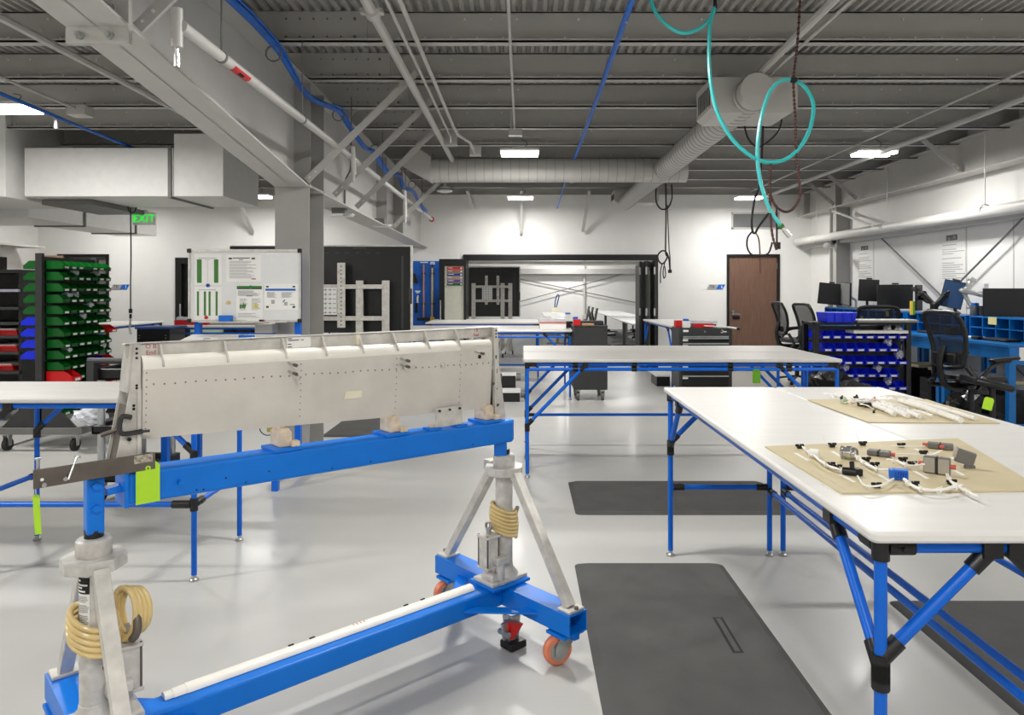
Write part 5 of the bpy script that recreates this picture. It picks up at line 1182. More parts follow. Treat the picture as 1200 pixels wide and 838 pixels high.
# ================================================================= BIG DISPLAYS ON WHITE ROLLING STANDS (seen from behind)
def display(lab, Y, px0, px1, py0, py1, stand_x, rails, plate, scale, lab2):
    a, b = P(px0,py0,Y), P(px1,py1,Y)
    t = thing('display_screen', lab, 'display', ((a.x+b.x)/2, Y, b.z), 'large black displays')
    MB().box((a.x, Y, b.z), (b.x, Y+0.05, a.z)).build('back_cover', 'black_metal', t, smooth=False, bev=0.006)
    MB().box((a.x-0.01, Y+0.03, a.z), (b.x+0.02, Y+0.07, a.z+0.02)).box((b.x, Y-0.005, b.z), (b.x+0.022, Y+0.07, a.z)).box((a.x-0.022, Y+0.02, b.z), (a.x, Y+0.07, a.z)).build('bezel', 'aluminium', t, smooth=False)
    vt = MB(); 
    for k in range(7): vt.box((a.x+(b.x-a.x)*(0.25+0.08*k), Y-0.004, a.z-0.09), (a.x+(b.x-a.x)*(0.25+0.08*k)+0.05, Y+0.002, a.z-0.075))
    vt.build('vent', 'dark_grey', t, smooth=False)
    MB().box((b.x-0.12, Y-0.006, b.z+0.05), (b.x-0.09, Y, a.z-0.12)).box((a.x+(b.x-a.x)*.55, Y-0.008, a.z-0.03), (a.x+(b.x-a.x)*.55+0.17, Y-0.002, a.z-0.005)).box((b.x-0.02,Y-0.01,a.z-0.75),(b.x+0.022,Y,a.z-0.55)).build('side_strip', 'dark_grey', t, smooth=False)
    s = thing('display_stand', lab2, 'stand', ((a.x+b.x)/2, Y-0.1, 0), 'white display stands')
    ys = Y-0.12
    for x in stand_x:
        q = P(x, rails[0], ys); MB().box((q.x-0.045, ys-0.03, 0.12), (q.x+0.045, ys+0.03, q.z+0.08)).build('upright', 'aluminium', s, smooth=False, bev=0.004)
        MB().bar((q.x, ys, 0.42), (q.x-0.16, ys-0.45, 0.08), 0.05, 0.05).bar((q.x, ys, 0.42), (q.x+0.05, ys+0.4, 0.08), 0.05, 0.05).build('base_leg', 'aluminium', s, smooth=False)
        for dx, dy in ((-0.16,-0.45),(0.05,0.4)): MB().cyl((q.x+dx-0.015,ys+dy,0.05),(q.x+dx+0.015,ys+dy,0.05),0.05,14).build('caster','black_plastic',s)
    x0, x1 = P(stand_x[0],0,ys).x, P(stand_x[-1],0,ys).x
    for r in rails: z = P(0,r,ys).z; MB().box((x0, ys-0.04, z-0.028), (x1, ys+0.0, z+0.028)).build('cross_bar', 'aluminium', s, smooth=False, bev=0.003)
    for k in plate[4]: q0, q1 = P(k[0],k[1],ys-0.05), P(k[0],k[2],ys-0.05); 
    for k in plate[4]:
        q0, q1 = P(k[0],k[1],ys-0.05), P(k[0],k[2],ys-0.05); hk = MB().box((q0.x-k[3], ys-0.06, q1.z), (q0.x+k[3], ys-0.042, q0.z)).build('mount_rail', 'aluminium', s, smooth=False)
        hb_ = MB(); z = q1.z+0.03
        while z < q0.z-0.02: hb_.box((q0.x-0.008, ys-0.0615, z), (q0.x+0.008, ys-0.06, z+0.014)); z += 0.05
        hb_.build('rail_hole', 'ink_black', hk, smooth=False)
    p0, p1 = P(plate[0],plate[1],ys-0.05), P(plate[2],plate[3],ys-0.05)
    pm = MB().box((p0.x, ys-0.075, p1.z), (p1.x, ys-0.062, p0.z)).build('mount_plate', 'white_paint', s, smooth=False)
    hs = MB(); nx, nz = 4, 6
    for i in range(nx):
        for j in range(nz):
            x = p0.x+(p1.x-p0.x)*(i+0.5)/nx; z = p1.z+(p0.z-p1.z)*(j+0.5)/nz
            hs.box((x-0.02, ys-0.0765, z-0.004), (x+0.02, ys-0.075, z+0.004))
            if i: hs.box((x-0.055, ys-0.0765, z-0.02), (x-0.05, ys-0.075, z+0.02))
    hs.build('slot', 'mid_grey', pm, smooth=False)
    return t
display('large black display seen from behind, beside the column', 9.5, 331, 481, 289, 390, (352, 421.5, 452), (336, 373), (374, 337, 395, 369, ((400,308,384,0.05),(366,308,384,0.05))), 1, 'white display stand with perforated mount plate, left of the tool board')
display('black display seen from behind in the room beyond the opening', 16.4, 540, 608.5, 313.5, 371, (555, 589, 598), (336, 352.5), (565, 335, 577, 351, ((570,323,357,0.03),(583.5,323,357,0.03))), 1, 'white display stand in the room beyond the opening')

# ================================================================= BLUE TOOL SHADOW BOARD
ysb = YB-0.03
s0, s1_ = P(470,306,ysb), P(515,395,ysb)
sb = MB().box((s0.x, ysb, 0.5), (s1_.x, YB-0.002, s0.z)).build('tool_board', 'pegboard_blue', smooth=False); tag(sb, 'bright blue shadow board for brooms on the back wall', 'tool board')
def S(px, py, d=0.03): return P(px, py, ysb-d)
ln = MB()
for px, py, wd in ((483,307.5,2),(497,307.5,9),(507,307.5,5),(507,309.2,6),(489.7,341.3,6.5),(489.7,343,4),(483,335.2,2)): q0, q1 = P(px-wd/2,py-0.6,ysb-0.002), P(px+wd/2,py+0.6,ysb-0.002); ln.box((q0.x,ysb-0.003,q1.z),(q1.x,ysb-0.0005,q0.z))
ln.build('caption', 'card_white', sb, smooth=False)
for px in (496.5, 507):
    for py in (320.5, 356): q = P(px,py,ysb-0.02); MB().obox(q,(0.07,0.04,0.03)).build('grip','black_plastic',sb,bev=0.004)
o = MB().cyl(S(496.5,310), S(496.5,372), 0.016, 10).build('broom','wood_handle'); tag(o,'broom with brown wooden handle on the blue board','broom')
MB().obox(S(496.5,374),(0.25,0.05,0.05)).build('broom_head','black_plastic',o)
o = MB().cyl(S(506.5,314), S(506.5,371), 0.014, 10).build('broom','yellow_handle'); tag(o,'broom with yellow handle on the blue board','broom')
MB().prism([S(505,371),S(508,371),S(511,376),S(502,376)],(0,0.03,0)).build('broom_head','yellow_handle',o); MB().cyl(S(506.5,309.5),S(506.5,314),0.012,8).build('hang_cap','black_plastic',o)
a = S(489.5,347); o = MB().cyl(S(489.7,346),S(489.5,355),0.012,8).obox(S(489.3,351),(0.03,0.02,0.1)).build('hand_brush','tape'); tag(o,'small hand brush on the blue board','brush')
MB().obox(S(488,361),(0.05,0.04,0.19)).build('bristles','black_plastic',o)
o = MB().prism([S(482,319),S(487,321),S(490.5,332),S(482,331)],(0,-0.06,0)).build('dust_pan','black_plastic',smooth=False,bev=0.006); tag(o,'black dust pan at the left edge of the blue board','dustpan')

# ================================================================= BINS
def bin_mesh(w_, d_, h_, m, nm):
    b = MB(); t = 0.0035
    side = [(0,0),(d_,0),(d_,h_*0.42),(d_*0.68,h_),(0,h_)]            # local: +x is the front
    for y in (-w_/2, w_/2-t): b.prism([(x,y,z) for x, z in side], (0,t,0))
    b.box((0,-w_/2,0),(d_,w_/2,t)); b.box((0,-w_/2,0),(t,w_/2,h_)); b.box((d_-t,-w_/2,0),(d_,w_/2,h_*0.42)); b.box((d_*0.9,-w_/2,h_*0.36),(d_+0.006,w_/2,h_*0.42))
    o = b.build(nm, m, smooth=False, org=(0,0,0))
    MB().box((d_+0.0005,-w_*0.3,h_*0.1),(d_+0.002,w_*0.3,h_*0.32)).build('label_card','card_white',o,smooth=False)
    return o
protos = {}
def put_bin(key, loc, rz, lab, grp, labelled=True):
    if key not in protos:
        sz, m = key; protos[key] = bin_mesh(*sz, m, 'parts_bin'); o = protos[key]; o.location = loc; o.rotation_euler = (0,0,rz); tag(o, lab, 'bin', grp); return o
    o = copy_tree(protos[key], loc, rz, lab, grp); return o
def put_bin_nolabel(key, loc, rz, lab, grp):
    o = protos[key].copy(); COL.objects.link(o); o.location = loc; o.rotation_euler = (0,0,rz); o['label'] = lab; o['group'] = grp; return o
# ---- green bin rack at the left
RX, RY0, RY1, RZ = -4.49, 6.75, 7.62, 1.835
rk = thing('bin_rack', 'dark grey double sided rack of green bins on casters at left', 'rack', (RX, 7.3, 0))
for Y in (RY0, RY1): MB().box((RX-0.03, Y-0.02, 0.2), (RX+0.03, Y+0.02, RZ)).build('post', 'dark_grey', rk, smooth=False)
MB().box((RX-0.012, RY0, 0.42), (RX+0.012, RY1, RZ-0.03)).build('back_sheet', 'dark_grey', rk, smooth=False)
NR = 14; pit = 0.106
for k in range(NR):
    z = RZ-0.145-k*pit
    MB().box((RX+0.012, RY0+0.02, z+0.055), (RX+0.022, RY1-0.02, z+0.085)).box((RX-0.022, RY0+0.02, z+0.055), (RX-0.012, RY1-0.02, z+0.085)).build('louvre_rail', 'black_metal', rk, smooth=False)
MB().prism([(RX-0.14,RY0-0.02,0.42),(RX+0.14,RY0-0.02,0.42),(RX+0.36,RY0-0.02,0.2),(RX-0.36,RY0-0.02,0.2)],(0,0.03,0)).build('end_gusset','dark_grey',rk,smooth=False); MB().prism([(RX-0.14,RY1-0.02,0.42),(RX+0.14,RY1-0.02,0.42),(RX+0.36,RY1-0.02,0.2),(RX-0.36,RY1-0.02,0.2)],(0,0.03,0)).build('end_gusset','dark_grey',rk,smooth=False)
MB().box((RX-0.42,RY0-0.05,0.155),(RX+0.42,RY0+0.02,0.215)).box((RX-0.42,RY1-0.05,0.155),(RX+0.42,RY1+0.02,0.215)).box((RX+0.36,RY0,0.155),(RX+0.42,RY1,0.215)).box((RX-0.42,RY0,0.155),(RX-0.36,RY1,0.215)).build('base_frame','mid_grey',rk,smooth=False,bev=0.004)
def small_caster(par, x, y, top, r=0.055, m='rubber_dark'):
    MB().cyl((x-0.018,y,r),(x+0.018,y,r),r,18).build('caster_wheel', m, par)
    MB().box((x-0.03,y-0.03,top-0.012),(x+0.03,y+0.03,top)).prism([(x-0.026,y-0.02,r-0.012),(x-0.026,y+0.02,r-0.012),(x-0.026,y+0.03,top-0.01),(x-0.026,y-0.03,top-0.01)],(0.004,0,0)).prism([(x+0.022,y-0.02,r-0.012),(x+0.022,y+0.02,r-0.012),(x+0.022,y+0.03,top-0.01),(x+0.022,y-0.03,top-0.01)],(0.004,0,0)).build('caster_fork','zinc',par)
for x in (RX-0.3, RX+0.33):
    for y in (RY0, RY1): small_caster(rk, x, y, 0.155, 0.058)
ords = ['top','second','third','fourth','fifth','sixth','seventh','eighth','ninth','tenth','eleventh','twelfth','thirteenth','fourteenth']
gk = ((0.098,0.165,0.078),'green_bin'); rkk = ((0.098,0.22,0.078),'red_bin'); bk = ((0.098,0.19,0.078),'blue_bin'); bigr = ((0.13,0.26,0.1),'red_bin')
for k in range(NR):
    z = RZ-0.145-k*pit
    for j in range(7):
        Y = RY0+0.10+j*0.114 + (0.0 if k < 6 else 0.012)
        if (k, j) in ((6,6),(9,6),(10,6),(11,6)): put_bin(rkk, (RX+0.024, Y, z), 0, 'red bin at the far end of the %s row of the green bin rack' % ords[k], 'bins on the right face of the rack')
        elif (k, j) == (9,5): put_bin(bk, (RX+0.024, Y, z), 0, 'single blue bin among the green ones in the tenth row', 'bins on the right face of the rack')
        elif (k, j) == (10,0): put_bin(bigr, (RX+0.024, Y, z), 0, 'big red bin at the near end of the rack, low on the right face', 'bins on the right face of the rack')
        else:
            pos = ('nearest the camera', 'second from the near end', 'third from the near end', 'the middle one', 'third from the far end', 'second from the far end', 'farthest away')[j]
            lab = 'green bin in the %s row of the rack, %s' % (ords[k], pos)
            (put_bin if (j*7+k*5) % 3 or (k,j)==(0,0) else put_bin_nolabel)(gk, (RX+0.024, Y, z), 0, lab, 'bins on the right face of the rack')
for k in range(9):
    z = RZ-0.145-k*pit
    key = gk if k < 5 else bk
    for j in range(2):
        put_bin(key, (RX-0.024, RY0+0.1+j*0.12, z), PI, '%s bin on the left face of the rack, %s row%s' % ('green' if k < 5 else 'blue', ords[k], '' if j == 0 else ', second one back'), 'bins on the left face of the rack')
def bag(lab, c, r, m='plastic_bag', sq=(1,1,0.7), seed=0, cat='bag'):
    rn = random.Random(seed); bm = bmesh.new(); bmesh.ops.create_icosphere(bm, subdivisions=3, radius=1)
    for v in bm.verts:
        f = 1+0.22*math.sin(v.co.x*5+seed)*math.sin(v.co.y*4+seed*2)+0.16*math.sin(v.co.z*9+v.co.x*7+seed)+rn.uniform(-0.06,0.06)
        v.co = Vector((v.co.x*r*sq[0]*f, v.co.y*r*sq[1]*f, max(v.co.z,-0.8)*r*sq[2]*f))
    zmin = min(v.co.z for v in bm.verts)
    for v in bm.verts: v.co.z -= zmin
    me = bpy.data.meshes.new('crumpled_bag'); bm.to_mesh(me); bm.free(); me.materials.append(MATS[m])
    o = bpy.data.objects.new('crumpled_bag', me); COL.objects.link(o); o.location = c; tag(o, lab, cat, 'crumpled bags'); return o
for i, (k, j) in enumerate(((1,2),(3,1),(3,2),(4,4),(5,3),(8,1),(8,6),(1,5))):
    bag('clear plastic bag in the green rack, %s row, %s' % (ords[k], ('second bin','third bin','third bin along','fifth bin','fourth bin','second bin','last bin','sixth bin')[i]), (RX+0.12, RY0+0.10+j*0.114, RZ-0.145-k*pit+0.045), 0.036, sq=(1.2,1,0.8), seed=i)
# ---- dark shelving at the far left
sh = thing('shelf_unit', 'black shelving unit at the left picture edge filled with red trays', 'shelf', (-6.4, 8.4, 0))
MB().box((-7.4, 8.8, 0.05), (-5.62, 8.82, 1.72)).build('back_panel', 'black_metal', sh, smooth=False)
[MB().box((x_, 8.15, 0), (x_+0.04, 8.8, 1.70)).build('side_panel', 'black_metal', sh, smooth=False) for x_ in (-5.66, -7.4)]
MB().box((-7.4, 8.1, 1.68), (-5.6, 8.82, 1.72)).build('top_panel', 'black_metal', sh, smooth=False)
for z, m in ((1.5,'shelf_violet'),(1.3,'dark_grey'),(1.13,'dark_grey'),(0.98,'dark_grey'),(0.8,'dark_grey'),(0.58,'dark_grey'),(0.3,'dark_grey')):
    f = MB().box((-7.36, 8.12, z-0.03), (-5.64, 8.8, z)).build('shelf_board', m, sh, smooth=False)
    MB().box((-5.98,8.115,z-0.025),(-5.94,8.12,z+0.06 if m!='shelf_violet' else z+0.0)).box((-6.8,8.115,z-0.025),(-6.76,8.12,z)).build('divider_tab','card_white',f,smooth=False)
for i, (x, z) in enumerate(((-6.35,0.98),(-5.9,0.98),(-6.35,0.8),(-5.9,0.8),(-6.4,0.58),(-5.95,0.58))):
    o = MB().box((x-0.19,8.2,z),(x+0.19,8.7,z+0.05)).box((x-0.2,8.17,z+0.045),(x+0.2,8.22,z+0.062)).build('red_tray','red_bin',smooth=False,bev=0.005); tag(o,'red tray on the black shelving, %s shelf, %s side' % (('upper','middle','lower')[i//2], 'left' if i%2==0 else 'right'),'tray','red trays on the black shelving')
    MB().obox((x-0.09,8.165,z+0.03),(0.09,0.03,0.05)).build('latch','black_plastic',o)
    MB().box((x-0.1,8.22,z+0.05),(x+0.16,8.6,z+0.075)).build('papers','card_white',o)
# ---- black utility cart between rack and bench
uc = thing('utility_cart', 'black utility cart with grey poles behind the left bench', 'cart', (-3.0, 5.3, 0))
ux0, ux1, uy0, uy1 = -3.03, -2.71, 5.1, 5.75
for z, hgt in ((0.86,0.08),(0.48,0.06),(0.14,0.07)):
    MB().box((ux0,uy0,z),(ux1,uy1,z+0.02)).box((ux0,uy0,z),(ux1,uy0+0.02,z+hgt)).box((ux0,uy1-0.02,z),(ux1,uy1,z+hgt)).box((ux0,uy0,z),(ux0+0.02,uy1,z+hgt)).box((ux1-0.02,uy0,z),(ux1,uy1,z+hgt)).build('tray','black_plastic',uc,smooth=False,bev=0.006)
for x in (ux0+0.045, ux1-0.045):
    for y in (uy0+0.045, uy1-0.045): MB().cyl((x,y,0.1),(x,y,0.86),0.026,12).build('pole','zinc',uc); small_caster(uc, x, y, 0.14, 0.05)
MB().cyl((ux0,uy0-0.04,1.0),(ux1,uy0-0.04,1.0),0.022,10).box((ux0,uy0-0.06,0.86),(ux0+0.05,uy0+0.02,1.0)).build('handle','dark_grey',uc,bev=0.004)
MB().box((ux0,uy1-0.1,1.02),(ux1,uy1,1.08)).build('rear_handle','black_plastic',uc,bev=0.01)
o = MB().box((-2.95,5.3,0.881),(-2.76,5.5,0.92)).obox((-2.86,5.35,0.935),(0.16,0.06,0.03),(Vector((1,0.3,0)),Vector((-0.3,1,0)),ZV)).build('tool_bundle','keyboard_grey',bev=0.004); tag(o,'grey tools and papers on the top tray of the utility cart','tools')
o = bag('clear plastic bag on the middle shelf of the utility cart', (-2.87,5.4,0.50), 0.09, seed=21)
bag('white crumpled bag hanging at the foot of the bin rack', (-4.0,6.72,0.24), 0.12, seed=22)
o = MB().obox((-2.88,5.28,0.205),(0.16,0.12,0.09),(Vector((1,0.3,0)),Vector((-0.3,1,0)),ZV)).build('cardboard_box','cardboard',smooth=False); tag(o,'small brown cardboard box on the bottom tray of the utility cart','box')

# ---- blue bin rack at the right
BX_0, BX_1, BYf = 3.17, 4.13, 7.75
br_ = thing('bin_rack', 'low black rack of blue bins standing before the blue desks', 'rack', ((BX_0+BX_1)/2, 8.0, 0))
for x in (BX_0-0.02, BX_1+0.0):
    MB().box((x-0.025, BYf+0.0, 0.05), (x+0.025, BYf+0.05, 1.15)).box((x-0.025, BYf+0.3, 0.05), (x+0.025, BYf+0.35, 1.15)).box((x-0.03,BYf-0.2,0.0),(x+0.03,BYf+0.5,0.06)).build('post','black_metal',br_,smooth=False)
MB().box((BX_0-0.045,BYf-0.03,1.12),(BX_1+0.05,BYf+0.37,1.145)).build('top_shelf','black_metal',br_,smooth=False,bev=0.003)
MB().box((BX_0,BYf+0.17,0.1),(BX_1,BYf+0.18,1.1)).build('back_sheet','black_metal',br_,smooth=False)
bkk = ((0.105,0.17,0.085),'blue_bin')
for k in range(7):
    z = 0.97-k*0.137
    MB().box((BX_0,BYf+0.16,z+0.05),(BX_1,BYf+0.17,z+0.09)).build('louvre_rail','dark_grey',br_,smooth=False)
    if k > 4: continue
    for j in range(8):
        x = BX_0+0.075+j*0.117+(0.02 if k%2 else 0)
        if j == 7 and k % 2: continue
        put_bin(bkk, (x, BYf+0.16, z), -PI/2, 'blue bin in the %s row of the low rack, %s' % (ords[k], ('leftmost','second from the left','third from the left','fourth from the left','fifth from the left','sixth from the left','seventh from the left','eighth from the left')[j]), 'blue bins on the low rack')
    put_bin(bkk, (BX_0+0.06, BYf+0.19, z), PI/2, 'blue bin on the rear face of the low rack, %s row' % ords[k], 'blue bins on the low rack')
for i,(j,k) in enumerate(((6,0),(7,0),(6,1),(7,2),(2,3),(5,3),(1,4),(3,4),(6,4))):
    bag('clear plastic bag in the blue bin rack, %s row, %s' % (ords[k], ('first','second','third','fourth','fifth','sixth','seventh','eighth')[j]+' bin'), (BX_0+0.075+j*0.117, BYf+0.09, 0.97-k*0.137+0.04), 0.05, sq=(0.8,1,1.0), seed=40+i)
a = P(972,0,7.8); o = MB().prism([(a.x-0.08,7.66,1.147),(a.x+0.21,7.66,1.147),(a.x+0.24,7.66,1.255),(a.x-0.1,7.66,1.255)],(0,0.26,0)).build('tote_box','blue_bin',smooth=False,bev=0.008); tag(o,'large bright blue tote box on top of the low bin rack','box')
for x in (a.x, a.x+0.09, a.x+0.18): MB().box((x-0.006,7.645,1.15),(x+0.006,7.66,1.25)).build('rib','blue_bin',o,smooth=False)
o = MB().box((3.55,7.68,1.147),(4.2,7.9,1.17)).build('keyboard','keyboard_grey',bev=0.004); tag(o,'pale keyboard lying on the low bin rack','keyboard')
kk = MB()
for i in range(16):
    for j in range(4): kk.box((3.57+i*0.039,7.69+j*0.05,1.17),(3.60+i*0.039,7.73+j*0.05,1.178))
kk.build('key','card_white',o,smooth=False)
o = MB().box((3.52,7.7,1.03),(4.1,7.95,1.06)).build('paper_stack','card_white'); tag(o,'white papers under the top shelf of the low bin rack','paper')
bag('black rubbish bag beside the blue bin rack', (3.15,7.35,0.0), 0.3, 'bag_black', (1.2,0.9,1.1), 50)
# ================================================================= BLUE DESKS ALONG THE RIGHT WALL
def desk(lab, y0, y1, end=False):
    x0, x1, z = 4.75, 5.38, 0.96
    t = thing('blue_desk', lab, 'desk', ((x0+x1)/2, (y0+y1)/2, 0), 'blue steel desks')
    MB().box((x0,y0,z-0.035),(x1,y1,z)).build('worktop','blue_desk',t,smooth=False,bev=0.006)
    MB().box((x0+0.02,y0+0.05,z-0.16),(x0+0.04,y1-0.05,z-0.035)).build('apron','blue_desk',t,smooth=False)
    for y in (y0+0.03, y1-0.03):
        for x in (x0+0.05, x1-0.06): MB().box((x-0.035,y-0.03,0),(x+0.035,y+0.03,z-0.035)).build('leg','blue_desk',t,smooth=False,bev=0.004)
        MB().box((x0+0.05,y-0.015,0.12),(x1-0.06,y+0.015,0.17)).box((x0+0.08,y-0.008,z-0.2),(x1-0.06,y+0.008,z-0.035)).build('end_rail','blue_desk',t,smooth=False)
    MB().box((x1-0.1,y0,0.3),(x1-0.08,y1,0.36)).build('back_rail','blue_desk',t,smooth=False)
    # riser with pigeonholes
    r0 = 5.08
    rs = MB().box((r0,y0+0.02,z+0.225),(x1,y1-0.02,z+0.24)).box((x1-0.012,y0+0.02,z),(x1,y1-0.02,z+0.225)).build('riser_top','blue_desk',t,smooth=False)
    MB().box((r0,y0+0.02,z+0.11),(x1-0.012,y1-0.02,z+0.12)).build('riser_shelf','blue_desk',t,smooth=False)
    n = 5
    for k in range(n+1):
        y = y0+0.02+(y1-y0-0.04)*k/n; MB().box((r0,y-0.006,z),(x1-0.012,y+0.006,z+0.225)).build('divider','blue_desk',t,smooth=False)
    if end:
        MB().box((x0+0.11,y0-0.012,z-0.16),(x0+0.16,y0-0.002,z-0.03)).build('outlet_plate','card_white',t,bev=0.003)
        MB().box((x0+0.02,y0-0.004,z-0.2),(x1,y0+0.01,z-0.035)).build('end_panel','blue_desk',t,smooth=False)
    return t
desk('blue steel desk nearest at the right edge with outlet plate', 7.1, 8.25, True)
desk('second blue steel desk along the right wall', 8.3, 9.6)
desk('third blue steel desk along the right wall', 9.65, 10.95)
desk('farthest blue steel desk along the right wall near the corner', 11.0, 12.2)
for i,(y,zz_) in enumerate(((7.5,0.40),(8.0,0.5),(8.9,0.42),(9.4,0.5))):
    o = MB().box((4.95,y-0.12,0.0),(5.3,y+0.14,zz_)).build('computer_case','black_plastic',bev=0.01); tag(o,'black computer case under the blue desks, %s from the near end' % ('first','second','third','fourth')[i],'computer','computer cases')
    MB().box((4.945,y-0.08,zz_*0.5),(4.95,y+0.1,zz_*0.55)).build('drive_bay','dark_grey',o)
for i, (y, x) in enumerate(((7.6,4.85),(8.6,4.9),(9.2,4.9))):
    o = MB().box((x+0.05,y-0.15,0.52),(x+0.4,y+0.25,0.555)).build('wood_shelf','tan_board'); tag(o,'tan shelf board under the blue desks, %s' % ('near','middle','far')[i],'shelf','under-desk boards')
bag('black rubbish bag under the nearest blue desk', (4.62,7.62,0.0), 0.2, 'bag_black', (1,1,1.1), 61)
# ---- monitors
def monitor(lab, px0, px1, py0, py1, Y, ang, scr='screen_dark', roll=0.0, arm='black_plastic', base=None, cam_=False, tilt=0.0):
    c = P((px0+px1)/2,(py0+py1)/2,Y); h_ = (py1-py0)*Y/F; n_ = Vector((math.cos(ang),math.sin(ang),0)); rt = Vector((-n_.y,n_.x,0))
    vis = abs(rt.dot(Vector((1,0,0))) - rt.y*c.x/c.y*0) or 1; w_ = (px1-px0)*Y/F/max(0.35, abs(rt.x - rt.y*c.x/Y))
    up = (ZV*math.cos(tilt)+n_*math.sin(tilt)).normalized(); up2 = (up*math.cos(roll)+rt*math.sin(roll)).normalized(); rt2 = up2.cross(n_).normalized(); nn = rt2.cross(up2)
    if nn.dot(n_) < 0: nn = -nn
    zb = base if base is not None else 1.2
    t = thing('monitor', lab, 'monitor', (c.x,c.y,zb), 'desk monitors')
    MB().obox(c-nn*0.012,(w_,h_,0.024),(rt2,up2,nn)).build('housing','black_plastic',t,bev=0.004)
    MB().obox(c+nn*0.001,(w_-0.016,h_-0.02,0.002),(rt2,up2,nn)).build('screen',scr,t)
    if cam_: q = c+up2*(h_/2+0.012); MB().obox(q,(0.08,0.02,0.03),(rt2,up2,nn)).build('webcam','black_plastic',t,bev=0.004)
    bk_ = c-nn*0.05; ft = Vector((min(c.x-nn.x*0.16, 5.34), c.y-nn.y*0.16, zb))
    MB().cyl(c-nn*0.02, bk_, 0.03, 10).tube(spline([bk_, (bk_+ft)/2+ZV*0.05, Vector((ft.x,ft.y,zb+0.12)), ft+ZV*0.01],5),0.02,8).build('arm',arm,t)
    MB().cyl(ft, ft+ZV*0.015, 0.06, 14).build('arm_base',arm,t)
    return t
fc = -PI*0.62
monitor('tilted dark monitor farthest left above the far desk', 959, 988, 332, 357, 11.9, -PI*0.58, roll=0.10, arm='zinc', cam_=True)
monitor('narrow angled monitor behind the farthest left monitor', 984, 997, 331, 357.5, 11.6, PI*0.95, scr='keyboard_grey', roll=0.05, arm='zinc')
monitor('dark monitor between the far left one and the wide one', 1006, 1030, 327.5, 353, 10.8, -PI*0.60, roll=0.05, cam_=True)
monitor('wide dark monitor in the middle of the desk row with webcam', 1028, 1070, 333.5, 362, 9.9, -PI*0.56, cam_=True)
monitor('thin edge-on monitor just right of the wide dark monitor', 1072, 1079, 334, 364, 9.2, PI*0.72, scr='keyboard_grey')
monitor('tall blue reflecting monitor on a bent arm', 1103, 1130, 329, 361, 8.75, -PI*0.72, scr='screen_blue', roll=0.22, cam_=True)
monitor('large dark monitor at the right picture edge', 1152, 1212, 338, 373, 7.95, -PI*0.58)
# big gas spring arms
def armset(lab, pts, m, base):
    t = thing('monitor_mount', lab, 'monitor mount', P(*base), 'gas spring monitor arms')
    v = [P(*p) for p in pts]
    for a, b in zip(v[:-1], v[1:]): MB().bar(a, b, 0.05, 0.05).cyl(a-Vector((0,0.03,0)),a+Vector((0,0.03,0)),0.035,12).build('link', m, t, bev=0.01)
    q = P(*base); MB().cyl(q, v[0], 0.025, 10).cyl(q, q+ZV*0.02, 0.07, 14).build('clamp', m, t)
armset('black bent double monitor arm left of the tall blue monitor', ((1094,357,8.9),(1082,344,9.0),(1070,338,9.3)), 'black_plastic', (1094,364,8.9))
armset('black gas spring arm holding the tall blue monitor', ((1097,357,8.8),(1108,345,8.8),(1119,338,8.78)), 'black_plastic', (1097,364,8.8))
armset('grey gas spring arm of a raised monitor near the right edge', ((1128,341,8.6),(1150,345,8.3),(1158,348,8.2)), 'zinc', (1140,362,8.5))
armset('short chrome arm head pointing up behind the right monitor', ((1133,339,8.6),(1138,328,8.6),(1143,329,8.6)), 'zinc', (1134,345,8.6))
# desk clutter
o = MB().lathe(P(1142.5,374,8.3),[(0.045,0),(0.05,0.01),(0.05,0.13),(0.045,0.15),(0.045,0.155)],16).build('water_bottle','bottle_smoke'); tag(o,'smoky water bottle with blue lid on the desk riser','bottle')
MB().lathe(P(1142.5,374,8.3)+ZV*0.155,[(0.042,0),(0.042,0.03),(0.0,0.032)],16).build('lid','connector_blue',o)
o = MB().lathe(P(1150.5,374,8.25),[(0.035,0),(0.035,0.15),(0.0,0.152)],14).build('tumbler','dark_grey'); tag(o,'dark tumbler right beside the water bottle','tumbler')
for i,(px,py,Y,w_,h_) in enumerate(((1163,376,7.0,0.14,0.08),(1040,367.5,9.6,0.08,0.07),(1010,374,9.9,0.08,0.08))):
    a = P(px,py,Y); X = 5.075 if i < 3 else a.x; 
    if i < 3: Y = X*F/(px-CX); a = P(px,py,Y); o = MB().obox((X-0.001,a.y,a.z),(0.003,w_,h_)).build('sticky_note','sticky_yellow',smooth=False)
    else: o = MB().obox(a,(w_,0.002,h_)).build('sticky_note','sticky_yellow',smooth=False)
    tag(o,'yellow sticky note on the desk fronts, %s' % ('nearest pair at the right','below the wide monitor','behind the bin rack','on the farther monitor')[i],'note','sticky notes')
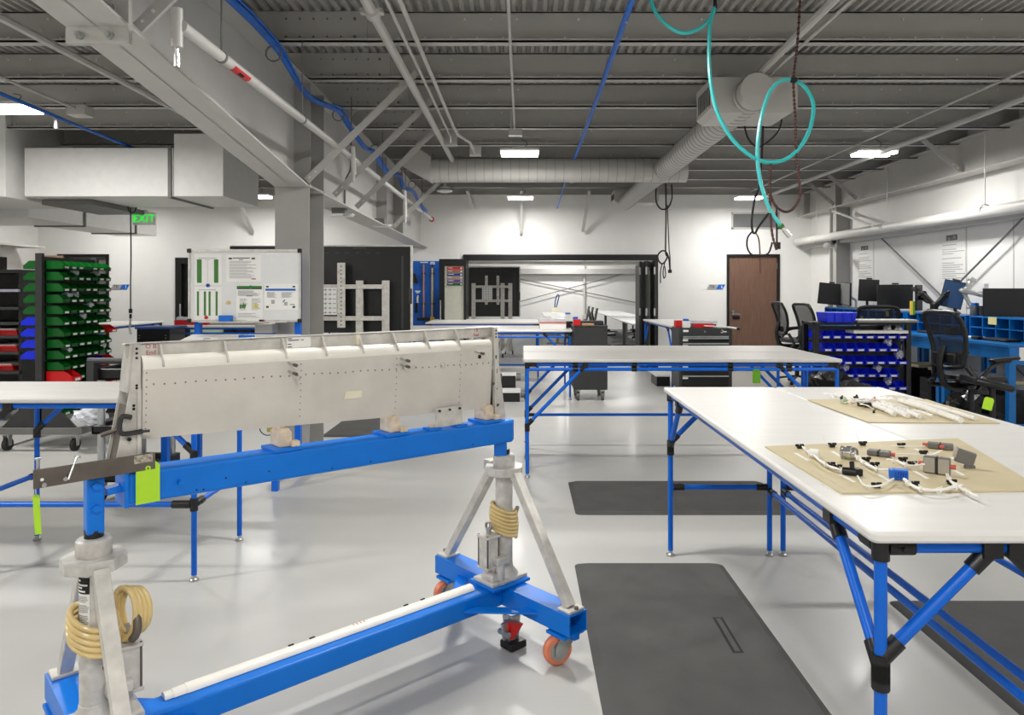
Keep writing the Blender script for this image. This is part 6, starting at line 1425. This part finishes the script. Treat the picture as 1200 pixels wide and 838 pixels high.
for i,(x,y,w_,d_,h_,m) in enumerate(((4.9,7.35,0.16,0.4,0.025,'black_plastic'),(4.95,8.7,0.15,0.4,0.025,'black_plastic'),(4.92,9.9,0.15,0.4,0.025,'black_plastic'),(4.86,7.75,0.07,0.11,0.035,'black_plastic'),(4.95,7.9,0.1,0.2,0.02,'card_white'),(4.9,10.4,0.2,0.3,0.03,'card_white'),(5.0,8.5,0.1,0.1,0.08,'black_plastic'))):
    o = MB().box((x,y,0.961),(x+w_,y+d_,0.961+h_)).build(('keyboard','keyboard','keyboard','computer_mouse','paper_pad','paper_pad','desk_box')[i],m,bev=0.008); tag(o,('black keyboard on the nearest blue desk','black keyboard on the second blue desk','black keyboard on the third blue desk','black mouse on the nearest blue desk','white paper pad on the nearest blue desk','white paper pad on the third blue desk','small black box on the second blue desk')[i],('keyboard','keyboard','keyboard','mouse','paper','paper','box')[i],'desk clutter')
    if h_ < 0.03 and m == 'black_plastic': MB().box((x+0.01,y+0.01,0.961+h_),(x+w_-0.01,y+d_-0.01,0.963+h_)).build('keys','dark_grey',o)
for i,(px,m) in enumerate(((1068,'yellow_handle'),(1071,'green_tag'))):
    q = P(px,361,9.4); o = MB().obox(q,(0.03,0.03,0.18)).build('marker_box',m,bev=0.003); tag(o,'%s upright box beside the wide monitor' % ('yellow','green')[i],'box')
q = P(1155,336,7.95); o = MB().obox(q+ZV*0.01,(0.05,0.03,0.05)).build('webcam_cube','card_white',bev=0.004); tag(o,'small white cube on top of the right edge monitor','webcam')
# ---- tall print sheets on the right wall
def wall_sheet(lab, px0, px1, z0, z1):
    ya, yb = F*XR/(px1-CX), F*XR/(px0-CX)
    o = MB().box((XR-0.008,ya,z0),(XR-0.003,yb,z1)).build('wall_poster','card_white',smooth=False); tag(o,lab,'poster','printed sheets on the right wall')
    lg = MB().box((XR-0.0095,(ya+yb)/2-0.12,z1-0.20),(XR-0.008,(ya+yb)/2+0.12,z1-0.13)).build('logo_block','mid_grey',o,smooth=False)
    MB().box((XR-0.011,(ya+yb)/2-0.09,z1-0.185),(XR-0.0095,(ya+yb)/2-0.03,z1-0.145)).box((XR-0.011,(ya+yb)/2-0.01,z1-0.20),(XR-0.0095,(ya+yb)/2+0.0,z1-0.16)).box((XR-0.011,(ya+yb)/2+0.03,z1-0.20),(XR-0.0095,(ya+yb)/2+0.08,z1-0.16)).build('logo_print','ink_light',lg,smooth=False)
    ln = MB(); z = z1-0.26; rn = random.Random(int(px0))
    while z > z0+0.05:
        L = (yb-ya)*rn.uniform(0.35,0.85); ln.box((XR-0.0095,yb-0.08-L,z),(XR-0.008,yb-0.08,z+0.009)); z -= 0.028 if rn.random() < 0.72 else 0.06
    ln.build('printed_lines','ink_light',o,smooth=False)
wall_sheet('tall printed sheet with small logo on the right wall, nearer one', 1101, 1132, 1.58, 2.33)
wall_sheet('tall printed sheet with small logo on the right wall, beside the column', 1004, 1024, 1.62, 2.33)

# ================================================================= CHAIRS
def drafting_chair(lab, grp='black mesh drafting chairs'):
    t = thing('drafting_chair', lab, 'chair', (0,0,0), grp)               # faces +x, built at the origin
    sz = 0.70
    n = 14; pts = []
    for i in range(n*2):
        q = 2*PI*i/(n*2); ce, se = math.cos(q), math.sin(q)
        pts.append((0.25*abs(ce)**0.55*(1 if ce>=0 else -1), 0.25*abs(se)**0.55*(1 if se>=0 else -1)))
    m_ = len(pts); vs = [(a*0.86,b*0.86,sz-0.045) for a,b in pts]+[(a,b,sz-0.02-0.03*(a>0.18)) for a,b in pts]+[(a*0.97,b*0.97,sz+0.01-0.03*(a>0.18)) for a,b in pts]+[(a*0.8,b*0.8,sz+0.022) for a,b in pts]
    fs = [tuple(range(m_-1,-1,-1)), tuple(range(3*m_,4*m_))]
    for k in range(3): fs += [(k*m_+i,k*m_+(i+1)%m_,(k+1)*m_+(i+1)%m_,(k+1)*m_+i) for i in range(m_)]
    MB().add(vs,fs).build('seat','black_plastic',t)
    # back frame: rounded rectangle, leaning
    def bp(y,z): return Vector((-0.25-0.14*(z-0.75)+0.05*math.sin(PI*min(1,max(0,(z-0.75)/0.5))), y, z))
    fr = [bp(-0.17,0.80),bp(-0.20,0.95),bp(-0.225,1.12),bp(-0.215,1.25),bp(-0.15,1.285),bp(0,1.29),bp(0.15,1.285),bp(0.215,1.25),bp(0.225,1.12),bp(0.20,0.95),bp(0.17,0.80),bp(0,0.775)]
    MB().tube(spline(fr+[fr[0]],5),0.021,9).build('back_frame','black_plastic',t)
    g = MB(); rows = 10; cols = 8; grid = []
    for i in range(rows+1):
        z = 0.80+0.47*i/rows; hw = 0.17+0.055*math.sin(PI*0.5*min(1,(z-0.8)/0.32)); grid.append([bp(-hw+2*hw*j/cols,z)+Vector((-0.025*math.sin(PI*j/cols),0,0)) for j in range(cols+1)])
    vs = [p for r in grid for p in r]; k = cols+1
    g.add(vs,[(i*k+j,i*k+j+1,(i+1)*k+j+1,(i+1)*k+j) for i in range(rows) for j in range(cols)]).build('back_mesh','chair_mesh',t)
    MB().tube(spline([(-0.29,0,0.98),(-0.33,0,0.80),(-0.27,0,0.62),(-0.1,0,0.58)],5),[0.03]*16,8).build('back_spine','black_plastic',t)
    MB().bar((-0.28,-0.14,0.87),(-0.28,0.14,0.87),0.03,0.09).build('lumbar_pad','black_plastic',t,bev=0.012)
    for s in (-1,1):
        MB().tube(spline([(-0.22,s*0.2,0.80),(-0.16,s*0.27,0.66),(-0.20,s*0.28,0.60),(-0.05,s*0.26,0.585),(0.05,s*0.2,0.6)],5),0.024,8).build('side_bracket','black_plastic',t)
        MB().tube(spline([(-0.14,s*0.27,0.70),(-0.06,s*0.29,0.80),(0.02,s*0.29,0.845),(0.14,s*0.29,0.86)],5),0.018,8).build('arm_support','black_plastic',t)
        MB().obox((0.08,s*0.29,0.875),(0.27,0.085,0.028),(Vector((1,0,0.08)),Vector((0,1,0)),Vector((-0.08,0,1)))).build('armrest','black_plastic',t,bev=0.012)
        MB().cyl((-0.14,s*0.285,0.70),(-0.14,s*0.305,0.70),0.026,14).build('arm_knob','mid_grey',t)
    MB().box((-0.1,-0.08,0.575),(0.1,0.08,0.62)).build('mechanism','black_plastic',t,bev=0.006)
    MB().cyl((0,0,0.12),(0,0,0.58),0.026,14).cyl((0,0,0.10),(0,0,0.32),0.034,14).build('gas_column','black_plastic',t)
    MB().ring((0,0,0.30),(0,0,0.325),0.23,0.21,28).bar((-0.21,0,0.31),(0.21,0,0.31),0.02,0.02).bar((0,-0.21,0.31),(0,0.21,0.31),0.02,0.02).build('foot_ring','black_metal',t)
    for i in range(5):
        q = 2*PI*i/5+0.3; d = Vector((math.cos(q),math.sin(q),0))
        MB().bar(d*0.03+ZV*0.115,d*0.31+ZV*0.075,0.045,0.028).build('base_leg','black_plastic',t)
        s_ = d.cross(ZV); MB().cyl(d*0.31+ZV*0.028-s_*0.022,d*0.31+ZV*0.028+s_*0.022,0.028,12).cyl(d*0.31+ZV*0.03,d*0.31+ZV*0.075,0.008,6).build('caster','black_plastic',t)
    return t
ch0 = drafting_chair('black mesh drafting chair in front of the nearest blue desk')
ch0.location = (4.17, 6.74, 0); ch0.rotation_euler = (0,0,math.radians(10))
copy_tree(ch0, (P(934,0,11.6).x, 11.6, 0), math.radians(2), 'black mesh drafting chair nearest the wood door')
copy_tree(ch0, (P(963,0,10.4).x, 10.4, 0), math.radians(10), 'black mesh drafting chair half hidden by the blue bin rack')
copy_tree(ch0, (4.38, 9.0, 0), math.radians(70), 'black drafting chair whose top edge shows above the bin rack')
stl = thing('stool', 'black stool with tilted seat pad and lime tag at the bench edge', 'stool', (4.06,6.25,0))
ax_ = (Vector((1,-0.1,-0.22)).normalized(), Vector((0.1,1,0)).normalized(), Vector((0.22,0,1)).normalized())
MB().obox((4.0,6.25,0.69),(0.34,0.30,0.06),ax_).build('seat_pad','black_plastic',stl,bev=0.026)
MB().cyl((4.05,6.25,0.08),(4.05,6.25,0.66),0.025,12).cyl((4.05,6.25,0.08),(4.05,6.25,0.35),0.035,12).build('column','black_plastic',stl)
for i in range(5):
    q = 2*PI*i/5; d = Vector((math.cos(q),math.sin(q),0)); MB().bar(Vector((4.05,6.25,0.09))+d*0.02,Vector((4.05,6.25,0.03))+d*0.26,0.04,0.025).build('base_leg','black_plastic',stl)
o = tagcard('lime green tag hanging from the black stool', P(1158,473,6.05), 0.085, 0.105, 'lime_tag', rx=-0.25, hole=False)

# ================================================================= CARTS, CABINETS, STEPS IN THE MIDDLE
a, b = P(672.5,383,9.75), P(712,457,9.75)
gc = thing('grey_cart', 'dark grey steel cart on casters left of the middle bench', 'cart', ((a.x+b.x)/2,10.0,0))
MB().box((a.x,9.75,b.z),(b.x,10.35,a.z)).build('body','dark_grey',gc,smooth=False,bev=0.005)
MB().box((a.x-0.006,9.745,a.z),(b.x+0.006,10.36,a.z+0.012)).build('top_lip','dark_grey',gc,smooth=False)
for x in (a.x+0.03,b.x-0.06): MB().box((x,9.744,a.z-0.06),(x+0.03,9.75,a.z-0.052)).build('grip_slot','black_metal',gc,smooth=False)
for x in (a.x+0.06,b.x-0.06):
    for y in (9.82,10.28): small_caster(gc,x,y,b.z,0.06,'mid_grey')
zt = a.z+0.013
o = MB().box((a.x+0.0,9.78,zt),(a.x+0.095,9.9,zt+0.085)).build('small_bin','red_bin',bev=0.004); tag(o,'red plastic bin on the dark grey cart','bin')
o = MB().box((a.x+0.01,10.0,zt),(a.x+0.075,10.1,zt+0.11)).build('small_bin','connector_blue',bev=0.004); tag(o,'small blue lidded box behind the red bin on the grey cart','box')
o = MB().box((a.x+0.12,9.8,zt),(a.x+0.28,9.95,zt+0.025)).build('paper_box','cardboard',bev=0.003); tag(o,'low pale box on the dark grey cart','box')
o = MB().box((a.x+0.1,10.05,zt),(b.x-0.02,10.3,zt+0.05)).build('dark_case','dark_grey',bev=0.006); tag(o,'flat dark case at the back of the grey cart','case')
# things on the far bench
Z2 = 0.9455
def onb(lab, nm, cat, px0, px1, py0, Y, m, d=0.2, bev=0.004):
    a_, b__ = P(px0,py0,Y), P(px1,0,Y); o = MB().box((a_.x,Y,Z2),(b__.x,Y+d,a_.z)).build(nm,m,bev=bev); tag(o,lab,cat,'things on the far benches'); return o
fb = onb('flat clear organiser box with pink rim on the far bench','organiser_box','box',632.5,663.5,378.5,10.05,'card_white',0.3)
MB().box((P(632.5,0,10.05).x-0.004,10.04,P(0,378.5,10.05).z),(P(663.5,0,10.05).x+0.004,10.36,P(0,377.7,10.05).z)).build('lid','heatshrink_red',fb,smooth=False)
o = MB().box((P(631,0,10.1).x,10.08,P(0,377.6,10.1).z),(P(663,0,10.1).x,10.42,P(0,373.5,10.1).z)).build('organiser_box','plastic_bag',bev=0.004); tag(o,'clear plastic case lying on the flat organiser box','box')
o = MB().box((P(646,0,10.2).x,10.2,P(0,373.4,10.2).z),(P(654,0,10.2).x,10.3,P(0,366,10.2).z)).build('white_canister','card_white',bev=0.006); tag(o,'white canister with yellow cap on the far bench','canister')
MB().box((P(646.5,0,10.2).x,10.21,P(0,366,10.2).z),(P(653.5,0,10.2).x,10.29,P(0,360.5,10.2).z)).build('cap','tape',o,bev=0.004)
MB().tube(spline([P(650,361,10.25),P(651,352,10.25),P(653,346,10.25),P(655,347,10.25),P(653,356,10.25),P(651.5,361,10.25)],5),0.008,6).build('cable_loop','navy_strip',o)
o = onb('small red tray behind the organiser on the far bench','red_tray','tray',663.5,671,377,10.4,'black_plastic'); 
o = onb('blue topped jar on the far bench','jar','jar',663,668,368,10.7,'card_white',0.05); MB().box((P(662.5,0,10.7).x,10.69,P(0,368,10.7).z),(P(668.5,0,10.7).x,10.76,P(0,366.5,10.7).z)).build('lid','connector_blue',o)
# tool cabinet
a, b = P(796,384.5,10.2), P(858,0,10.2)
tc_ = thing('tool_cabinet', 'black roller tool cabinet with silver drawer pulls before the wood door', 'cabinet', ((a.x+b.x)/2,10.45,0))
MB().box((a.x,10.2,0.1),(b.x,10.7,a.z)).build('body','dark_grey',tc_,smooth=False,bev=0.006)
zs = [0.12,0.30,0.46,0.58,0.68,0.755,0.83,a.z-0.10]
for z0_, z1_ in zip(zs[:-1], zs[1:]):
    d_ = MB().box((a.x+0.04,10.185,z0_+0.006),(b.x-0.05,10.2,z1_-0.006)).build('drawer','black_metal',tc_,smooth=False,bev=0.003)
    MB().box((a.x+0.045,10.165,z1_-0.03),(b.x-0.055,10.186,z1_-0.012)).build('drawer_pull','zinc',d_,smooth=False,bev=0.004)
    MB().box((a.x+0.045,10.18,z1_-0.06),(a.x+0.12,10.185,z1_-0.036)).build('drawer_label','card_white',d_,smooth=False)
MB().box((a.x+0.055,10.195,a.z-0.055),(a.x+0.13,10.1999,a.z-0.025)).build('top_label','card_white',tc_,smooth=False)
MB().cyl((a.x+0.36,10.2,a.z-0.05),(a.x+0.36,10.19,a.z-0.05),0.013,10).build('lock','zinc',tc_)
MB().tube(spline([(b.x-0.16,10.197,a.z-0.06),(b.x-0.135,10.197,a.z-0.065),(b.x-0.13,10.197,a.z-0.035),(b.x-0.15,10.197,a.z-0.03)],4),0.004,5).box((b.x-0.12,10.195,a.z-0.058),(b.x-0.08,10.1999,a.z-0.044)).build('badge','card_white',tc_)
for x in (a.x+0.06,b.x-0.06):
    for y in (10.27,10.63): small_caster(tc_,x,y,0.1,0.05)
zt = a.z+0.001
o = MB().box((P(788,0,10.4).x+0.03,10.32,zt),(P(797.5,0,10.4).x+0.03,10.45,zt+0.10)).build('small_bin','red_bin',bev=0.004); tag(o,'red bin on the left of the black tool cabinet','bin')
o = MB().box((P(799.5,0,10.3).x,10.26,zt),(P(808,0,10.3).x,10.36,zt+0.09)).build('white_box','card_white',bev=0.004); tag(o,'white box beside the red bin on the tool cabinet','box')
o = MB().box((P(801.5,0,10.4).x,10.4,zt),(P(807,0,10.4).x,10.48,zt+0.12)).build('blue_lid_box','connector_blue',bev=0.004); tag(o,'blue box behind the white box on the tool cabinet','box')
o = MB().box((P(813,0,10.3).x,10.28,zt),(P(836,0,10.3).x,10.5,zt+0.055)).build('red_case','red_bin',bev=0.004); tag(o,'flat red case on the black tool cabinet','case')
MB().cyl((P(836,0,10.3).x,10.3,zt+0.03),(P(839,0,10.3).x,10.3,zt+0.03),0.02,10).build('knob','black_plastic',o)
o = MB().box((P(808,0,10.35).x,10.32,zt+0.056),(P(840,0,10.35).x,10.5,zt+0.10)).build('clear_case','plastic_bag',bev=0.004); tag(o,'clear plastic case lying over the red case','case')
o = MB().bar((P(825,0,10.25).x,10.24,zt+0.03),(P(856,0,10.25).x,10.22,zt+0.012),0.05,0.012).cyl((P(852,0,10.25).x,10.2,zt+0.012),(P(862,0,10.22).x,10.15,zt-0.005),0.012,8).build('torque_bar','card_white'); tag(o,'white bar tool lying across the tool cabinet top','tool')
MB().cyl((P(861.5,0,10.22).x,10.15,zt-0.005),(P(865,0,10.22).x,10.14,zt-0.01),0.022,10).build('black_knob','black_plastic',o)
# step boxes
def step(lab, px0, px1, py_top, py_bot, Y, d):
    a_, b__ = P(px0,py_top,Y), P(px1,py_bot,Y); t = thing('step_stool',lab,'step',((a_.x+b__.x)/2,Y+d/2,0),'step stools')
    MB().box((a_.x,Y,a_.z-0.03),(b__.x,Y+d,a_.z)).build('tread','white_paint',t,smooth=False,bev=0.004)
    MB().box((a_.x+0.01,Y+0.005,0.0),(b__.x-0.01,Y+d-0.005,a_.z-0.03)).build('riser','black_metal',t,smooth=False)
    MB().cyl((b__.x,Y+0.04,a_.z-0.05),(b__.x+0.06,Y+0.04,a_.z-0.05),0.05,12).build('end_cap','mid_grey',t)
step('low white and black step stool under the middle bench, front step', 560, 610, 458, 470, 9.65, 0.28)
step('taller white and black step behind the front step', 556, 605, 438, 0, 9.97, 0.3)
a_ = P(769,440,11.2); b__ = P(786,0,11.2); t = thing('foot_stool','small white topped black footstool beside the tool cabinet','footstool',(a_.x,11.3,0))
MB().prism([(a_.x,11.2,a_.z-0.02),(b__.x,11.2,a_.z-0.02),(b__.x-0.04,11.75,a_.z+0.02),(a_.x-0.06,11.75,a_.z+0.02)],ZV*0.02).build('top','white_paint',t,smooth=False)
MB().box((a_.x+0.01,11.21,0),(b__.x-0.01,11.7,a_.z-0.02)).build('body','black_metal',t,smooth=False)
# black cabinet, red tray at left rear
a_, b__ = P(158,383.5,10.4), P(197,0,10.4)
o = MB().box((a_.x,10.45,0.02),(b__.x,10.93,a_.z-0.02)).build('black_cabinet','black_metal',smooth=False,bev=0.006); tag(o,'black steel cabinet below the whiteboard at left','cabinet')
MB().box((a_.x-0.02,10.43,a_.z-0.03),(b__.x+0.02,10.95,a_.z)).build('blue_edge_top','navy_strip',o,smooth=False,bev=0.004)
for x in (a_.x+0.04,b__.x-0.06):
    for z in (a_.z-0.12,a_.z-0.16): MB().cyl((x,10.45,z),(x,10.445,z),0.008,8).build('rivet','zinc',o)
a_, b__ = P(206,377.5,11.3), P(245,0,11.3)
o = MB().box((a_.x,11.25,Z2),(b__.x,11.55,a_.z+0.03)).build('red_tray','red_bin',bev=0.005); tag(o,'red tray on the far left bench','tray')
o2 = MB().box((a_.x+0.02,11.27,a_.z+0.031),(b__.x-0.2,11.5,a_.z+0.075)).build('clear_case','plastic_bag',bev=0.004); tag(o2,'grey clear case lying on the red tray','case')
o3 = MB().cyl((a_.x+0.02,11.4,a_.z+0.076),(a_.x+0.02,11.4,a_.z+0.28),0.012,8).cyl((a_.x+0.02,11.4,a_.z+0.076),(a_.x+0.02,11.4,a_.z+0.085),0.04,12).build('metal_rod','zinc'); tag(o3,'short upright metal rod on the clear case','rod')
o = MB().box((P(245,0,11.3).x+0.01,11.3,Z2),(P(310,0,11.3).x,11.5,Z2+0.03)).build('grey_tray','keyboard_grey',bev=0.004); tag(o,'flat grey tray on the far left bench behind the whiteboard','tray')
# yellow tester with cable on the floor seen under the aileron
q = G(318,545); o = MB().box((q.x-0.04,q.y,0.28),(q.x+0.04,q.y+0.05,0.42)).cyl((q.x,q.y+0.02,0.0),(q.x,q.y+0.02,0.3),0.008,6).cyl((q.x,q.y+0.02,0),(q.x,q.y+0.02,0.01),0.06,12).build('cable_tester','print_yellow',bev=0.004); tag(o,'small yellow tester on a rod seen under the aileron','tester')
MB().ring((q.x-0.02,q.y-0.03,0.33),(q.x-0.02,q.y-0.025,0.33),0.075,0.068,20).build('cable_loop','black_plastic',o)

# ================================================================= ROOM BEYOND THE OPENING
def training_table(lab, x0, x1, y0, y1):
    t = thing('training_table', lab, 'table', ((x0+x1)/2,(y0+y1)/2,0.006), 'white training tables'); z = 0.75
    MB().box((x0,y0,z-0.03),(x1,y1,z)).build('tabletop','board_white',t,smooth=False,bev=0.005)
    for y in (y0+0.25,y1-0.25):
        MB().box(((x0+x1)/2-0.04,y-0.03,0.05),((x0+x1)/2+0.04,y+0.03,z-0.03)).build('leg','mid_grey',t,smooth=False)
        MB().box((x0+0.05,y-0.03,0.006),(x1-0.05,y+0.03,0.05)).build('foot','mid_grey',t,smooth=False)
training_table('white training table in the far room, front right one', P(725,0,16.0).x+0.25, P(749,0,15.8).x+0.45, 15.7, 19.4)
training_table('white training table in the far room, rear right one', 2.45, 3.35, 20.0, 25.5)
training_table('white training table in the far room, left one', 0.62, 1.3, 19.5, 23.5)
tch = thing('task_chair','black task chair in the far room','chair',(0,0,0.006),'black chairs in the far room')
MB().box((-0.22,-0.22,0.44),(0.22,0.22,0.5)).build('seat','black_plastic',tch,bev=0.02)
MB().prism([(-0.2,0.22,0.56),(0.2,0.22,0.56),(0.19,0.30,0.98),(-0.19,0.30,0.98)],(0,0.03,0)).bar((0,0.2,0.46),(0,0.25,0.62),0.05,0.02).build('backrest','black_plastic',tch,bev=0.01)
MB().cyl((0,0,0.08),(0,0,0.44),0.025,10).build('column','black_plastic',tch)
for i in range(5):
    q = 2*PI*i/5; d = Vector((math.cos(q),math.sin(q),0)); MB().bar(ZV*0.1,d*0.28+ZV*0.06,0.04,0.025).cyl(d*0.28+ZV*0.006,d*0.28+ZV*0.056,0.025,8).build('base_leg','black_plastic',tch)
spots = ((3.65,20.6,-90),(3.6,22.0,-90),(3.6,23.6,-90),(3.15,17.0,-90),(2.95,18.2,-90),(1.75,20.0,-90),(1.75,21.2,-90),(1.75,22.4,-90),(1.9,16.6,90),(2.0,18.5,90))
nm = ('rear right table, near end','rear right table, middle','rear right table, far end','front right table, near end','front right table, far end','left table, near end','left table, middle','left table, far end','front right table, aisle side near','front right table, aisle side far')
for i,(x,y,a_) in enumerate(spots):
    if i == 0: tch.location = (x,y,0.006); tch.rotation_euler = (0,0,math.radians(a_)); tch['label'] = 'black task chair at the '+nm[0]
    else: copy_tree(tch,(x,y,0.006),math.radians(a_),'black task chair at the '+nm[i])

# tiny repeated marks that cannot be picked apart singly
TINY = ('bolt_row','rail_hole','slot','key','drill_hole','vent','grille','printed_lines','small_print','heading_print','handwriting','sticker_print','spiral_seam','dark_twist','slots')
for o in bpy.data.objects:
    if o.parent is not None and o.name.split('.')[0] in TINY: o['kind'] = 'stuff'
